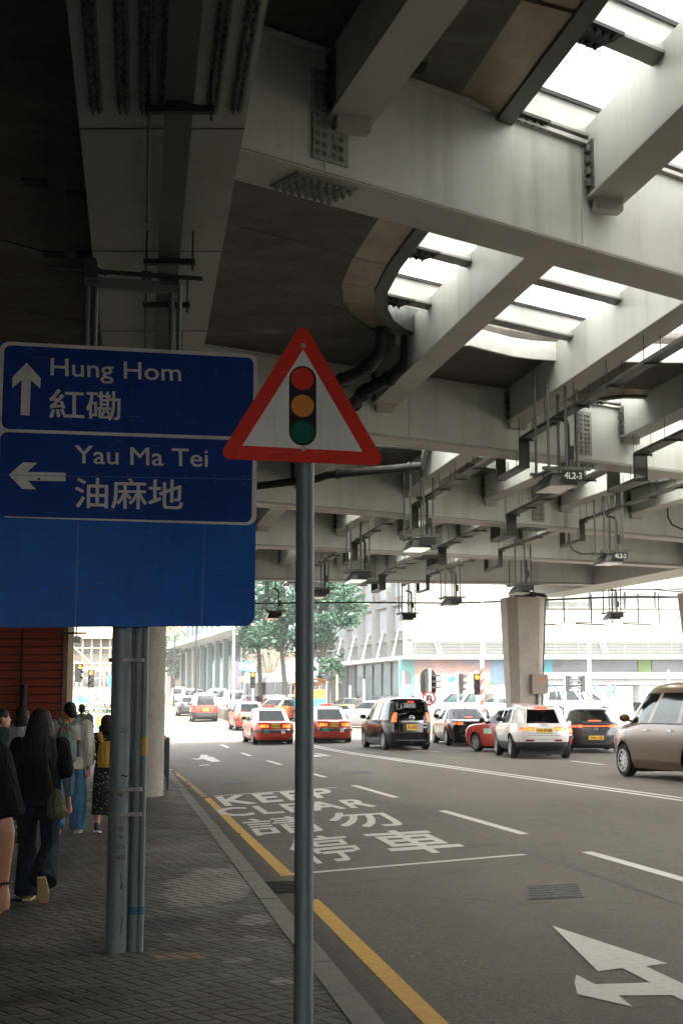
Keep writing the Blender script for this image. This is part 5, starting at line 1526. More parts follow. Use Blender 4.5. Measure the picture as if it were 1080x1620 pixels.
SPORT = dict(lower=[(.16, -2.1, 2.15, .8), (.3, -2.2, 2.25, .9), (.5, -2.22, 2.26, .93), (.68, -2.2, 2.1, .93), (.80, -2.1, 1.6, .9), (.86, -1.7, 1.1, .86)], upper=[(.86, -1.65, 1.08, .82), (1.0, -1.2, .65, .72), (1.12, -.75, .2, .62)], roof=[(1.12, -.75, .2, .62), (1.16, -.65, .1, .55), (1.19, -.45, -.1, .42), (1.2, -.3, -.2, .3)], wheels=(-1.3, 1.32, .33))
far(545, 1132, SPORT, 'low orange sports car crossing beyond the second taxi', -72, ORG, 'sports_car', 'car', d=84, segs=[(0, .2, 'l'), (.2, .95, 'g'), (.95, 1, 'p')])
far(592, 1141, CPE, 'silver saloon with yellow plate just left of the black minivan', -38, SIL, 'sedan', 'car', tail=[(.83, .90, .55, .745, .1, L_RED)], plate=(None, .55, .5, .13), d=78)
far(322, 1136, MPV, 'red taxi van with a pale roof driving away up the ramp', -9, RED, 'taxi', 'taxi', roofmat=SILV, tail=[(.70, .86, .60, .75, .1, L_RED)], plate=(None, .75, .36, .15), clad_z=.62, d=96)
far(298, 1121, SED, 'dark grey car ahead of the taxi van on the ramp', -10, DKG, 'car', 'car', tail=FARTAIL, d=112)
far(391, 1146, TAXI, 'red taxi with white rear window ahead of the nearest taxi', -11, RED, 'taxi', 'taxi', grp='red city taxis', roofmat=SILV, tail=TTAIL, plate=(None, .76, .34, .15), d=78, extra=taxi_bits)
far(441, 1133, TAXI, 'orange red taxi facing left behind the nearest taxi, below the coach', -150, paint('taxi_orange', (.62, .12, .03)), 'taxi', 'taxi', grp='red city taxis', roofmat=SILV, d=92, roof_sign=True)
p = ony(480, 0, 88)
far(548, 1128, SED, 'grey saloon behind the orange sports car', -80, DKG, 'car', 'car', d=96)
# queue of cars beyond the median wall
qs = [(372, 118, MPV, WH2, 'white people carrier nearest the end of the median wall', 168), (399, 112, SED, paint('maroon', (.16, .03, .025)), 'maroon car among the white queue by the traffic lamp', 165),
      (345, 128, VAN, WH2, 'white van with black doors queued left of the thin pole', 169), (420, 124, SUV, WH2, 'white estate car queued in front of the coach', 166), (322, 140, SED, WH2, 'white saloon queued behind the white van', 169), (300, 152, MPV, SIL, 'silver people carrier queued midway up the ramp', 169),
      (356, 146, SUV, SIL, 'silver hatchback in the second lane of the queue', 168), (283, 166, VAN, WH2, 'white van queued far up the ramp', 170), (335, 160, SED, SIL, 'small silver saloon queued far up the ramp', 170), (312, 174, SUV, WH2, 'small white hatchback queued far up the ramp', 170), (384, 136, SED, DKG, 'dark saloon queued beside the purple shop front', 167)]
for px, d, sp, bd, lab, hd in qs:
    far(px, 0, sp, lab, hd, bd, 'car', 'car', 'cars queued beyond the median wall', d=d)
# coach, seen from behind
def coach():
    p = ony(445, 0, 112); t = thing('coach', 'white coach with dark windscreen standing below the trees', 'coach', (p.x, p.y, road_z(p.x, p.y)), R(-150))
    lo = [(.35, -5, 5.0, 1.15), (.6, -5.05, 5.05, 1.24), (1.4, -5.05, 5.05, 1.25)]; up = [(1.4, -5.05, 5.04, 1.25), (2.6, -4.98, 4.9, 1.22)]; ro = [(2.6, -4.98, 4.9, 1.22), (2.9, -4.95, 4.8, 1.18), (3.15, -4.8, 4.6, 1.0), (3.2, -4.5, 4.3, .8)]
    C = Car(lo, up, ro); mb = MB(); zs = [.35, .6, 1.0, 1.4, 1.41, 2.0, 2.6, 2.75, 2.9, 3.05, 3.15, 3.2]
    rg = [C.ring(z, 30, 8) for z in zs]; N = len(rg[0])
    f_ = [(i * N + j, i * N + (j + 1) % N, (i + 1) * N + (j + 1) % N, (i + 1) * N + j) for i in range(len(zs) - 1) for j in range(N)]; f_.append(tuple((len(zs) - 1) * N + j for j in range(N)))
    mb.add([q for r_ in rg for q in r_], f_); mb.build('body', WH2, t, True, 35)
    for fr in (True, False):
        mb = MB(); C.patch_end(mb, 1.45, 2.45, -.72, .72, fr, .02, 8, 3); mb.build('windscreen', WINDARK, t)
        mb = MB(); C.patch_end(mb, 2.62, 2.88, -.6, .6, fr, .02, 8, 2); mb.build('display_band', pm('coach_band', (.25, .25, .24), .5), t)
    for sg in (-1, 1):
        for i in range(6):
            mb = MB(); C.patch_side(mb, sg, 1.5, 2.45, (-4.6 + i * 1.5, -3.2 + i * 1.5), (-4.6 + i * 1.5, -3.2 + i * 1.5), .02, 3, 2); mb.build('side_window', WINDARK, t)
        for y in (-3.0, 3.2):
            mb = MB(); mb.tube([(sg * 1.0, y, .5), (sg * 1.27, y, .5)], .5, 20); wo = mb.build('wheel', RUBBER, t); mb = MB(); mb.tube([(sg * 1.27, y, .5), (sg * 1.29, y, .5)], .28, 16); mb.build('rim', ALU, wo)
coach()
def tram_lorry():
    p = ony(484, 0, 92); z = road_z(p.x, p.y)
    t = thing('works_lorry', 'lorry with orange and turquoise body under a tan canopy, split by the sign pole', 'lorry', (p.x, p.y, z), R(10))
    mb = MB(); mb.box((0, 0, .62), (1.9, 4.6, .25)); mb.box((0, 1.6, 1.1), (1.8, 1.3, .9)); mb.build('chassis', DKG, t)
    mb = MB(); mb.box((.1, -1.0, 1.05), (1.75, 2.2, .75)); mb.build('lower_panel', pm('lorry_turquoise', (.03, .42, .45), .45), t)
    mb = MB(); mb.box((.1, -1.0, 1.72), (1.75, 2.2, .52)); mb.build('upper_panel', pm('lorry_orange', (.75, .18, .02), .45), t)
    mb = MB()
    for x in (-.85, .98):
        for y in (-2.05, .9): mb.bar((x, y, .7), (x, y, 2.5), .06, .06)
    mb.build_each('canopy_post', WHITEP, t)
    mb = MB(); n_ = 10; vs = []
    for y in (-2.2, 1.2):
        for i in range(n_ + 1): a = math.pi * i / n_; vs.append((.06 + 1.05 * math.cos(a), y, 2.4 + .28 * math.sin(a) ** .6))
    mb.add(vs, [(i, i + 1, n_ + 2 + i, n_ + 1 + i) for i in range(n_)]); mb.build('canopy', pm('canopy_tan', (.42, .30, .18), .7), t, True)
    mb = MB(); mb.box((.05, 0, 2.35), (1.9, .05, .2)); mb.build('valance', pm('canopy_tan', (.42, .30, .18), .7), t)
    for sg in (-1, 1):
        for y in (-1.5, 1.5): mb = MB(); mb.tube([(sg * .7, y, .36), (sg * .95, y, .36)], .36, 18); wo = mb.build('wheel', RUBBER, t); mb = MB(); mb.tube([(sg * .95, y, .36), (sg * .96, y, .36)], .2, 14); mb.build('rim', ALU, wo)
tram_lorry()
def box_truck():
    p = ony(1050, 0, 113); z = road_z(p.x, p.y)
    t = thing('box_truck', 'white box truck with ribbed rear doors parked at the far right', 'lorry', (p.x, p.y, z), R(-75))
    mb = MB(); mb.box((0, 0, 1.85), (2.1, 5.2, 1.9)); mb.build('cargo_box', WH2, t)
    mb = MB()
    for i in range(5): mb.box((-.84 + i * .42, -2.615, 1.85), (.04, .03, 1.8))
    for zz in (1.2, 1.85, 2.5): mb.box((0, -2.615, zz), (2.0, .035, .05))
    mb.build('door_rib', SIL, t)
    mb = MB(); mb.box((0, 3.3, 1.35), (1.9, 1.3, 1.7)); cb = mb.build('cab', WH2, t); mb = MB(); mb.box((0, 3.93, 1.65), (1.7, .06, .7)); mb.build('windscreen', WINDARK, cb)
    mb = MB(); mb.box((0, .5, .75), (1.2, 6.4, .25)); mb.build('chassis', BLACK, t)
    for sg in (-1, 1):
        for y in (-1.6, 3.2): mb = MB(); mb.tube([(sg * .75, y, .42), (sg * 1.0, y, .42)], .42, 18); wo = mb.build('wheel', RUBBER, t); mb = MB(); mb.tube([(sg * 1.0, y, .42), (sg * 1.01, y, .42)], .22, 14); mb.build('rim', ALU, wo)
box_truck()

# ------------------------------------------------------------------ signals, poles, street furniture beyond the flyover
def signal(px, py_top, d, label, lit=None, face=0.0, pole_px=None, h_top=None, hs=.95, backing=False, pole=True):
    top = ony(px, py_top, d); zg = road_z(top.x, d)
    t = thing('traffic_signal', label, 'traffic light', (top.x, d, zg), R(face))
    zt = top.z - zg
    if pole:
        mb = MB(); mb.tube([(0, .16, 0), (0, .16, zt + .12)], .055, 10); mb.build('signal_pole', WHITEP, t)
    mb = MB(); mb.box((0, 0, zt - hs / 2), (.30, .20, hs)); 
    hb = mb.build('signal_head', BLACK, t)
    if backing:
        mb = MB(); pts = round_poly([(-.36, zt - hs - .22), (.36, zt - hs - .22), (.36, zt + .22), (-.36, zt + .22)], .25)
        mb.prism(pts, lambda a, z, h: (a, .11 + h, z), 0, .015); mb.build('backing_board', pm('board_dark', (.03, .032, .03), .6), t)
    for i in range(3):
        z = zt - hs * (i + .5) / 3; on = lit is not None and i in lit
        mb = MB(); mb.tube([(0, -.10, z), (0, -.115, z)], .105, 16)
        mb.build('lens', (S_AMBERLIT if on else pm('lens_dark', (.06, .06, .055), .3)), t)
        mb = MB(); n_ = 10; vs = []
        for y in (-.1, -.30):
            for k in range(n_ + 1): a = math.pi * (k / n_) * 1.1 - .15; vs.append((.13 * math.cos(a), y + (0 if y > -.2 else .06 * (1 - math.sin(max(0, a)))), z + .13 * math.sin(a)))
        mb.add(vs, [(k, k + 1, n_ + 2 + k, n_ + 1 + k) for k in range(n_)]); mb.build('visor', BLACK, t)
    return t
signal(125, 1050, 75, 'traffic signal with its head turned aside, leftmost beside the red wall', (0,), 40)
signal(145, 1060, 78, 'traffic signal glowing amber left of the blue sign post', (0,), -4)
signal(400, 1063, 84, 'traffic signal with its amber lamp lit in front of the shop by the coach', (0,), 0)
signal(754, 1066, 66, 'traffic signal showing amber beside the red and white pole', (0,), 0)
signal(897, 1068, 82, 'traffic signal seen from the side left of the tall white pole', None, 78)
signal(921, 1068, 82, 'traffic signal seen from the side against the tall white pole', None, -80)
signal(729, 1066, 70, 'small traffic signal facing left behind the blue arrow sign', None, 85, backing=True, pole=True)
# back of a boarded signal with no u-turn roundel
p = ony(677, 1058, 62); zg = road_z(p.x, 62)
t = thing('traffic_signal', 'large rounded backing board of a signal seen from behind above a no U turn roundel', 'traffic light', (p.x, 62, zg), R(-12))
zt = p.z - zg
mb = MB(); mb.tube([(.08, -.12, 0), (.08, -.12, zt)], .06, 10); mb.build('signal_pole', WHITEP, t)
mb = MB(); pts = round_poly([(-.36, zt - 1.22), (.34, zt - 1.22), (.34, zt), (-.36, zt)], .33); mb.prism(pts, lambda a, z, h: (a, h, z), 0, .02); mb.build('backing_board', pm('board_dark', (.03, .032, .03), .6), t)
mb = MB(); mb.box((-.03, -.05, zt - .62), (.22, .10, .98))
for z in (.3, .55, .8): mb.bar((.1, -.08, zt - z), (.55, -.08, zt - z), .08, .07)
mb.build('signal_head', MIDM, t)
p2 = ony(680, 1105, 61.8); zc = p2.z - zg; xc = p2.x - p.x + .0
mb = MB(); n_ = 28
mb.prism([(xc + .30 * math.cos(2 * math.pi * i / n_), zc + .30 * math.sin(2 * math.pi * i / n_)) for i in range(n_)], lambda a, z, h: (a, -.20 - h, z), 0, .01); rd = mb.build('roundel', S_RED, t)
mb = MB(); mb.prism([(xc + .235 * math.cos(2 * math.pi * i / n_), zc + .235 * math.sin(2 * math.pi * i / n_)) for i in range(n_)], lambda a, z, h: (a, -.21 - h, z), 0, .004); mb.build('roundel_face', S_WHITE, rd)
mb = MB(); q = [(xc + .08, zc - .15), (xc + .08, zc + .05)] + [(xc + .08 * math.cos(math.pi * i / 8), zc + .05 + .08 * math.sin(math.pi * i / 8)) for i in range(9)] + [(xc - .08, zc - .02)]
mb.tube([(a, -.216, z) for a, z in q], .028, 5); mb.tube([(xc - .08, -.216, zc), (xc - .08, -.216, zc - .12)], [.06, .004], 6); mb.build('arrow', BLACK, rd)
mb = MB(); mb.bar((xc - .17, -.222, zc + .17), (xc + .17, -.222, zc - .17), .05, .004, up=(0, 1, 0)); mb.build('bar', S_RED, rd)
# blue arrow sign to Tsim Sha Tsui
a, b = ony(692, 1080, 66), ony(725, 1080, 66); tp = ony(692, 1067.5, 66)
t = thing('direction_sign', 'small blue arrow direction sign with white place name between the signals', 'road sign', (a.x, 66, road_z(a.x, 66)), 0)
z0, z1 = a.z - road_z(a.x, 66), tp.z - road_z(a.x, 66); W_ = b.x - a.x; zm = (z0 + z1) / 2
mb = MB(); mb.prism([(0, z0), (W_ - .16, z0), (W_, zm), (W_ - .16, z1), (0, z1)], lambda x, z, h: (x, -h, z), 0, .02); fr = mb.build('white_border', S_WHITE, t)
mb = MB(); mb.prism([(.03, z0 + .03), (W_ - .25, z0 + .03), (W_ - .11, zm), (W_ - .25, z1 - .03), (.03, z1 - .03)], lambda x, z, h: (x, -.02 - h, z), 0, .004); mb.build('blue_field', pm('sign_light_blue', (.04, .30, .55), .4), fr)
mb = MB()
put_text(mb, 'Tsim Sha Tsui', lambda u, v: (.06 + u * (W_ - .40), -.0265, zm + .03 + v * .11), .01)
mb.build('lettering', S_WHITE, fr); mb = MB(); put_text(mb, '尖沙咀', lambda u, v: (.12 + u * .36, -.0265, z0 + .05 + v * .13), .005); mb.build('lettering', S_WHITE, fr)
mb = MB(); mb.tube([(.2, .06, 0), (.2, .06, z1)], .045, 8); mb.build('sign_pole', WHITEP, t)
# poles
def pole(px, d, py_top, r, label, mat=WHITEP, nm='lamp_post', cat='pole', stripes=None):
    b = ony(px, 0, d); zt = ony(px, py_top, d).z; zg = road_z(b.x, d)
    t = thing(nm, label, cat, (b.x, d, zg))
    mb = MB(); mb.tube([(0, 0, 0), (0, 0, 1.0), (0, 0, zt - zg)], [r * 1.15, r, r * .8], 10); mb.build('shaft', mat, t, True)
    if stripes:
        mb = MB(); z0, z1, n_, m_ = stripes
        for i in range(0, n_, 2):
            za, zb_ = lerp(z0, z1, i / n_), lerp(z0, z1, (i + 1) / n_); vs = []
            for z in (za, zb_):
                for j in range(12): a = 2 * math.pi * j / 12; vs.append((r * 1.2 * math.cos(a), r * 1.2 * math.sin(a), z + .12 * math.cos(a)))
            mb.add(vs, [(j, (j + 1) % 12, 12 + (j + 1) % 12, 12 + j) for j in range(12)])
        mb.build_each('red_band', m_, t)
    return t
STR = pm('faded_red', (.42, .08, .06), .6)
pole(763, 64, 940, .09, 'tall pole with a red and white striped foot left of the pier', stripes=(.6, 3.1, 11, STR))
pole(933, 86, 990, .11, 'tall white pole with a faded red striped foot right of the pier', stripes=(.3, 1.9, 9, STR))
pole(638, 90, 1062, .07, 'short white pole in front of the turquoise shop panel')
pole(309, 118, 985, .09, 'tall thin dark post at the end of the median, before the canopy building', DARK)
pole(275, 150, 1005, .09, 'distant thin dark post on the left of the ramp', DARK)
pole(369, 104, 985, .09, 'slim pale lamp post by the queue of white cars', WHITEP)
pole(533, 96, 1068, .09, 'short orange beacon post in front of the grey shop windows', pm('beacon_orange', (.7, .28, .12), .5), 'beacon')
pole(553, 96, 1085, .08, 'short white bollard post in front of the grey shop', WHITEP, 'bollard')
pole(575, 94, 1075, .07, 'white post with a round head in front of the dark hoarding', WHITEP, 'sign_post')
pole(1058, 90, 1060, .05, 'thin white post in front of the box truck', WHITEP)
pole(103, 62, 1062, .05, 'white pole at the corner of the red wall', WHITEP)
# railings
def railing(label, A, B, zoff=0, post_only=False, mat=None, h=1.05, n=None, grp=None):
    A, B = Vector(A), Vector(B); t = thing('railing', label, 'railing', A, 0, grp); L_ = B - A; mb = MB(); mat = mat or MIDM
    n = n or max(2, int(L_.length / 1.6))
    for i in range(n + 1): c = L_ * (i / n); mb.bar(c, c + Vector((0, 0, h)), .06, .06)
    mb.build_each('post', mat, t); mb = MB()
    for z in (h - .03, .18): mb.bar(Vector((0, 0, z)), L_ + Vector((0, 0, z)), .05, .05)
    mb.build_each('rail', mat, t); mb = MB(); k = int(L_.length / .16)
    for i in range(1, k): c = L_ * (i / k); mb.bar(c + Vector((0, 0, .18)), c + Vector((0, 0, h - .04)), .022, .022)
    mb.build('baluster', mat, t)
GRN = pm('railing_green_grey', (.09, .11, .10), .5)
p = onz(265, 1249, 0); q = from_sl(-.42, 36)
railing('grey green pedestrian railing along the kerb behind the round column', (p.x, p.y, 0), (q[0], q[1], 0), mat=GRN, h=1.0)
a, b = ony(100, 0, 72), ony(200, 0, 76); railing('white pedestrian railing across the street beyond the man with the backpack', (a.x, 72, road_z(a.x, 72)), (b.x, 76, road_z(b.x, 76)), mat=WHITEP)
# yellow litter bin
p = ony(161, 0, 74); t = thing('litter_bin', 'yellow litter bin on a thin stand left of the grey posts', 'bin', (p.x, p.y, road_z(p.x, p.y)))
mb = MB(); mb.slices([(0, 0, .45, .17, .14), (0, 0, .5, .19, .16), (0, 0, .95, .19, .16), (0, 0, 1.0, .15, .12)], 14); mb.build('bin_body', pm('bin_yellow', (.7, .5, .04), .5), t); mb = MB(); mb.bar((-.1, 0, 0), (-.1, 0, .45), .05, .05); mb.bar((.1, 0, 0), (.1, 0, .45), .05, .05); mb.box((0, 0, .02), (.5, .3, .03)); mb.build('stand', DARK, t)
# median wall of the ramp
mb = MB(); A = [ony(262, 0, 175), ony(300, 0, 130), ony(342, 0, 108), ony(378, 0, 90)]
t = thing('median_wall', 'low grey concrete median wall dividing the ramp from the queue', 'wall', (A[-1].x, A[-1].y, 0))
for a, b in zip(A, A[1:]):
    k = 6
    for i in range(k):
        p, q = a.lerp(b, i / k), a.lerp(b, (i + 1) / k); zp, zq = road_z(p.x, p.y), road_z(q.x, q.y); o = Vector((A[-1].x, A[-1].y, 0))
        mb.bar(Vector((p.x, p.y, zp + .35)) - o, Vector((q.x, q.y, zq + .35)) - o, .35, .75)
mb.build('wall_body', concrete_mat('median_stone', (.26, .24, .20), 2), t)
# red and white water barriers, far left
RB = pm('barrier_red', (.45, .06, .045), .5)
for i, px in enumerate((108, 122, 136, 152, 166)):
    p = ony(px, 0, 84); t = thing('traffic_barrier', ['red barrier block at the corner of the wall', 'red barrier block behind the turned signal', 'red barrier block under the amber signal', 'red barrier block above the yellow bin', 'red barrier block beside the blue post'][i], 'barrier', (p.x, p.y, road_z(p.x, p.y)), 0, 'red and white barriers')
    mb = MB(); mb.add([(-.27, -.22, 0), (.27, -.22, 0), (.27, .22, 0), (-.27, .22, 0), (-.24, -.1, .75), (.24, -.1, .75), (.24, .1, .75), (-.24, .1, .75)], [(0, 3, 2, 1), (4, 5, 6, 7), (0, 1, 5, 4), (1, 2, 6, 5), (2, 3, 7, 6), (3, 0, 4, 7)])
    mb.box((0, 0, 1.05), (.5, .06, .5)); mb.build('barrier_block', RB, t); mb = MB(); mb.box((0, -.05, 1.15), (.46, .05, .1)); mb.box((0, -.2, .35), (.40, .06, .10)); mb.build_each('white_band', WHITEP, t)
# ------------------------------------------------------------------ red louvred wall on the left and unseen light-blocking walls
def slat_wall():
    d = 32.0; xr = ony(98, 0, d).x
    t = thing('louvred_wall', 'dark red wall of horizontal slats behind the pedestrians at the left edge', 'wall', (xr, d, 0))
    mb = MB(); mb.box((-8, .5, 3.6), (16, .9, 7.2)); mb.build('wall_core', pm('wall_core_red', (.035, .010, .007), .8), t)
    m = NT('red_slats'); v = m.obj(); a = m.noise(m.mapped(v, (.6, 1, 9)), 2, 5); c = m.ramp(a, [(.3, (.22, .036, .018)), (.7, (.33, .058, .028))]); m.l(c, m.b.inputs['Base Color']); m.b.inputs['Roughness'].default_value = .55
    mb = MB(); z = .1
    while z < 7.1:
        mb.add([(-16, .02, z), (0, .02, z), (0, -.035, z + .15), (-16, -.035, z + .15), (-16, .04, z + .165), (0, .04, z + .165)], [(0, 1, 2, 3), (3, 2, 5, 4)]); z += .178
    mb.build('slats', m.m, t, fix=False)
    mb = MB()
    for px in (33, -60): x = ony(px, 0, d).x - xr; mb.box((x, -.04, 3.6), (.035, .02, 7.1))
    mb.build_each('panel_joint', BLACK, t)
    mb = MB(); x = ony(40, 0, d).x - xr; zt = ony(40, 1083, d).z; mb.tube([(x, -.12, 0), (x, -.12, zt)], .075, 10); mb.build('wall_pipe', DARK, t)
    mb = MB(); mb.box((.06, .3, 3.6), (.11, .7, 7.2)); mb.build('corner_trim', pm('corner_tan', (.20, .14, .085), .8), t)
    mb = MB(); mb.box((.25, -.1, ony(110, 1002, d).z), (.55, .05, .04)); mb.build('camera_arm', BLACK, t)
    mb = MB(); zc = ony(116, 1012, d).z; mb.box((.33, -.1, zc), (.16, .16, .14)); mb.tube([(.3, -.1, zc), (.3, -.1, zc + .5)], .02, 6); mb.build('camera_box', WHITEP, t)
slat_wall()
# unseen wall added left of the pavement to block light from that side
t = thing('left_light_blocker', 'added dark stone wall, unseen, blocking light from the left of the pavement', 'building', (-10.6, 5, 0))
mb = MB(); mb.box((0, -12, 4), (.6, 78, 8)); mb.build('blocker_wall', concrete_mat('blocker_stone', (.10, .09, .08)), t)
mb = MB()
for i in range(12): mb.box((.32, -48 + i * 6, 1.6), (.06, 3.0, 2.6))
mb.build_each('blocker_shutter', MIDM, t)

for nm_, lab, c_, s_ in (('right_light_blocker', 'added dark stone wall, unseen, blocking light from the right of the viewer', (20.5, -24, 5), (.8, 64, 11)),):  # unseen wall added to cut side light on the near beams
    t = thing(nm_, lab, 'building', (c_[0], c_[1], 0)); mb = MB(); mb.box((0, 0, 5), s_); mb.build('block_wall', concrete_mat('blocker_stone', (.10, .09, .08)), t)
    mb = MB()
    for i in range(8):
        q = (i - 3.5) * (s_[1] if s_[1] > 5 else s_[0]) / 9; mb.box((-.42, q, 3) if s_[1] > 5 else (q, .42, 3), (.06, 3, 3.4) if s_[1] > 5 else (3, .06, 3.4))
    mb.build_each('shop_window', WINDARK, t)
# ------------------------------------------------------------------ buildings beyond
CREAM = concrete_mat("render_cream", (.25, .225, .19), .35, .85)
PALE = concrete_mat("render_pale_grey", (.17, .172, .162), .5, .85)
GREYB = pm("panel_grey", (.10, .105, .105), .6, 0, .2, 1)
def corner_building():
    y0 = 120.0; c = ony(652, 0, y0); x0 = c.x; zg = road_z(x0, y0) - .3
    t = thing('corner_building', 'cream windowless building with louvre band and canopy at the street corner', 'building', (x0, y0, zg))
    Z = lambda py: ony(652, py, y0).z - zg
    # front runs to +x, left side runs away along sdir
    sdir = Vector((-.305, 1, 0)).normalized()
    mb = MB(); H = 17; L_ = 40; WX = 50
    pts = [(0, 0), (WX, 0), (WX, 30), (sdir.x * L_, sdir.y * L_)]
    mb.prism(pts, lambda a, b, h: (a, b, h), Z(1037), H); mb.build('upper_wall', CREAM, t)
    mb = MB(); pts2 = [(1.2, 1.2), (WX, 1.2), (WX, 30), (sdir.x * L_ + 1.2, sdir.y * L_ - 1)]
    mb.prism(pts2, lambda a, b, h: (a, b, h), 0, Z(1037) - .002); mb.build('ground_floor', pm('shop_dark', (.07, .075, .075), .4, 0, .4, .4), t)
    # joints in the render
    mb = MB()
    for x in (6, 13.5, 21, 28.5): mb.box((x, -.01, Z(975)), (.05, .03, 6.5))
    mb.box((25, -.01, Z(984)), (50, .03, .06)); mb.build_each('wall_joint', pm('joint_tan', (.5, .44, .36), .8), t)
    # louvre band on the front
    lv0, lv1 = Z(1037) + .02, Z(1015)
    mb = MB(); mb.box((25, -.05, (lv0 + lv1) / 2), (49.8, .08, lv1 - lv0)); lb = mb.build('louvre_band', pm('louvre_back', (.05, .05, .047), .6), t)
    mb = MB(); k = 9
    for i in range(k): z = lerp(lv0, lv1, (i + .5) / k); mb.box((25, -.13, z), (49.8, .08, .05))
    for i in range(26): mb.box((i * 1.95 + .3, -.18, (lv0 + lv1) / 2), (.05, .03, lv1 - lv0))
    mb.build('louvre_blade', pm('louvre_white', (.13, .13, .122), .5), lb)
    # canopy and its stays
    mb = MB(); zc = Z(1041)
    cp = [(-.6, -1.5), (WX, -1.5), (WX, 1.0), (.6, 1.0), (sdir.x * L_ + .8, sdir.y * L_), (sdir.x * L_ - 1.6, sdir.y * L_)]
    mb.prism(cp, lambda a, b, h: (a, b, h), zc - .12, zc + .16); cn = mb.build('canopy', WHITEP, t)
    mb = MB()
    for i in range(7):
        x = 2.2 + i * 6.9
        mb.bar((x + .0, -1.2, zc + .15), (x - .35, -.1, lv1 + .2), .08, .08); mb.bar((x + .3, -1.2, zc + .15), (x - .05, -.1, lv1 + .2), .06, .06)
    nrm = Vector((-sdir.y, sdir.x, 0))
    for i in range(8):
        b = sdir * (1.5 + i * 4.2); mb.bar(b + nrm * 1.2 + Vector((0, 0, zc + .15)), b + nrm * .1 + sdir * 1.6 + Vector((0, 0, zc + 2.6)), .12, .12)
    mb.build_each('canopy_stay', WHITEP, cn)
    # side wall: pilasters, recessed bays and louvres
    mb = MB()
    for i in range(10):
        b = sdir * (.5 + i * 4.2) + nrm * .25; mb.bar(Vector((b.x, b.y, zc + .2)), Vector((b.x, b.y, H)), .7, .6)
    for z in (lv1 + .35, lv1 + 3.4, lv1 + 6.5): mb.bar(Vector((0, 0, z)) + nrm * .16, sdir * L_ + Vector((0, 0, z)) + nrm * .16, .34, .30)
    mb.build_each('pilaster', PALE, t)
    mb = MB()
    for i in range(9):
        a, b = sdir * (1.1 + i * 4.2) + nrm * .06, sdir * (4.1 + i * 4.2) + nrm * .06
        for zz in (lv1 + 2.0, lv1 + 5.0): mb.bar(Vector((a.x, a.y, zz)), Vector((b.x, b.y, zz)), .06, 2.0)
    mb.build_each('recessed_panel', pm('bay_blue_grey', (.20, .225, .225), .4, 0, .2, .5), t)
    mb = MB()
    for i in range(9):
        a, b = sdir * (1.1 + i * 4.2) + nrm * .10, sdir * (4.1 + i * 4.2) + nrm * .10
        for q in range(7): zz = lerp(lv0 + .1, lv1 - .1, q / 6); mb.bar(Vector((a.x, a.y, zz)), Vector((b.x, b.y, zz)), .08, .07)
    mb.build('louvre_blade', pm('louvre_side', (.20, .20, .19), .6), t)  # side louvre blades in one even grey
    # shop front: posters and glass, corner to right
    zt = zc - .13
    def panel(px0, px1, py0, py1, mat, nm, dy=-.2, z0=None):
        a, b = ony(px0, py1, y0), ony(px1, py0, y0); mb = MB(); mb.box(((a.x + b.x) / 2 - x0, dy, (a.z + b.z) / 2 - zg), (b.x - a.x, .06, b.z - a.z)); return mb.build(nm, mat, t)
    m = NT('mural'); v = m.obj(); sp = m.n("ShaderNodeSeparateXYZ"); m.l(v, sp.inputs[0])
    f = m.math('ADD', m.math('MULTIPLY', m.math('SUBTRACT', sp.outputs[2], .8), .24), m.math('MULTIPLY', m.math('SUBTRACT', m.noise(m.mapped(v, (.25, 1, .6)), 1.6, 5, .7), .5), .9))
    c = m.ramp(f, [(0, (.05, .14, .18)), (.22, (.34, .32, .30)), (.42, (.28, .17, .14)), (.58, (.34, .27, .235)), (.75, (.27, .155, .13)), (.95, (.11, .13, .19))])
    m.l(c, m.b.inputs['Base Color'])
    mur = panel(655, 775, 1042, 1112, m.m, 'mural')
    mb = MB(); 
    def ft(px0, px1, py0, py1, dy): 
        a, b = ony(px0, py1, y0), ony(px1, py0, y0); return lambda u, v: (lerp(a.x, b.x, u) - x0, dy, lerp(a.z, b.z, v) - zg)
    panel(630, 655, 1041, 1104, pm('shop_turquoise', (.075, .21, .19), .5), 'turquoise_panel', -.24)
    panel(629, 656, 1104, 1110, pm('shop_pink', (.6, .3, .32), .5), 'pink_panel', -.28)
    mb = MB(); a, b = ony(634, 1090, y0), ony(650, 1062, y0); cx_, cz = (a.x + b.x) / 2 - x0, (a.z + b.z) / 2 - zg
    mb.prism(round_poly([(cx_ - .42, cz - .75), (cx_ + .42, cz - .75), (cx_ + .42, cz + .75), (cx_ - .42, cz + .75)], .35), lambda q, z, h: (q, -.28 - h, z), 0, .02)
    mb.build('poster_shape', GREYB, t)
    panel(775, 800, 1042, 1082, pm('mural_blue', (.10, .16, .21), .5, 0, .4, .6), 'blue_poster', -.22)
    panel(776, 860, 1083, 1112, pm('hoard_pale', (.30, .29, .27), .5, 0, .15, .6), 'pale_panel', -.21)
    panel(856, 872, 1042, 1064, pm('shop_cyan', (.015, .20, .24), .5), 'cyan_panel', -.22)
    panel(872, 890, 1042, 1064, GREYB, 'grey_panel', -.21)
    panel(890, 1006, 1043, 1064, pm('shop_window', (.075, .085, .09), .25, 0, .4, .4), 'shop_window', -.2)
    panel(1008, 1028, 1042, 1064, pm('shop_lime', (.10, .17, .03), .5, 0, .3, 1), 'green_panel', -.22)
    panel(1030, 1130, 1043, 1064, pm('shop_window', (.075, .085, .09), .25, 0, .4, .4), 'shop_window', -.2)
    for px0, px1 in ((858, 866), (880, 896), (1000, 1020)): panel(px0, px1, 1085, 1110, GREYB, 'grey_panel', -.23)
    panel(868, 874, 1085, 1112, pm('shop_cyan', (.015, .20, .24), .5), 'cyan_panel', -.24)
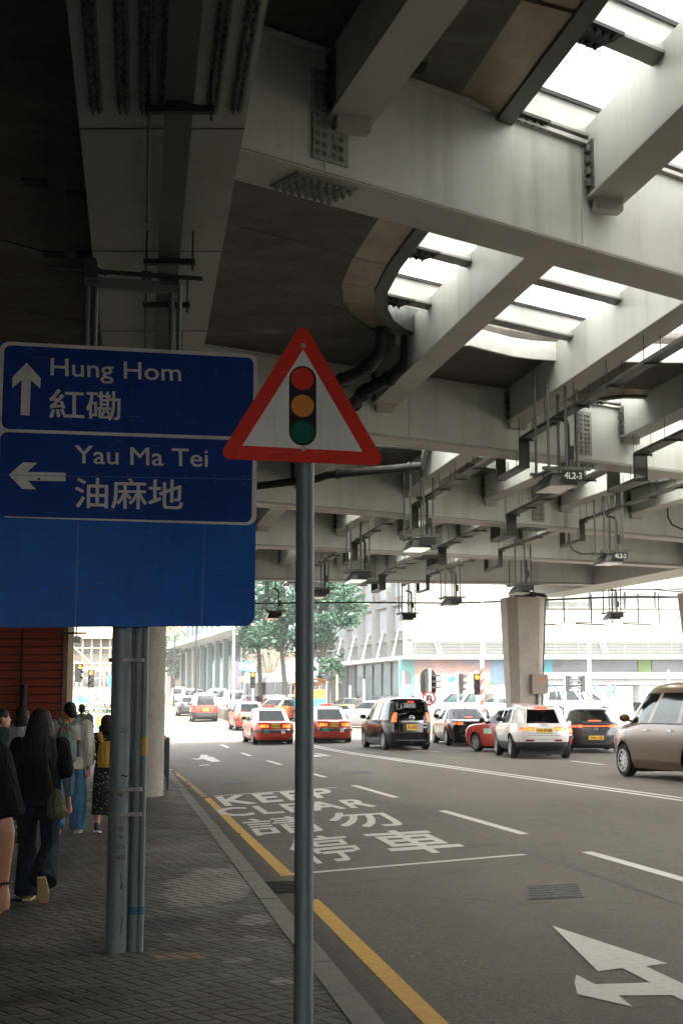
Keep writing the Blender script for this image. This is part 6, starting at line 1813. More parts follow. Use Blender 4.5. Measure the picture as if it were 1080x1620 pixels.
    panel(770, 774, 1078, 1112, pm('orange_strip', (.7, .2, .05), .5), 'orange_strip', -.3)
    # glazed side shop
    for i in range(6):
        a, b = sdir * (1.2 + i * 5.2) + nrm * -.3, sdir * (6.0 + i * 5.2) + nrm * -.3
        mb = MB(); mb.bar(Vector((a.x, a.y, (zt + .6) / 2)), Vector((b.x, b.y, (zt + .6) / 2)), .06, zt - .7); mb.build('shop_window', [pm('shop_window_side', (.15, .19, .19), .15, 0, .5, .35), GREYB][i % 2 if i > 2 else 0], t)
    mb = MB()
    for i in range(12):
        a = sdir * (.8 + i * 2.6) + nrm * -.22; mb.bar(Vector((a.x, a.y, 0)), Vector((a.x, a.y, zt)), .14, .14)
    mb.build_each('mullion', DARK, t)
    a, b = sdir * 1.0 + nrm * -.15, sdir * 11 + nrm * -.15
    mb = MB(); mb.bar(Vector((a.x, a.y, 1.0)), Vector((b.x, b.y, 1.0)), .08, 1.5); hd = mb.build('dark_hoarding', pm('hoarding_dark', (.05, .06, .065), .5), t)
    mb = MB()
    for r_ in range(2):
        for i in range(11):
            q = sdir * (8.8 - i * .55) + nrm * -.10; hh = .42
            mb.bar(Vector((q.x, q.y, 1.02 + r_ * .48 - hh / 2)), Vector((q.x, q.y, 1.02 + r_ * .48 + hh / 2 - .06)), .03, .34 if i % 3 else .2, up=tuple(sdir))
    mb.build('pale_lettering', pm('lettering_grey', (.3, .31, .31), .6), hd)
corner_building()
# white flat roofed shelter and hoarding in front
y0 = 111.0; a = ony(846, 0, y0); b = ony(1100, 0, y0); zg = road_z(a.x, y0); Z = lambda py: ony(846, py, y0).z - zg
t = thing('flat_shelter', 'long white flat roofed shelter behind the crossing van', 'shelter', (a.x, y0, zg)); W_ = b.x - a.x
mb = MB(); mb.box((W_ / 2, 1.5, (Z(1073) + Z(1064)) / 2), (W_, 3.4, Z(1064) - Z(1073))); mb.build('roof_slab', WHITEP, t)
mb = MB(); mb.box((W_ / 2, 1.6, (Z(1083.5) + Z(1073)) / 2 - .01), (W_ - .1, 3.0, Z(1073) - Z(1083.5) - .03)); mb.build('fascia', pm('fascia_grey', (.22, .22, .21), .6), t)
mb = MB()
for i in range(7): mb.bar((.5 + i * 2.2, 2.6, 0), (.5 + i * 2.2, 2.6, Z(1083.5) - .03), .25, .25)
mb.build_each('column', WHITEP, t)
p = ony(915, 0, 109.5); q = ony(1000, 0, 109.5); z0, z1 = ony(915, 1112, 109.5).z, ony(915, 1086, 109.5).z; zg = road_z(p.x, 109.5)
t = thing('hoarding', 'white hoarding with slanted green lettering below the shelter roof', 'hoarding', (p.x, 109.5, zg))
mb = MB(); mb.box(((q.x - p.x) / 2, 0, (z1 - zg) / 2), (q.x - p.x, .1, z1 - zg)); bd = mb.build('board', WHITEP, t)
mb = MB(); ta, tb = ony(912, 1098, 109.5), ony(977, 1087, 109.5)
put_text(mb, 'WINDSTRONG', lambda u, v: (lerp(ta.x, tb.x, u) - p.x + (v - .5) * .12, -.055, lerp(ta.z, tb.z, v) - zg), .02); mb.build('lettering', pm('lettering_green', (.02, .15, .12), .5), bd)
mb = MB()
for px0, px1 in ((939, 944), (960, 966), (970, 973)):
    a_, b_ = ony(px0, 1103, 109.5), ony(px1, 1083, 109.5); mb.box(((a_.x + b_.x) / 2 - p.x, -.14, (a_.z + b_.z) / 2 - zg), (b_.x - a_.x, .12, b_.z - a_.z))
mb.build_each('frame_post', pm('frame_green_grey', (.06, .09, .09), .6), bd)
# building with a long canopy on the left of the ramp
def canopy_building():
    A = ony(436, 0, 150); B = ony(256, 0, 240); zg = road_z(A.x, 150); A.z = B.z = 0
    d = (B - A).normalized(); L_ = (B - A).length; n_ = Vector((-d.y, d.x, 0))
    if n_.y > 0: n_ = -n_
    t = thing('canopy_building', 'pale building with tall green windows above a long white sloping canopy', 'building', (A.x, 150, zg))
    P = lambda s_, o, z: d * s_ + n_ * o + Vector((0, 0, z))
    def blk(mb, s0, s1, o0, o1, z0, z1):
        mb.add([P(s, o, z) for z in (z0, z1) for s, o in ((s0, o0), (s1, o0), (s1, o1), (s0, o1))], [(0, 3, 2, 1), (4, 5, 6, 7), (0, 1, 5, 4), (1, 2, 6, 5), (2, 3, 7, 6), (3, 0, 4, 7)])
    mb = MB(); blk(mb, 0, 62, -14, 0, 8.5, 22); mb.build('upper_wall', PALE, t)
    mb = MB(); blk(mb, 0, 62, -14, -2, 0, 8.49); mb.build('ground_floor', GREYB, t)
    mb = MB(); blk(mb, 60, 95, -14, -1.0, 0, 9); mb.build('stone_wing', concrete_mat('stone_tan', (.35, .27, .2), .6), t)
    mb = MB(); blk(mb, -6, 92, .0, 4.5, 8.0, 8.6); mb.build('canopy', WHITEP, t)
    mb = MB()
    for i in range(14): blk(mb, 2 + i * 4.4, 5.2 + i * 4.4, .02, .12, 10.2, 13.4)
    mb.build_each('window', pm('window_pale_green', (.20, .30, .26), .2, 0, .3, .3), t)
    mb = MB()
    for i in range(15): blk(mb, .9 + i * 4.4, 1.5 + i * 4.4, .02, .32, 8.7, 14)
    blk(mb, 0, 62, .02, .2, 13.6, 14.4); mb.build_each('window_pier', pm('pier_green', (.10, .20, .17), .5), t)
    mb = MB()
    for i in range(10): blk(mb, 4 + i * 6, 4.6 + i * 6, 1.2, 1.8, 0, 8)
    mb.build_each('column', pm('column_green_grey', (.16, .22, .20), .5), t)
    mb = MB()
    for i in range(9): blk(mb, 5 + i * 6, 9.4 + i * 6, -1.9, -1.7, .3, 6.5)
    mb.build_each('shop_window', pm('shop_window_side', (.15, .19, .19), .15, 0, .5, .35), t)
canopy_building()
# shop block behind the bare tree, with a parking sign
y0 = 140.0
def shop_block():
    a, b = ony(396, 0, y0), ony(560, 0, y0); zg = road_z(a.x, y0); t = thing('shop_block', 'grey shop block with purple pillar and green posters behind the bare tree', 'building', (a.x, y0, zg)); W_ = b.x - a.x; Z = lambda py: ony(400, py, y0).z - zg
    mb = MB(); mb.box((W_ / 2, 6, Z(1034) + 6.2), (W_, 12, 12)); mb.build('upper_wall', PALE, t)
    mb = MB(); mb.box((W_ / 2 + .0, 6.4, Z(1034) / 2), (W_ - .2, 11.6, Z(1034))); mb.build('ground_floor', pm('shop_dark', (.07, .075, .075), .4, 0, .4, .4), t)
    def pn(px0, px1, py0, py1, mat, nm, dy=.5):
        p_, q_ = ony(px0, py1, y0), ony(px1, py0, y0); mb = MB(); mb.box(((p_.x + q_.x) / 2 - a.x, dy, (p_.z + q_.z) / 2 - zg), (q_.x - p_.x, .1, q_.z - p_.z)); return mb.build(nm, mat, t)
    pn(368, 376, 1046, 1088, pm('purple', (.12, .06, .2), .5), 'purple_pillar', .4)
    pn(377, 386, 1047, 1060, pm('poster_teal', (.10, .35, .33), .5), 'poster', .45); pn(392, 404, 1047, 1062, pm('poster_green', (.16, .42, .36), .5, 0, .4, 1), 'poster', .45)
    pn(377, 385, 1070, 1078, pm('poster_orange', (.75, .22, .08), .5), 'poster', .4); pn(386, 394, 1064, 1086, WHITEP, 'white_panel', .45)
    sg = pn(386, 395, 1045, 1064, pm('parking_teal', (.02, .12, .13), .5), 'parking_sign', .3)
    p_, q_ = ony(388, 1060, y0), ony(393, 1050, y0); mb = MB(); mb.box(((p_.x + q_.x) / 2 - a.x, .235, (p_.z + q_.z) / 2 - zg), (q_.x - p_.x, .03, q_.z - p_.z)); mb.build('white_square', WHITEP, sg)
    mb = MB(); put_text(mb, 'P', lambda u, v: (lerp(p_.x + .07, q_.x - .07, u) - a.x, .215, lerp(p_.z + .1, q_.z - .1, v) - zg), .03); mb.build('lettering', pm('parking_teal', (.02, .12, .13), .5), sg)
    mb = MB()
    for i in range(5): p_, q_ = ony(430 + i * 22, 1070, y0), ony(446 + i * 22, 1040, y0); mb.box(((p_.x + q_.x) / 2 - a.x, .55, (p_.z + q_.z) / 2 - zg), (q_.x - p_.x, .1, q_.z - p_.z))
    mb.build_each('shop_window', pm('window_grey', (.25, .27, .27), .3, 0, .4, .5), t)
    mb = MB()
    for r_ in range(3):
        for i in range(7): mb.box((1 + i * 1.5, -.03, Z(1034) + 2.5 + r_ * 3.2), (1.0, .08, 1.6))
    mb.build_each('window', pm('window_pale_green', (.20, .30, .26), .2, 0, .3, .3), t)
shop_block()
# scaffolded building at the far left
def scaffold_building():
    y0 = 100.0; a, b = ony(60, 0, y0), ony(232, 0, y0); zg = road_z(a.x, y0); W_ = b.x - a.x; Z = lambda py: ony(140, py, y0).z - zg
    t = thing('scaffolded_building', 'beige building wrapped in bamboo scaffolding left of the blue post', 'building', (a.x, y0, zg))
    mb = MB(); mb.box((W_ / 2, 5, 8), (W_, 10, 16)); mb.build('wall', CREAM, t)
    mb = MB()
    for p0, p1 in ((1013, 1022), (1024, 1034), (1062, 1084)):
        for i in range(9): mb.box((.3 + i * .95, -.03, (Z(p0) + Z(p1)) / 2), (.80, .08, Z(p0) - Z(p1)))
    mb.build_each('window', pm('window_dark_grey', (.10, .10, .10), .3, 0, .4, 1), t)
    mb = MB(); BAM = pm('bamboo', (.50, .36, .20), .7)
    for i in range(13): mb.tube([(i * .63, -.8, 0), (i * .63 + .05, -.8, 16)], .045, 6)
    for i in range(15): mb.tube([(0, -.86, .8 + i * 1.05), (W_, -.86, .82 + i * 1.05)], .035, 6)
    mb.tube([(2.1, -.95, Z(1015)), (6.2, -.95, Z(1100))], .05, 6)
    mb.build_each('bamboo_pole', BAM, t)
    mb = MB(); mb.box((W_ / 2, -1.1, Z(1000) + 3), (W_, .03, 7)); mb.build('catch_net', pm('net_tan', (.42, .32, .2), .8, 0, .2, 1), t)
    mb = MB(); p_ = ony(172, 1078, y0 - 3); mb.box((p_.x - a.x + .25, -3, p_.z - zg), (.5, .05, .85)); mb.build('blue_board', pm('sign_light_blue', (.04, .30, .55), .4), t)
scaffold_building()
# street wall closing the far end of the ramp and the far right
t = thing('distant_block', 'tall pale distant apartment block at the end of the ramp', 'building', (-52, 330, road_z(-52, 320)))
mb = MB(); mb.box((0, 0, 9), (50, 14, 26)); mb.build('wall', pm('far_pink', (.5, .38, .33), .8, 0, .1, .1), t)
mb = MB()
for r_ in range(7):
    for i in range(12): mb.box((-23 + i * 4.1, -7.03, 1 + r_ * 3), (2.2, .1, 1.6))
mb.build_each('window', pm('window_grey', (.25, .27, .27), .3, 0, .4, .5), t)
# crane jib over the trees, far left
p = ony(266, 1004, 180); q = ony(330, 975, 180)
t = thing('crane_jib', 'pale orange lattice crane jib rising behind the round column', 'crane', p)
mb = MB(); v = q - p
for o in (Vector((0, 0, 0)), Vector((0, 0, .9)), Vector((0, .8, .4))): mb.bar(o - v * .5, v + o, .12, .12)
for i in range(14): a_ = v * (i / 9 - .5); mb.bar(a_, a_ + v / 18 + Vector((0, 0, .9)), .07, .07); mb.bar(a_ + v / 18 + Vector((0, 0, .9)), a_ + v / 9, .07, .07)
mb.bar(-v * .5, Vector((-v.x * .5, 0, -p.z + 2)), .4, .4)
mb.build('jib_lattice', pm('crane_orange', (.6, .28, .12), .6), t)

# ------------------------------------------------------------------ trees
def leaf_mat(name, a, b):
    m = NT(name); p = m.pos(); f = m.noise(p, 1.3, 4, .7); g = m.noise(p, 7, 2)
    c = m.ramp(m.math('ADD', m.math('MULTIPLY', f, .6), m.math('MULTIPLY', g, .4)), [(.38, a), (.62, b)])
    m.l(c, m.b.inputs['Base Color']); m.b.inputs['Roughness'].default_value = .5
    t = m.n("ShaderNodeBsdfTranslucent"); m.l(c, t.inputs[0]); x = m.n("ShaderNodeMixShader"); x.inputs[0].default_value = .3
    m.l(m.b.outputs[0], x.inputs[1]); m.l(t.outputs[0], x.inputs[2]); m.l(x.outputs[0], m.t.nodes["Material Output"].inputs[0]); return m.m
LEAF = leaf_mat("leaf_green", (.015, .050, .030), (.052, .120, .066)); LEAF2 = leaf_mat("leaf_pale_hazed", (.10, .18, .11), (.22, .31, .19)); TWIG = pm("bare_twig", (.30, .24, .17), .8)  # second green is paled for distant glare and haze; bushes share it
BARK = pm("bark_dark", (.07, .06, .05), .9, 0, .3, 3, .3)
def tree(label, x, y, h_trunk, top, rad, nleaf, leaf, lsize, seed, lean=0.0, bark=BARK, grp=None, r0=.22, bare=False):
    rnd = random.Random(seed); zg = road_z(x, min(y, 320)); t = thing('tree', label, 'tree', (x, y, zg), 0, grp)
    mb = MB(); mid = Vector((lean, 0, h_trunk)); mb.tube([(0, 0, -.2), (lean * .3, .05, h_trunk * .5), mid], [r0, r0 * .8, r0 * .62], 10)
    clumps = []
    nb = 13 if not bare else 22
    for i in range(nb):
        a = 2 * math.pi * i / nb * 2.4 + rnd.uniform(-.4, .4); zz = lerp(h_trunk * .9, top - .5, rnd.random() ** .8); k = (zz - h_trunk * .8) / (top - h_trunk * .8)
        rr = rad * (math.sin(min(1, k * .85 + .18) * math.pi) ** .55) * rnd.uniform(.55, 1.0)
        e = Vector((lean + rr * math.cos(a), rr * math.sin(a) * .9, zz)); s_ = Vector((lean * .8, 0, h_trunk * rnd.uniform(.75, 1.0)))
        m_ = s_.lerp(e, .5) + Vector((0, 0, rnd.uniform(.1, .7)))
        mb.tube([s_, m_, e], [r0 * .4, r0 * .22, r0 * .07], 6)
        clumps.append((e, rnd.uniform(.7, 1.25) * rad * .36)); clumps.append((m_.lerp(e, .4) + Vector((rnd.uniform(-.6, .6), rnd.uniform(-.6, .6), rnd.uniform(-.2, .6))), rnd.uniform(.5, 1.0) * rad * .3))
        if bare:
            for q in range(9):
                s2 = m_.lerp(e, rnd.random()); e2 = s2 + Vector((rnd.uniform(-1, 1), rnd.uniform(-1, 1), rnd.uniform(-.5, .9))) * rad * .42; mb.tube([s2, s2.lerp(e2, .5) + Vector((0, 0, .15)), e2], [.028, .02, .012], 4)
    mb.build('trunk', bark, t, True)
    mb = MB(); vs = []; fs = []
    for i in range(nleaf):
        c, r_ = clumps[rnd.randrange(len(clumps))]
        d = Vector((rnd.gauss(0, 1), rnd.gauss(0, 1), rnd.gauss(0, .75))).normalized() * r_ * rnd.random() ** .45
        p = c + d; u = Vector((rnd.uniform(-1, 1), rnd.uniform(-1, 1), rnd.uniform(-.6, .6))).normalized(); v = u.cross(Vector((rnd.uniform(-1, 1), rnd.uniform(-1, 1), rnd.uniform(-1, 1)))).normalized()
        s_ = lsize * rnd.choice((.45, .7, .9, 1.1, 1.5)) * rnd.uniform(.8, 1.15); o = len(vs)
        vs += [p - u * s_, p + v * s_ * .45, p + u * s_, p - v * s_ * .45]; fs.append((o, o + 1, o + 2, o + 3))
    if vs: mb.add(vs, fs); mb.build('crown', leaf, t, fix=False)
    return t
def T(px, d): return ony(px, 0, d).x
tree('large leafy green tree behind the left edge of the sign pole, left of two', T(452, 108), 108, 5.3, 11.6, 3.4, 10000, LEAF, .19, 3, -.4)
tree('large leafy green tree right of the sign pole, before the grey building', T(503, 104), 104, 5.0, 11.2, 2.6, 9500, LEAF, .19, 5, .3)
tree('leafy green tree half hidden behind the blue sign corner', T(412, 112), 112, 5.6, 11.5, 2.5, 4500, LEAF, .20, 8, -.2)
tree('bare brown tree with thin twigs in front of the shop block', T(425, 122), 122, 3.2, 8.8, 2.6, 700, leaf_mat("leaf_dry", (.32, .26, .16), (.45, .38, .25)), .12, 12, 0, TWIG, None, .16, True)
tree('small young green tree at the foot of the right hand trunk', T(522, 100), 100, 2.6, 4.6, .9, 900, LEAF, .14, 14, 0, BARK, None, .07)
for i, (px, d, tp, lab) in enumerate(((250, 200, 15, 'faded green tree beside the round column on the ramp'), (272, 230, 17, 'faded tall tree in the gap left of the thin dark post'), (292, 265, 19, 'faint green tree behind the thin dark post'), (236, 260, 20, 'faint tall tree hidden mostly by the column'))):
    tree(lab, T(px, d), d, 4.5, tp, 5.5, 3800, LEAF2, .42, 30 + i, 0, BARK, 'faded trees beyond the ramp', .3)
# planted bushes behind the barriers
def bush(px, d, w_, h, seed, label):
    x = T(px, d); rnd = random.Random(seed); t = thing('bush', label, 'bush', (x, d, road_z(x, d)), 0, 'bushes behind the barriers'); mb = MB(); vs = []; fs = []
    for i in range(700):
        p = Vector((rnd.gauss(0, w_ * .4), rnd.gauss(0, .3), abs(rnd.gauss(.3, h * .4)))); u = Vector((rnd.uniform(-1, 1), rnd.uniform(-1, 1), rnd.uniform(-.3, 1))).normalized(); v = u.cross(Vector((rnd.uniform(-1, 1), 1, rnd.uniform(-1, 1)))).normalized(); o = len(vs)
        vs += [p - u * .11, p + v * .05, p + u * .11, p - v * .05]; fs.append((o, o + 1, o + 2, o + 3))
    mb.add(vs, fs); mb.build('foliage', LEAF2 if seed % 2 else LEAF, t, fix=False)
bush(112, 80, .8, 1.3, 1, 'pale green bush by the red wall corner'); bush(140, 82, .7, 1.1, 2, 'dark green bush under the signals'); bush(158, 81, .8, 1.0, 3, 'pale green bush above the yellow bin'); bush(172, 80, .6, 1.1, 4, 'dark green bush touching the blue post')
# a turquoise tarpaulin stall roof
p = ony(128, 0, 83); t = thing('market_umbrella', 'turquoise umbrella behind the signals at the far left', 'umbrella', (p.x, 83, road_z(p.x, 83)))
mb = MB(); n_ = 14; vs = [(0, 0, 1.95)] + [(.75 * math.cos(2 * math.pi * i / n_), .75 * math.sin(2 * math.pi * i / n_), 1.5) for i in range(n_)]; mb.add(vs, [(0, 1 + i, 1 + (i + 1) % n_) for i in range(n_)]); mb.build('canopy', pm('tarp_turquoise', (.02, .42, .33), .5), t); mb = MB(); mb.tube([(0, 0, 0), (0, 0, 1.95)], .03, 6); mb.build('stem', WHITEP, t)

# ------------------------------------------------------------------ people
def remesh(mb, name, mats, parent, vox=.012, smooth=8, shade=True):
    me = bpy.data.meshes.new('blob'); me.from_pydata(mb.v, [], mb.f)
    bm = bmesh.new(); bm.from_mesh(me); bmesh.ops.recalc_face_normals(bm, faces=bm.faces); bm.to_mesh(me); bm.free()
    o = bpy.data.objects.new('blob', me); COL.objects.link(o)
    r = o.modifiers.new('r', 'REMESH'); r.mode = 'VOXEL'; r.voxel_size = vox
    s = o.modifiers.new('s', 'SMOOTH'); s.iterations = smooth; s.factor = .5
    dg = bpy.context.evaluated_depsgraph_get(); m2 = bpy.data.meshes.new_from_object(o.evaluated_get(dg))
    bpy.data.objects.remove(o); bpy.data.meshes.remove(me)
    m2.name = name; m2.materials.clear()
    for m in (mats if isinstance(mats, (list, tuple)) else [mats]): m2.materials.append(m)
    m2.shade_smooth()
    q = bpy.data.objects.new(name, m2); COL.objects.link(q)
    if parent is not None: q.parent = parent
    return q
SKIN = pm('skin', (.42, .215, .13), .5, 0, .06, 6); SHOEW = pm('shoe_white', (.5, .48, .44), .6); SHOET = pm('shoe_tan', (.42, .29, .14), .6)
def cloth(name, c, var=.15, sc_=7, rough=.9):
    """cloth with soft hanging folds"""
    nm = 'cloth_' + name
    if nm in MATS: return MATS[nm]
    m = NT(nm); v = m.obj()
    f = m.noise(m.mapped(v, (13, 13, 3.2)), 1.0, 3, .55); g = m.noise(v, sc_ * 14, 3)
    m.l(m.ramp(m.noise(v, sc_, 4), [(.25, sc3(c, 1 - var)), (.75, sc3(c, 1 + var))]), m.b.inputs['Base Color'])
    m.b.inputs['Roughness'].default_value = rough; m.b.inputs['Specular IOR Level'].default_value = .08
    m.bump(m.math('ADD', f, m.math('MULTIPLY', g, .05)), 1.0, .05)
    MATS[nm] = m.m; return m.m
def hair_mat():
    m = NT('black_hair'); v = m.obj(); f = m.noise(m.mapped(v, (70, 70, 7)), 1.0, 4, .7)
    m.l(m.ramp(f, [(.35, (.004, .0035, .003)), (.65, (.020, .016, .013))]), m.b.inputs['Base Color'])
    m.b.inputs['Roughness'].default_value = .5; m.b.inputs['Specular IOR Level'].default_value = .2; m.bump(f, .9, .012); return m.m
HAIRM = hair_mat()
def limb(mb, a, b, c, ra, rb, rc, n=12):
    a, b, c = Vector(a), Vector(b), Vector(c)
    mb.tube([a, a.lerp(b, .35), a.lerp(b, .8), b, b.lerp(c, .25), b.lerp(c, .6), c], [ra, ra * 1.02, lerp(ra, rb, .8), rb, rb * 1.02, lerp(rb, rc, .6), rc], n)
def hand(mb, w_, d, side, palm_n, s=1.0, curl=.5):
    """w_ wrist, d direction of the hand, side: +1/-1 thumb towards palm-side vector"""
    w_ = Vector(w_); d = Vector(d).normalized(); nn = Vector(palm_n).normalized(); u = d.cross(nn).normalized()
    mb.tube([w_, w_ + d * .03 * s, w_ + d * .085 * s], [.024 * s, .032 * s, .034 * s], 10, sx=1.0)
    for i, (o, L_) in enumerate(((-.027, .068), (-.009, .076), (.009, .072), (.026, .056))):
        b = w_ + d * .082 * s + u * o * s; k1 = (d + nn * curl * .7).normalized(); k2 = (d * .6 + nn * curl * 1.5).normalized()
        mb.tube([b - d * .02 * s, b, b + k1 * L_ * .45 * s, b + k1 * L_ * .45 * s + k2 * L_ * .5 * s], [.0105 * s, .0100 * s, .0092 * s, .0078 * s], 8)
    tb = w_ + d * .03 * s + u * (-.026 * side) * s
    mb.tube([tb, tb + (d * .6 - u * side * .8 + nn * .3).normalized() * .035 * s, tb + (d * 1.0 - u * side * .5 + nn * .6).normalized() * .068 * s], [.013 * s, .0115 * s, .0085 * s], 8)
def person(label, loc, rz, J, wear, scale=1.0, hair='short', vox=.011, face=True):
    """J: joint positions in metres for a 1.65 m figure facing +y; wear: list of clothing builders"""
    t = thing('person', label, 'person', loc, rz); t.scale = (scale,) * 3
    mb = MB(); H = Vector(J.get('head', (0, 0, 1.52))); nk = Vector(J.get('neck', (0, 0, 1.36)))
    mb.slices([(0, 0, .80, .14, .10), (0, 0, .88, .165, .115), (0, 0, .98, .14, .10), (0, 0.005, 1.10, .135, .10), (0, .01, 1.22, .155, .115), (0, 0, 1.32, .165, .10), (0, 0, 1.38, .09, .07)], 18)
    mb.tube([nk - Vector((0, 0, .06)), nk + Vector((0, 0, .03)), H - Vector((0, 0, .05))], [.06, .052, .052], 12)
    mb.ball(H, (.075, .095, .112), 18, 12); mb.ball(H + Vector((0, .02, -.06)), (.058, .075, .062), 14, 10)
    yaw = J.get('turn', 0); fwd = Vector((math.sin(-R(yaw)) * -1, math.cos(R(yaw)), 0)); rt = Vector((fwd.y, -fwd.x, 0))
    mb.tube([H + fwd * .085 + Vector((0, 0, .005)), H + fwd * .108 + Vector((0, 0, -.025)), H + fwd * .095 + Vector((0, 0, -.04))], [.010, .016, .012], 8)
    mb.ball(H + fwd * .088 + Vector((0, 0, -.068)), (.026, .02, .012), 10, 6); mb.ball(H + fwd * .075 + Vector((0, 0, -.10)), (.028, .025, .022), 10, 6)
    for sg in (-1, 1):
        mb.ball(H + rt * sg * .078 + Vector((0, 0, -.015)), (.018, .026, .034), 10, 8)
        S = J['sh'][0 if sg < 0 else 1]; E_ = J['el'][0 if sg < 0 else 1]; W_ = J['wr'][0 if sg < 0 else 1]
        mb.ball(S, .056, 12, 8); k_ = J.get('arm', 1.0); limb(mb, S, E_, W_, .048 * k_, .038 * k_, .026 * k_)
        dd = (Vector(W_) - Vector(E_)).normalized(); hand(mb, W_, dd, 1, (-sg, .3, 0) if abs(dd.z) > .5 else (0, 0, -1), 1.0, .5)
        Hp, K, A = J['hip'][0 if sg < 0 else 1], J['kn'][0 if sg < 0 else 1], J['an'][0 if sg < 0 else 1]
        limb(mb, Hp, K, A, .085, .056, .038)
    body = remesh(mb, 'body', SKIN, t, vox, 6)
    if face:
        for sg in (-1, 1):
            e = H + fwd * .083 + rt * sg * .031 + Vector((0, 0, .012)); mb = MB(); mb.ball(e, (.013, .010, .009), 10, 8); ey = mb.build('eye', pm('eye_white', (.6, .58, .55), .3), t, True)
            mb = MB(); mb.ball(e + fwd * .007, .006, 8, 6); mb.build('pupil', BLACK, ey, True)
    for fn in wear: fn(t, J)
    mb = MB()
    if hair == 'short':
        mb.ball(H + Vector((0, -.012, .028)) , (.085, .100, .100), 18, 12); mb.ball(H + fwd * -.03 + Vector((0, 0, -.03)), (.078, .070, .06), 14, 10)
    elif hair == 'long':
        mb.ball(H + Vector((0, -.014, .028)), (.098, .112, .108), 18, 12)
        mb.slices([(0, -.075, 1.16, .085, .04), (0, -.075, 1.22, .125, .06), (0, -.065, 1.34, .138, .085), (0, -.05, 1.46, .122, .095), (0, -.03, 1.56, .10, .09)], 18)
        for i in range(9): a = -1 + 2 * i / 8; mb.tube([(a * .11, -.08, 1.40), (a * .135, -.10 + abs(a) * .03, 1.24), (a * .115 + .01 * (i % 3), -.085, 1.12 + .03 * (i % 2))], [.035, .03, .012], 8)
    elif hair == 'bob':
        mb.ball(H + Vector((0, -.012, .028)), (.092, .106, .104), 18, 12); mb.slices([(0, -.05, 1.36, .09, .055), (0, -.045, 1.42, .105, .075), (0, -.03, 1.50, .10, .09)], 16)
    hb = remesh(mb, 'hair', HAIRM, t, .009, 4)
    return t
def top(name, mat, sleeve=.5, z0=.84, wide=1.0, loose=.018, hem=None, collar=True):
    def fn(t, J):
        mb = MB(); L_ = loose
        mb.slices([(0, 0, z0, (.170 + L_) * wide, .122 + L_), (0, 0, .92, (.172 + L_) * wide, .122 + L_), (0, 0, 1.04, (.160 + L_) * wide, .115 + L_), (0, .005, 1.18, (.162 + L_) * wide, .118 + L_), (0, 0, 1.30, (.172 + L_) * wide, .108 + L_), (0, -.005, 1.37, .125 + L_, .085 + L_), (0, -.005, 1.405, .072, .065)], 20)
        for i in (0, 1):
            S, E_, W_ = Vector(J['sh'][i]), Vector(J['el'][i]), Vector(J['wr'][i]); r = .060 + L_
            mb.ball(S, r * 1.02, 12, 8)
            if sleeve <= .5: e = S.lerp(E_, sleeve * 2); mb.tube([S, S.lerp(e, .5), e], [r, r * .98, r * .95], 12)
            else:
                k = (sleeve - .5) * 2; e = E_.lerp(W_, k); mb.tube([S, S.lerp(E_, .6), E_, E_.lerp(e, .5), e], [r, r * .95, r * .9, r * .82, r * .72], 12)
        return remesh(mb, name, mat, t, .013, 5)
    return fn
def trousers(name, mat, rk=.085, ra=.075, hem=.03, waist=.95):
    def fn(t, J):
        mb = MB(); mb.slices([(0, 0, .80, .165, .125), (0, 0, .88, .178, .130), (0, 0, waist, .158, .118)], 18)
        for i in (0, 1):
            Hp, K, A = Vector(J['hip'][i]), Vector(J['kn'][i]), Vector(J['an'][i]); A2 = A + (A - K).normalized() * hem
            mb.tube([Hp + Vector((0, 0, .03)), Hp.lerp(K, .4), K, K.lerp(A2, .5), A2], [.098, .095, rk, lerp(rk, ra, .5), ra], 14)
        return remesh(mb, name, mat, t, .013, 5)
    return fn
def shoes(mat, sole=None, lift=(0, 0)):
    def fn(t, J):
        for i in (0, 1):
            A = Vector(J['an'][i]); tilt = lift[i]; mb = MB(); M = Matrix.Rotation(R(-tilt), 3, 'X')
            pts = [(-.055, -.045, .03), (-.02, -.048, .038), (.05, -.05, .040), (.11, -.052, .046), (.165, -.056, .040), (.195, -.058, .022)]
            mb.tube([A + M @ Vector((0, y, z + .0)) for y, z, r in pts], [p[2] for p in pts], 12); mb.ball(A + M @ Vector((0, -.03, -.01)), (.038, .05, .045), 12, 8)
            s_ = remesh(mb, 'shoe', mat, t, .009, 3)
            mb = MB()
            poly = [(-.036, -.08), (.036, -.08), (.042, .02), (.048, .11), (.03, .20), (-.03, .20), (-.048, .11), (-.042, .02)]
            mb.prism(poly, lambda a, b, h: A + M @ Vector((a, b, h)), -.105, -.082); mb.build('sole', sole or pm('sole_dark', (.05, .045, .04), .8), s_)
    return fn
def walk(front=0, stride=.20, arms=.12, w_=.10, sh=.185, z=1.33, hipz=.86, lift=.10, spread=.05):
    """front: 0 left foot forward, 1 right"""
    sg = (1, -1) if front == 0 else (-1, 1)
    J = dict(sh=[(-sh, 0, z), (sh, 0, z)], hip=[(-w_ * .95, 0, hipz), (w_ * .95, 0, hipz)], el=[], wr=[], kn=[], an=[])
    for i, x in ((0, -1), (1, 1)):
        f = sg[i]
        J['el'].append((x * (sh + spread), -f * arms * .4 - .02, z - .28)); J['wr'].append((x * (sh + spread * .9), -f * arms * 1.2 + .06, z - .52))
        if f > 0: J['kn'].append((x * w_, stride * .62, .47)); J['an'].append((x * w_ * .9, stride * .9, .105))
        else: J['kn'].append((x * w_, stride * .10, .47)); J['an'].append((x * w_ * .9, -stride * 1.15, .105 + lift))
    return J
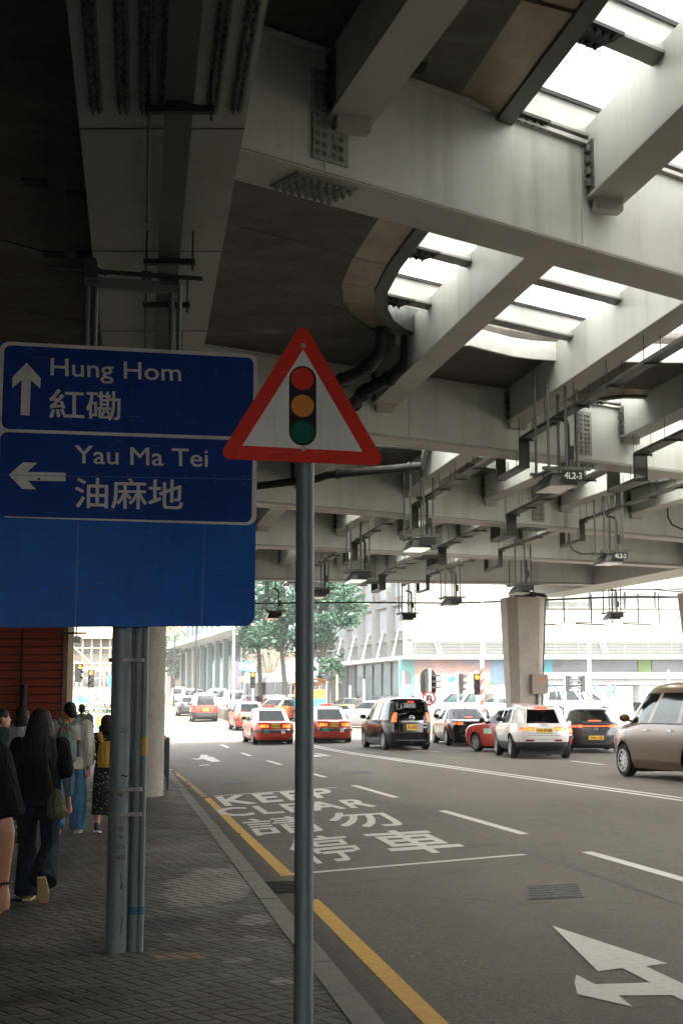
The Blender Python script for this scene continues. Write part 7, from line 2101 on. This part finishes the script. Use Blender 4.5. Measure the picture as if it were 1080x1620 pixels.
# woman in black with long hair, walking away
p = onz(57, 1427, 0)
J = walk(0, .16, .10, w_=.105, lift=.13)
person('woman with long black hair in flared dark jeans, one tan shoe lifted mid stride', (p.x, p.y, 0), R(2), J,
       [top('top', cloth('black', (.012, .012, .013)), .5, .86, 1.04, .016), trousers('jeans', cloth('dark_denim', (.018, .026, .036)), .078, .125, .055), shoes(SHOET, SHOET, (0, 52))], scale=.945, hair='long')
sx, sy = p.x, p.y
JKT = cloth('denim_jacket', (.10, .145, .18)); 
t = thing('denim_jacket', 'light denim jacket hung over the arm of the long haired woman', 'jacket', (sx + .165, sy + .02, .94)); mb = MB()
mb.tube([(-.02, .02, .33), (.03, .0, .20), (.075, -.02, .04), (.10, -.04, -.10)], [.045, .062, .055, .025], 10, sx=.5); remesh(mb, 'jacket_cloth', JKT, t, .012, 4)
t = thing('shoulder_bag', 'olive grey shoulder bag hanging at the right hip of the long haired woman', 'bag', (sx + .165, sy - .12, .76)); mb = MB(); mb.ball((0, 0, .04), (.075, .07, .115), 14, 10); mb.ball((.01, 0, -.03), (.085, .075, .075), 14, 10); remesh(mb, 'bag_body', cloth('olive', (.085, .075, .05)), t, .011, 4)
mb = MB(); mb.tube([(-.02, -.03, .12), (-.06, -.055, .30), (-.09, -.06, .48)], [.012, .014, .012], 8, sx=.4); mb.build('bag_strap', cloth('strap', (.05, .045, .035)), t)
# man with a grey green backpack
p = onz(116, 1319, 0)
J = walk(1, .15, .06, w_=.115, sh=.205, lift=.05); J['turn'] = -38
mx, my = p.x - .075, p.y
person('man in a pale shirt and wide blue jeans walking away with his head turned right', (mx, my, 0), R(-1), J,
       [top('shirt', cloth('pale_linen', (.50, .47, .40), .08, 5), .92, .80, 1.12, .034), trousers('jeans', cloth('blue_denim', (.075, .185, .29), .2, 6), .105, .110, .05), shoes(SHOEW, SHOEW, (35, 0))], scale=1.0, hair='short')
BP = cloth('grey_green', (.16, .215, .205), .12, 6); t = thing('backpack', 'grey green backpack with orange piping worn by the man in the pale shirt', 'backpack', (mx, my - .20, 1.14)); mb = MB()
mb.slices([(0, 0, -.25, .10, .05), (0, -.01, -.22, .135, .085), (0, -.01, -.05, .145, .095), (0, 0, .12, .125, .085), (0, .01, .20, .085, .06), (0, .02, .23, .05, .03)], 18); remesh(mb, 'pack_body', BP, t, .010, 4)
mb = MB(); mb.slices([(0, -.085, -.20, .09, .03), (0, -.10, -.16, .11, .04), (0, -.10, .0, .105, .035), (0, -.085, .05, .08, .02)], 14); remesh(mb, 'front_pocket', cloth('grey_green_light', (.19, .25, .235), .1, 6), t, .009, 3)
PIP = cloth('orange_piping', (.5, .12, .05)); mb = MB()
mb.tube([(-.09, -.055, .12), (-.05, -.07, .165), (0, -.075, .18), (.05, -.07, .165), (.09, -.055, .12), (.125, -.05, .02)], .006, 6); mb.tube([(-.04, .0, .235), (-.03, -.02, .275), (.03, -.02, .275), (.04, .0, .235)], .010, 6); mb.build('piping', PIP, t)
for sg in (-1, 1):
    mb = MB(); mb.tube([(sg * .055, .02, .20), (sg * .10, .03, .26), (sg * .135, .12, .295)], [.026, .03, .026], 8, sx=.5); mb.build('shoulder_strap', BP, t, True)
mb = MB(); mb.slices([(.15, 0, -.18, .03, .03), (.155, 0, .0, .032, .032), (.155, 0, .03, .02, .02)], 12); mb.build('side_bottle', pm('bottle_dark', (.05, .055, .055), .4), t)
# woman in the dotted dress with a yellow pack
p = onz(166, 1318, 0); wx, wy_ = p.x, p.y
def dot_mat():
    m = NT('cloth_dotted_black'); v = m.n("ShaderNodeTexVoronoi"); v.inputs['Scale'].default_value = 26; m.l(m.obj(), v.inputs['Vector'])
    c = m.ramp(v.outputs['Distance'], [(.22, (.5, .46, .4)), (.27, (.014, .013, .014))]); m.l(c, m.b.inputs['Base Color']); m.b.inputs['Roughness'].default_value = .85; return m.m
DOT = dot_mat()
def dress(t, J):
    mb = MB(); mb.slices([(0, 0, .26, .20, .16), (.01, 0, .32, .205, .16), (0, 0, .55, .185, .145), (0, 0, .80, .180, .135), (0, 0, .90, .172, .128), (0, 0, 1.02, .145, .112), (0, .005, 1.16, .16, .125), (0, 0, 1.28, .172, .112), (0, 0, 1.37, .125, .085), (0, 0, 1.40, .07, .06)], 22)
    for i in (0, 1):
        S, E_ = Vector(J['sh'][i]), Vector(J['el'][i]); mb.ball(S, .072, 12, 8); mb.tube([S, S.lerp(E_, .4), S.lerp(E_, .72)], [.072, .078, .082], 12)
    remesh(mb, 'dress', DOT, t, .012, 5)
J = walk(1, .12, .02, w_=.09, sh=.165, lift=.02); J['wr'] = [(-.12, .14, 1.02), (.12, .14, 1.02)]
person('woman in a black dotted long dress walking beside the blue post', (wx, wy_, 0), R(-2), J, [dress, shoes(pm('shoe_black', (.02, .02, .02), .6), SHOEW, (8, 0))], scale=.90, hair='bob')
YL = cloth('yellow', (.50, .29, .055), .12, 5); t = thing('backpack', 'small yellow backpack worn over the dotted dress', 'backpack', (wx + .02, wy_ - .15, 1.02)); mb = MB(); mb.slices([(0, 0, -.20, .08, .05), (0, 0, -.15, .115, .075), (0, 0, .05, .105, .07), (0, .01, .13, .06, .035)], 16); remesh(mb, 'pack_body', YL, t, .010, 4)
for sg in (-1, 1): mb = MB(); mb.tube([(sg * .05, .01, .10), (sg * .075, .0, .19), (sg * .095, .06, .24)], [.022, .026, .022], 8, sx=.5); mb.build('shoulder_strap', YL, t, True)
# person at the left edge, mostly out of the picture: black tee, light jeans, arm with a bead bracelet
J = walk(0, .16, .05, w_=.11, sh=.215, z=1.30, spread=.075, lift=.05)
J['arm'] = .82; J['el'][1] = (.300, -.05, 1.045); J['wr'][1] = (.272, .03, .825)
ap = onz(8, 1330, 1.0)
d_ = 5.75; ox = ony(15, 0, d_).x - .282 * 1.03
person('person in a black tee shirt and pale jeans cut off by the left edge', (ox, d_, 0), R(0), J,
       [top('tee_shirt', cloth('black_tee', (.013, .013, .013)), .42, .84, 1.12, .03), trousers('jeans', cloth('pale_denim', (.22, .29, .33), .1, 6), .095, .10, .04), shoes(SHOEW, SHOEW, (0, 20))], scale=1.03, hair='short', vox=.0065)
t = thing('bracelet', 'dark bead bracelet on the wrist at the left edge', 'bracelet', (ox + .2725 * 1.03, d_ + .028, .842 * 1.03)); mb = MB()
for i in range(16): a = 2 * math.pi * i / 16; mb.ball((.033 * math.cos(a), .033 * math.sin(a), .004 * math.cos(a)), .0068, 8, 6)
mb.build('bead', pm('bead_dark_red', (.04, .012, .010), .3), t, True)
# two people further back at the left edge
d_ = 17.0
J = walk(1, .14, .08); J['turn'] = 0
person('man in a dark green jacket facing right at the far left edge', (ony(4, 0, d_).x, d_, 0), R(-70), J, [top('jacket', cloth('dark_green', (.030, .042, .040)), .95, .80, 1.1, .03), trousers('trousers', cloth('black_trouser', (.015, .015, .016)), .085, .08, .04), shoes(pm('shoe_black', (.02, .02, .02), .6), None, (0, 10))], scale=.95, hair='short')
d_ = 19.0
J = walk(0, .14, .08)
person('person with dark hair and a white shirt seen behind the long haired woman', (ony(36, 0, d_).x, d_, 0), R(-10), J, [top('shirt', cloth('white_shirt', (.42, .40, .37), .08), .95, .82, 1.05, .03), trousers('trousers', cloth('dark_trouser', (.02, .022, .028)), .085, .08, .04), shoes(SHOEW, SHOEW, (0, 10))], scale=.96, hair='bob')
d_ = 36.0
J = walk(0, .14, .08)
person('distant man in a grey shirt just beyond the man with the backpack', (ony(130, 0, d_).x, d_, 0), R(0), J, [top('shirt', cloth('grey_shirt', (.15, .15, .15)), .5, .82, 1.05, .03), trousers('trousers', cloth('dark_trouser', (.02, .022, .028)), .085, .08, .04), shoes(SHOEW, SHOEW, (0, 10))], scale=1.02, hair='short', vox=.014)
for px, d_, lab, colr in ((566, 93, 'tiny pedestrian in dark clothes left of the turquoise shop panel', (.05, .05, .05)), (653, 93, 'tiny pedestrian in a white top in front of the turquoise panel', (.55, .53, .5))):
    x = ony(px, 0, d_).x; J = walk(0, .14, .08)
    person(lab, (x, d_, road_z(x, d_)), R(20), J, [top('shirt', cloth('far_%d' % px, colr), .9, .82, 1.05, .03), trousers('trousers', cloth('dark_trouser', (.02, .022, .028)), .085, .08, .04), shoes(SHOEW, SHOEW)], scale=1.0, hair='short', vox=.03, face=False)

# ------------------------------------------------------------------ hazy air
mb = MB(); mb.box((0, 700, 19), (1700, 1700, 41))
hz = mb.build('haze', [], None)
hm = bpy.data.materials.new('haze_air'); hm.use_nodes = True
for n_ in list(hm.node_tree.nodes):
    if n_.type == 'BSDF_PRINCIPLED': hm.node_tree.nodes.remove(n_)
pv = hm.node_tree.nodes.new('ShaderNodeVolumePrincipled'); pv.inputs['Color'].default_value = (.93, .95, .95, 1); pv.inputs['Density'].default_value = .0005
hm.node_tree.links.new(pv.outputs[0], hm.node_tree.nodes['Material Output'].inputs['Volume'])
hz.data.materials.append(hm); tag(hz, 'pale haze in the air over the whole street', 'haze', kind='stuff')
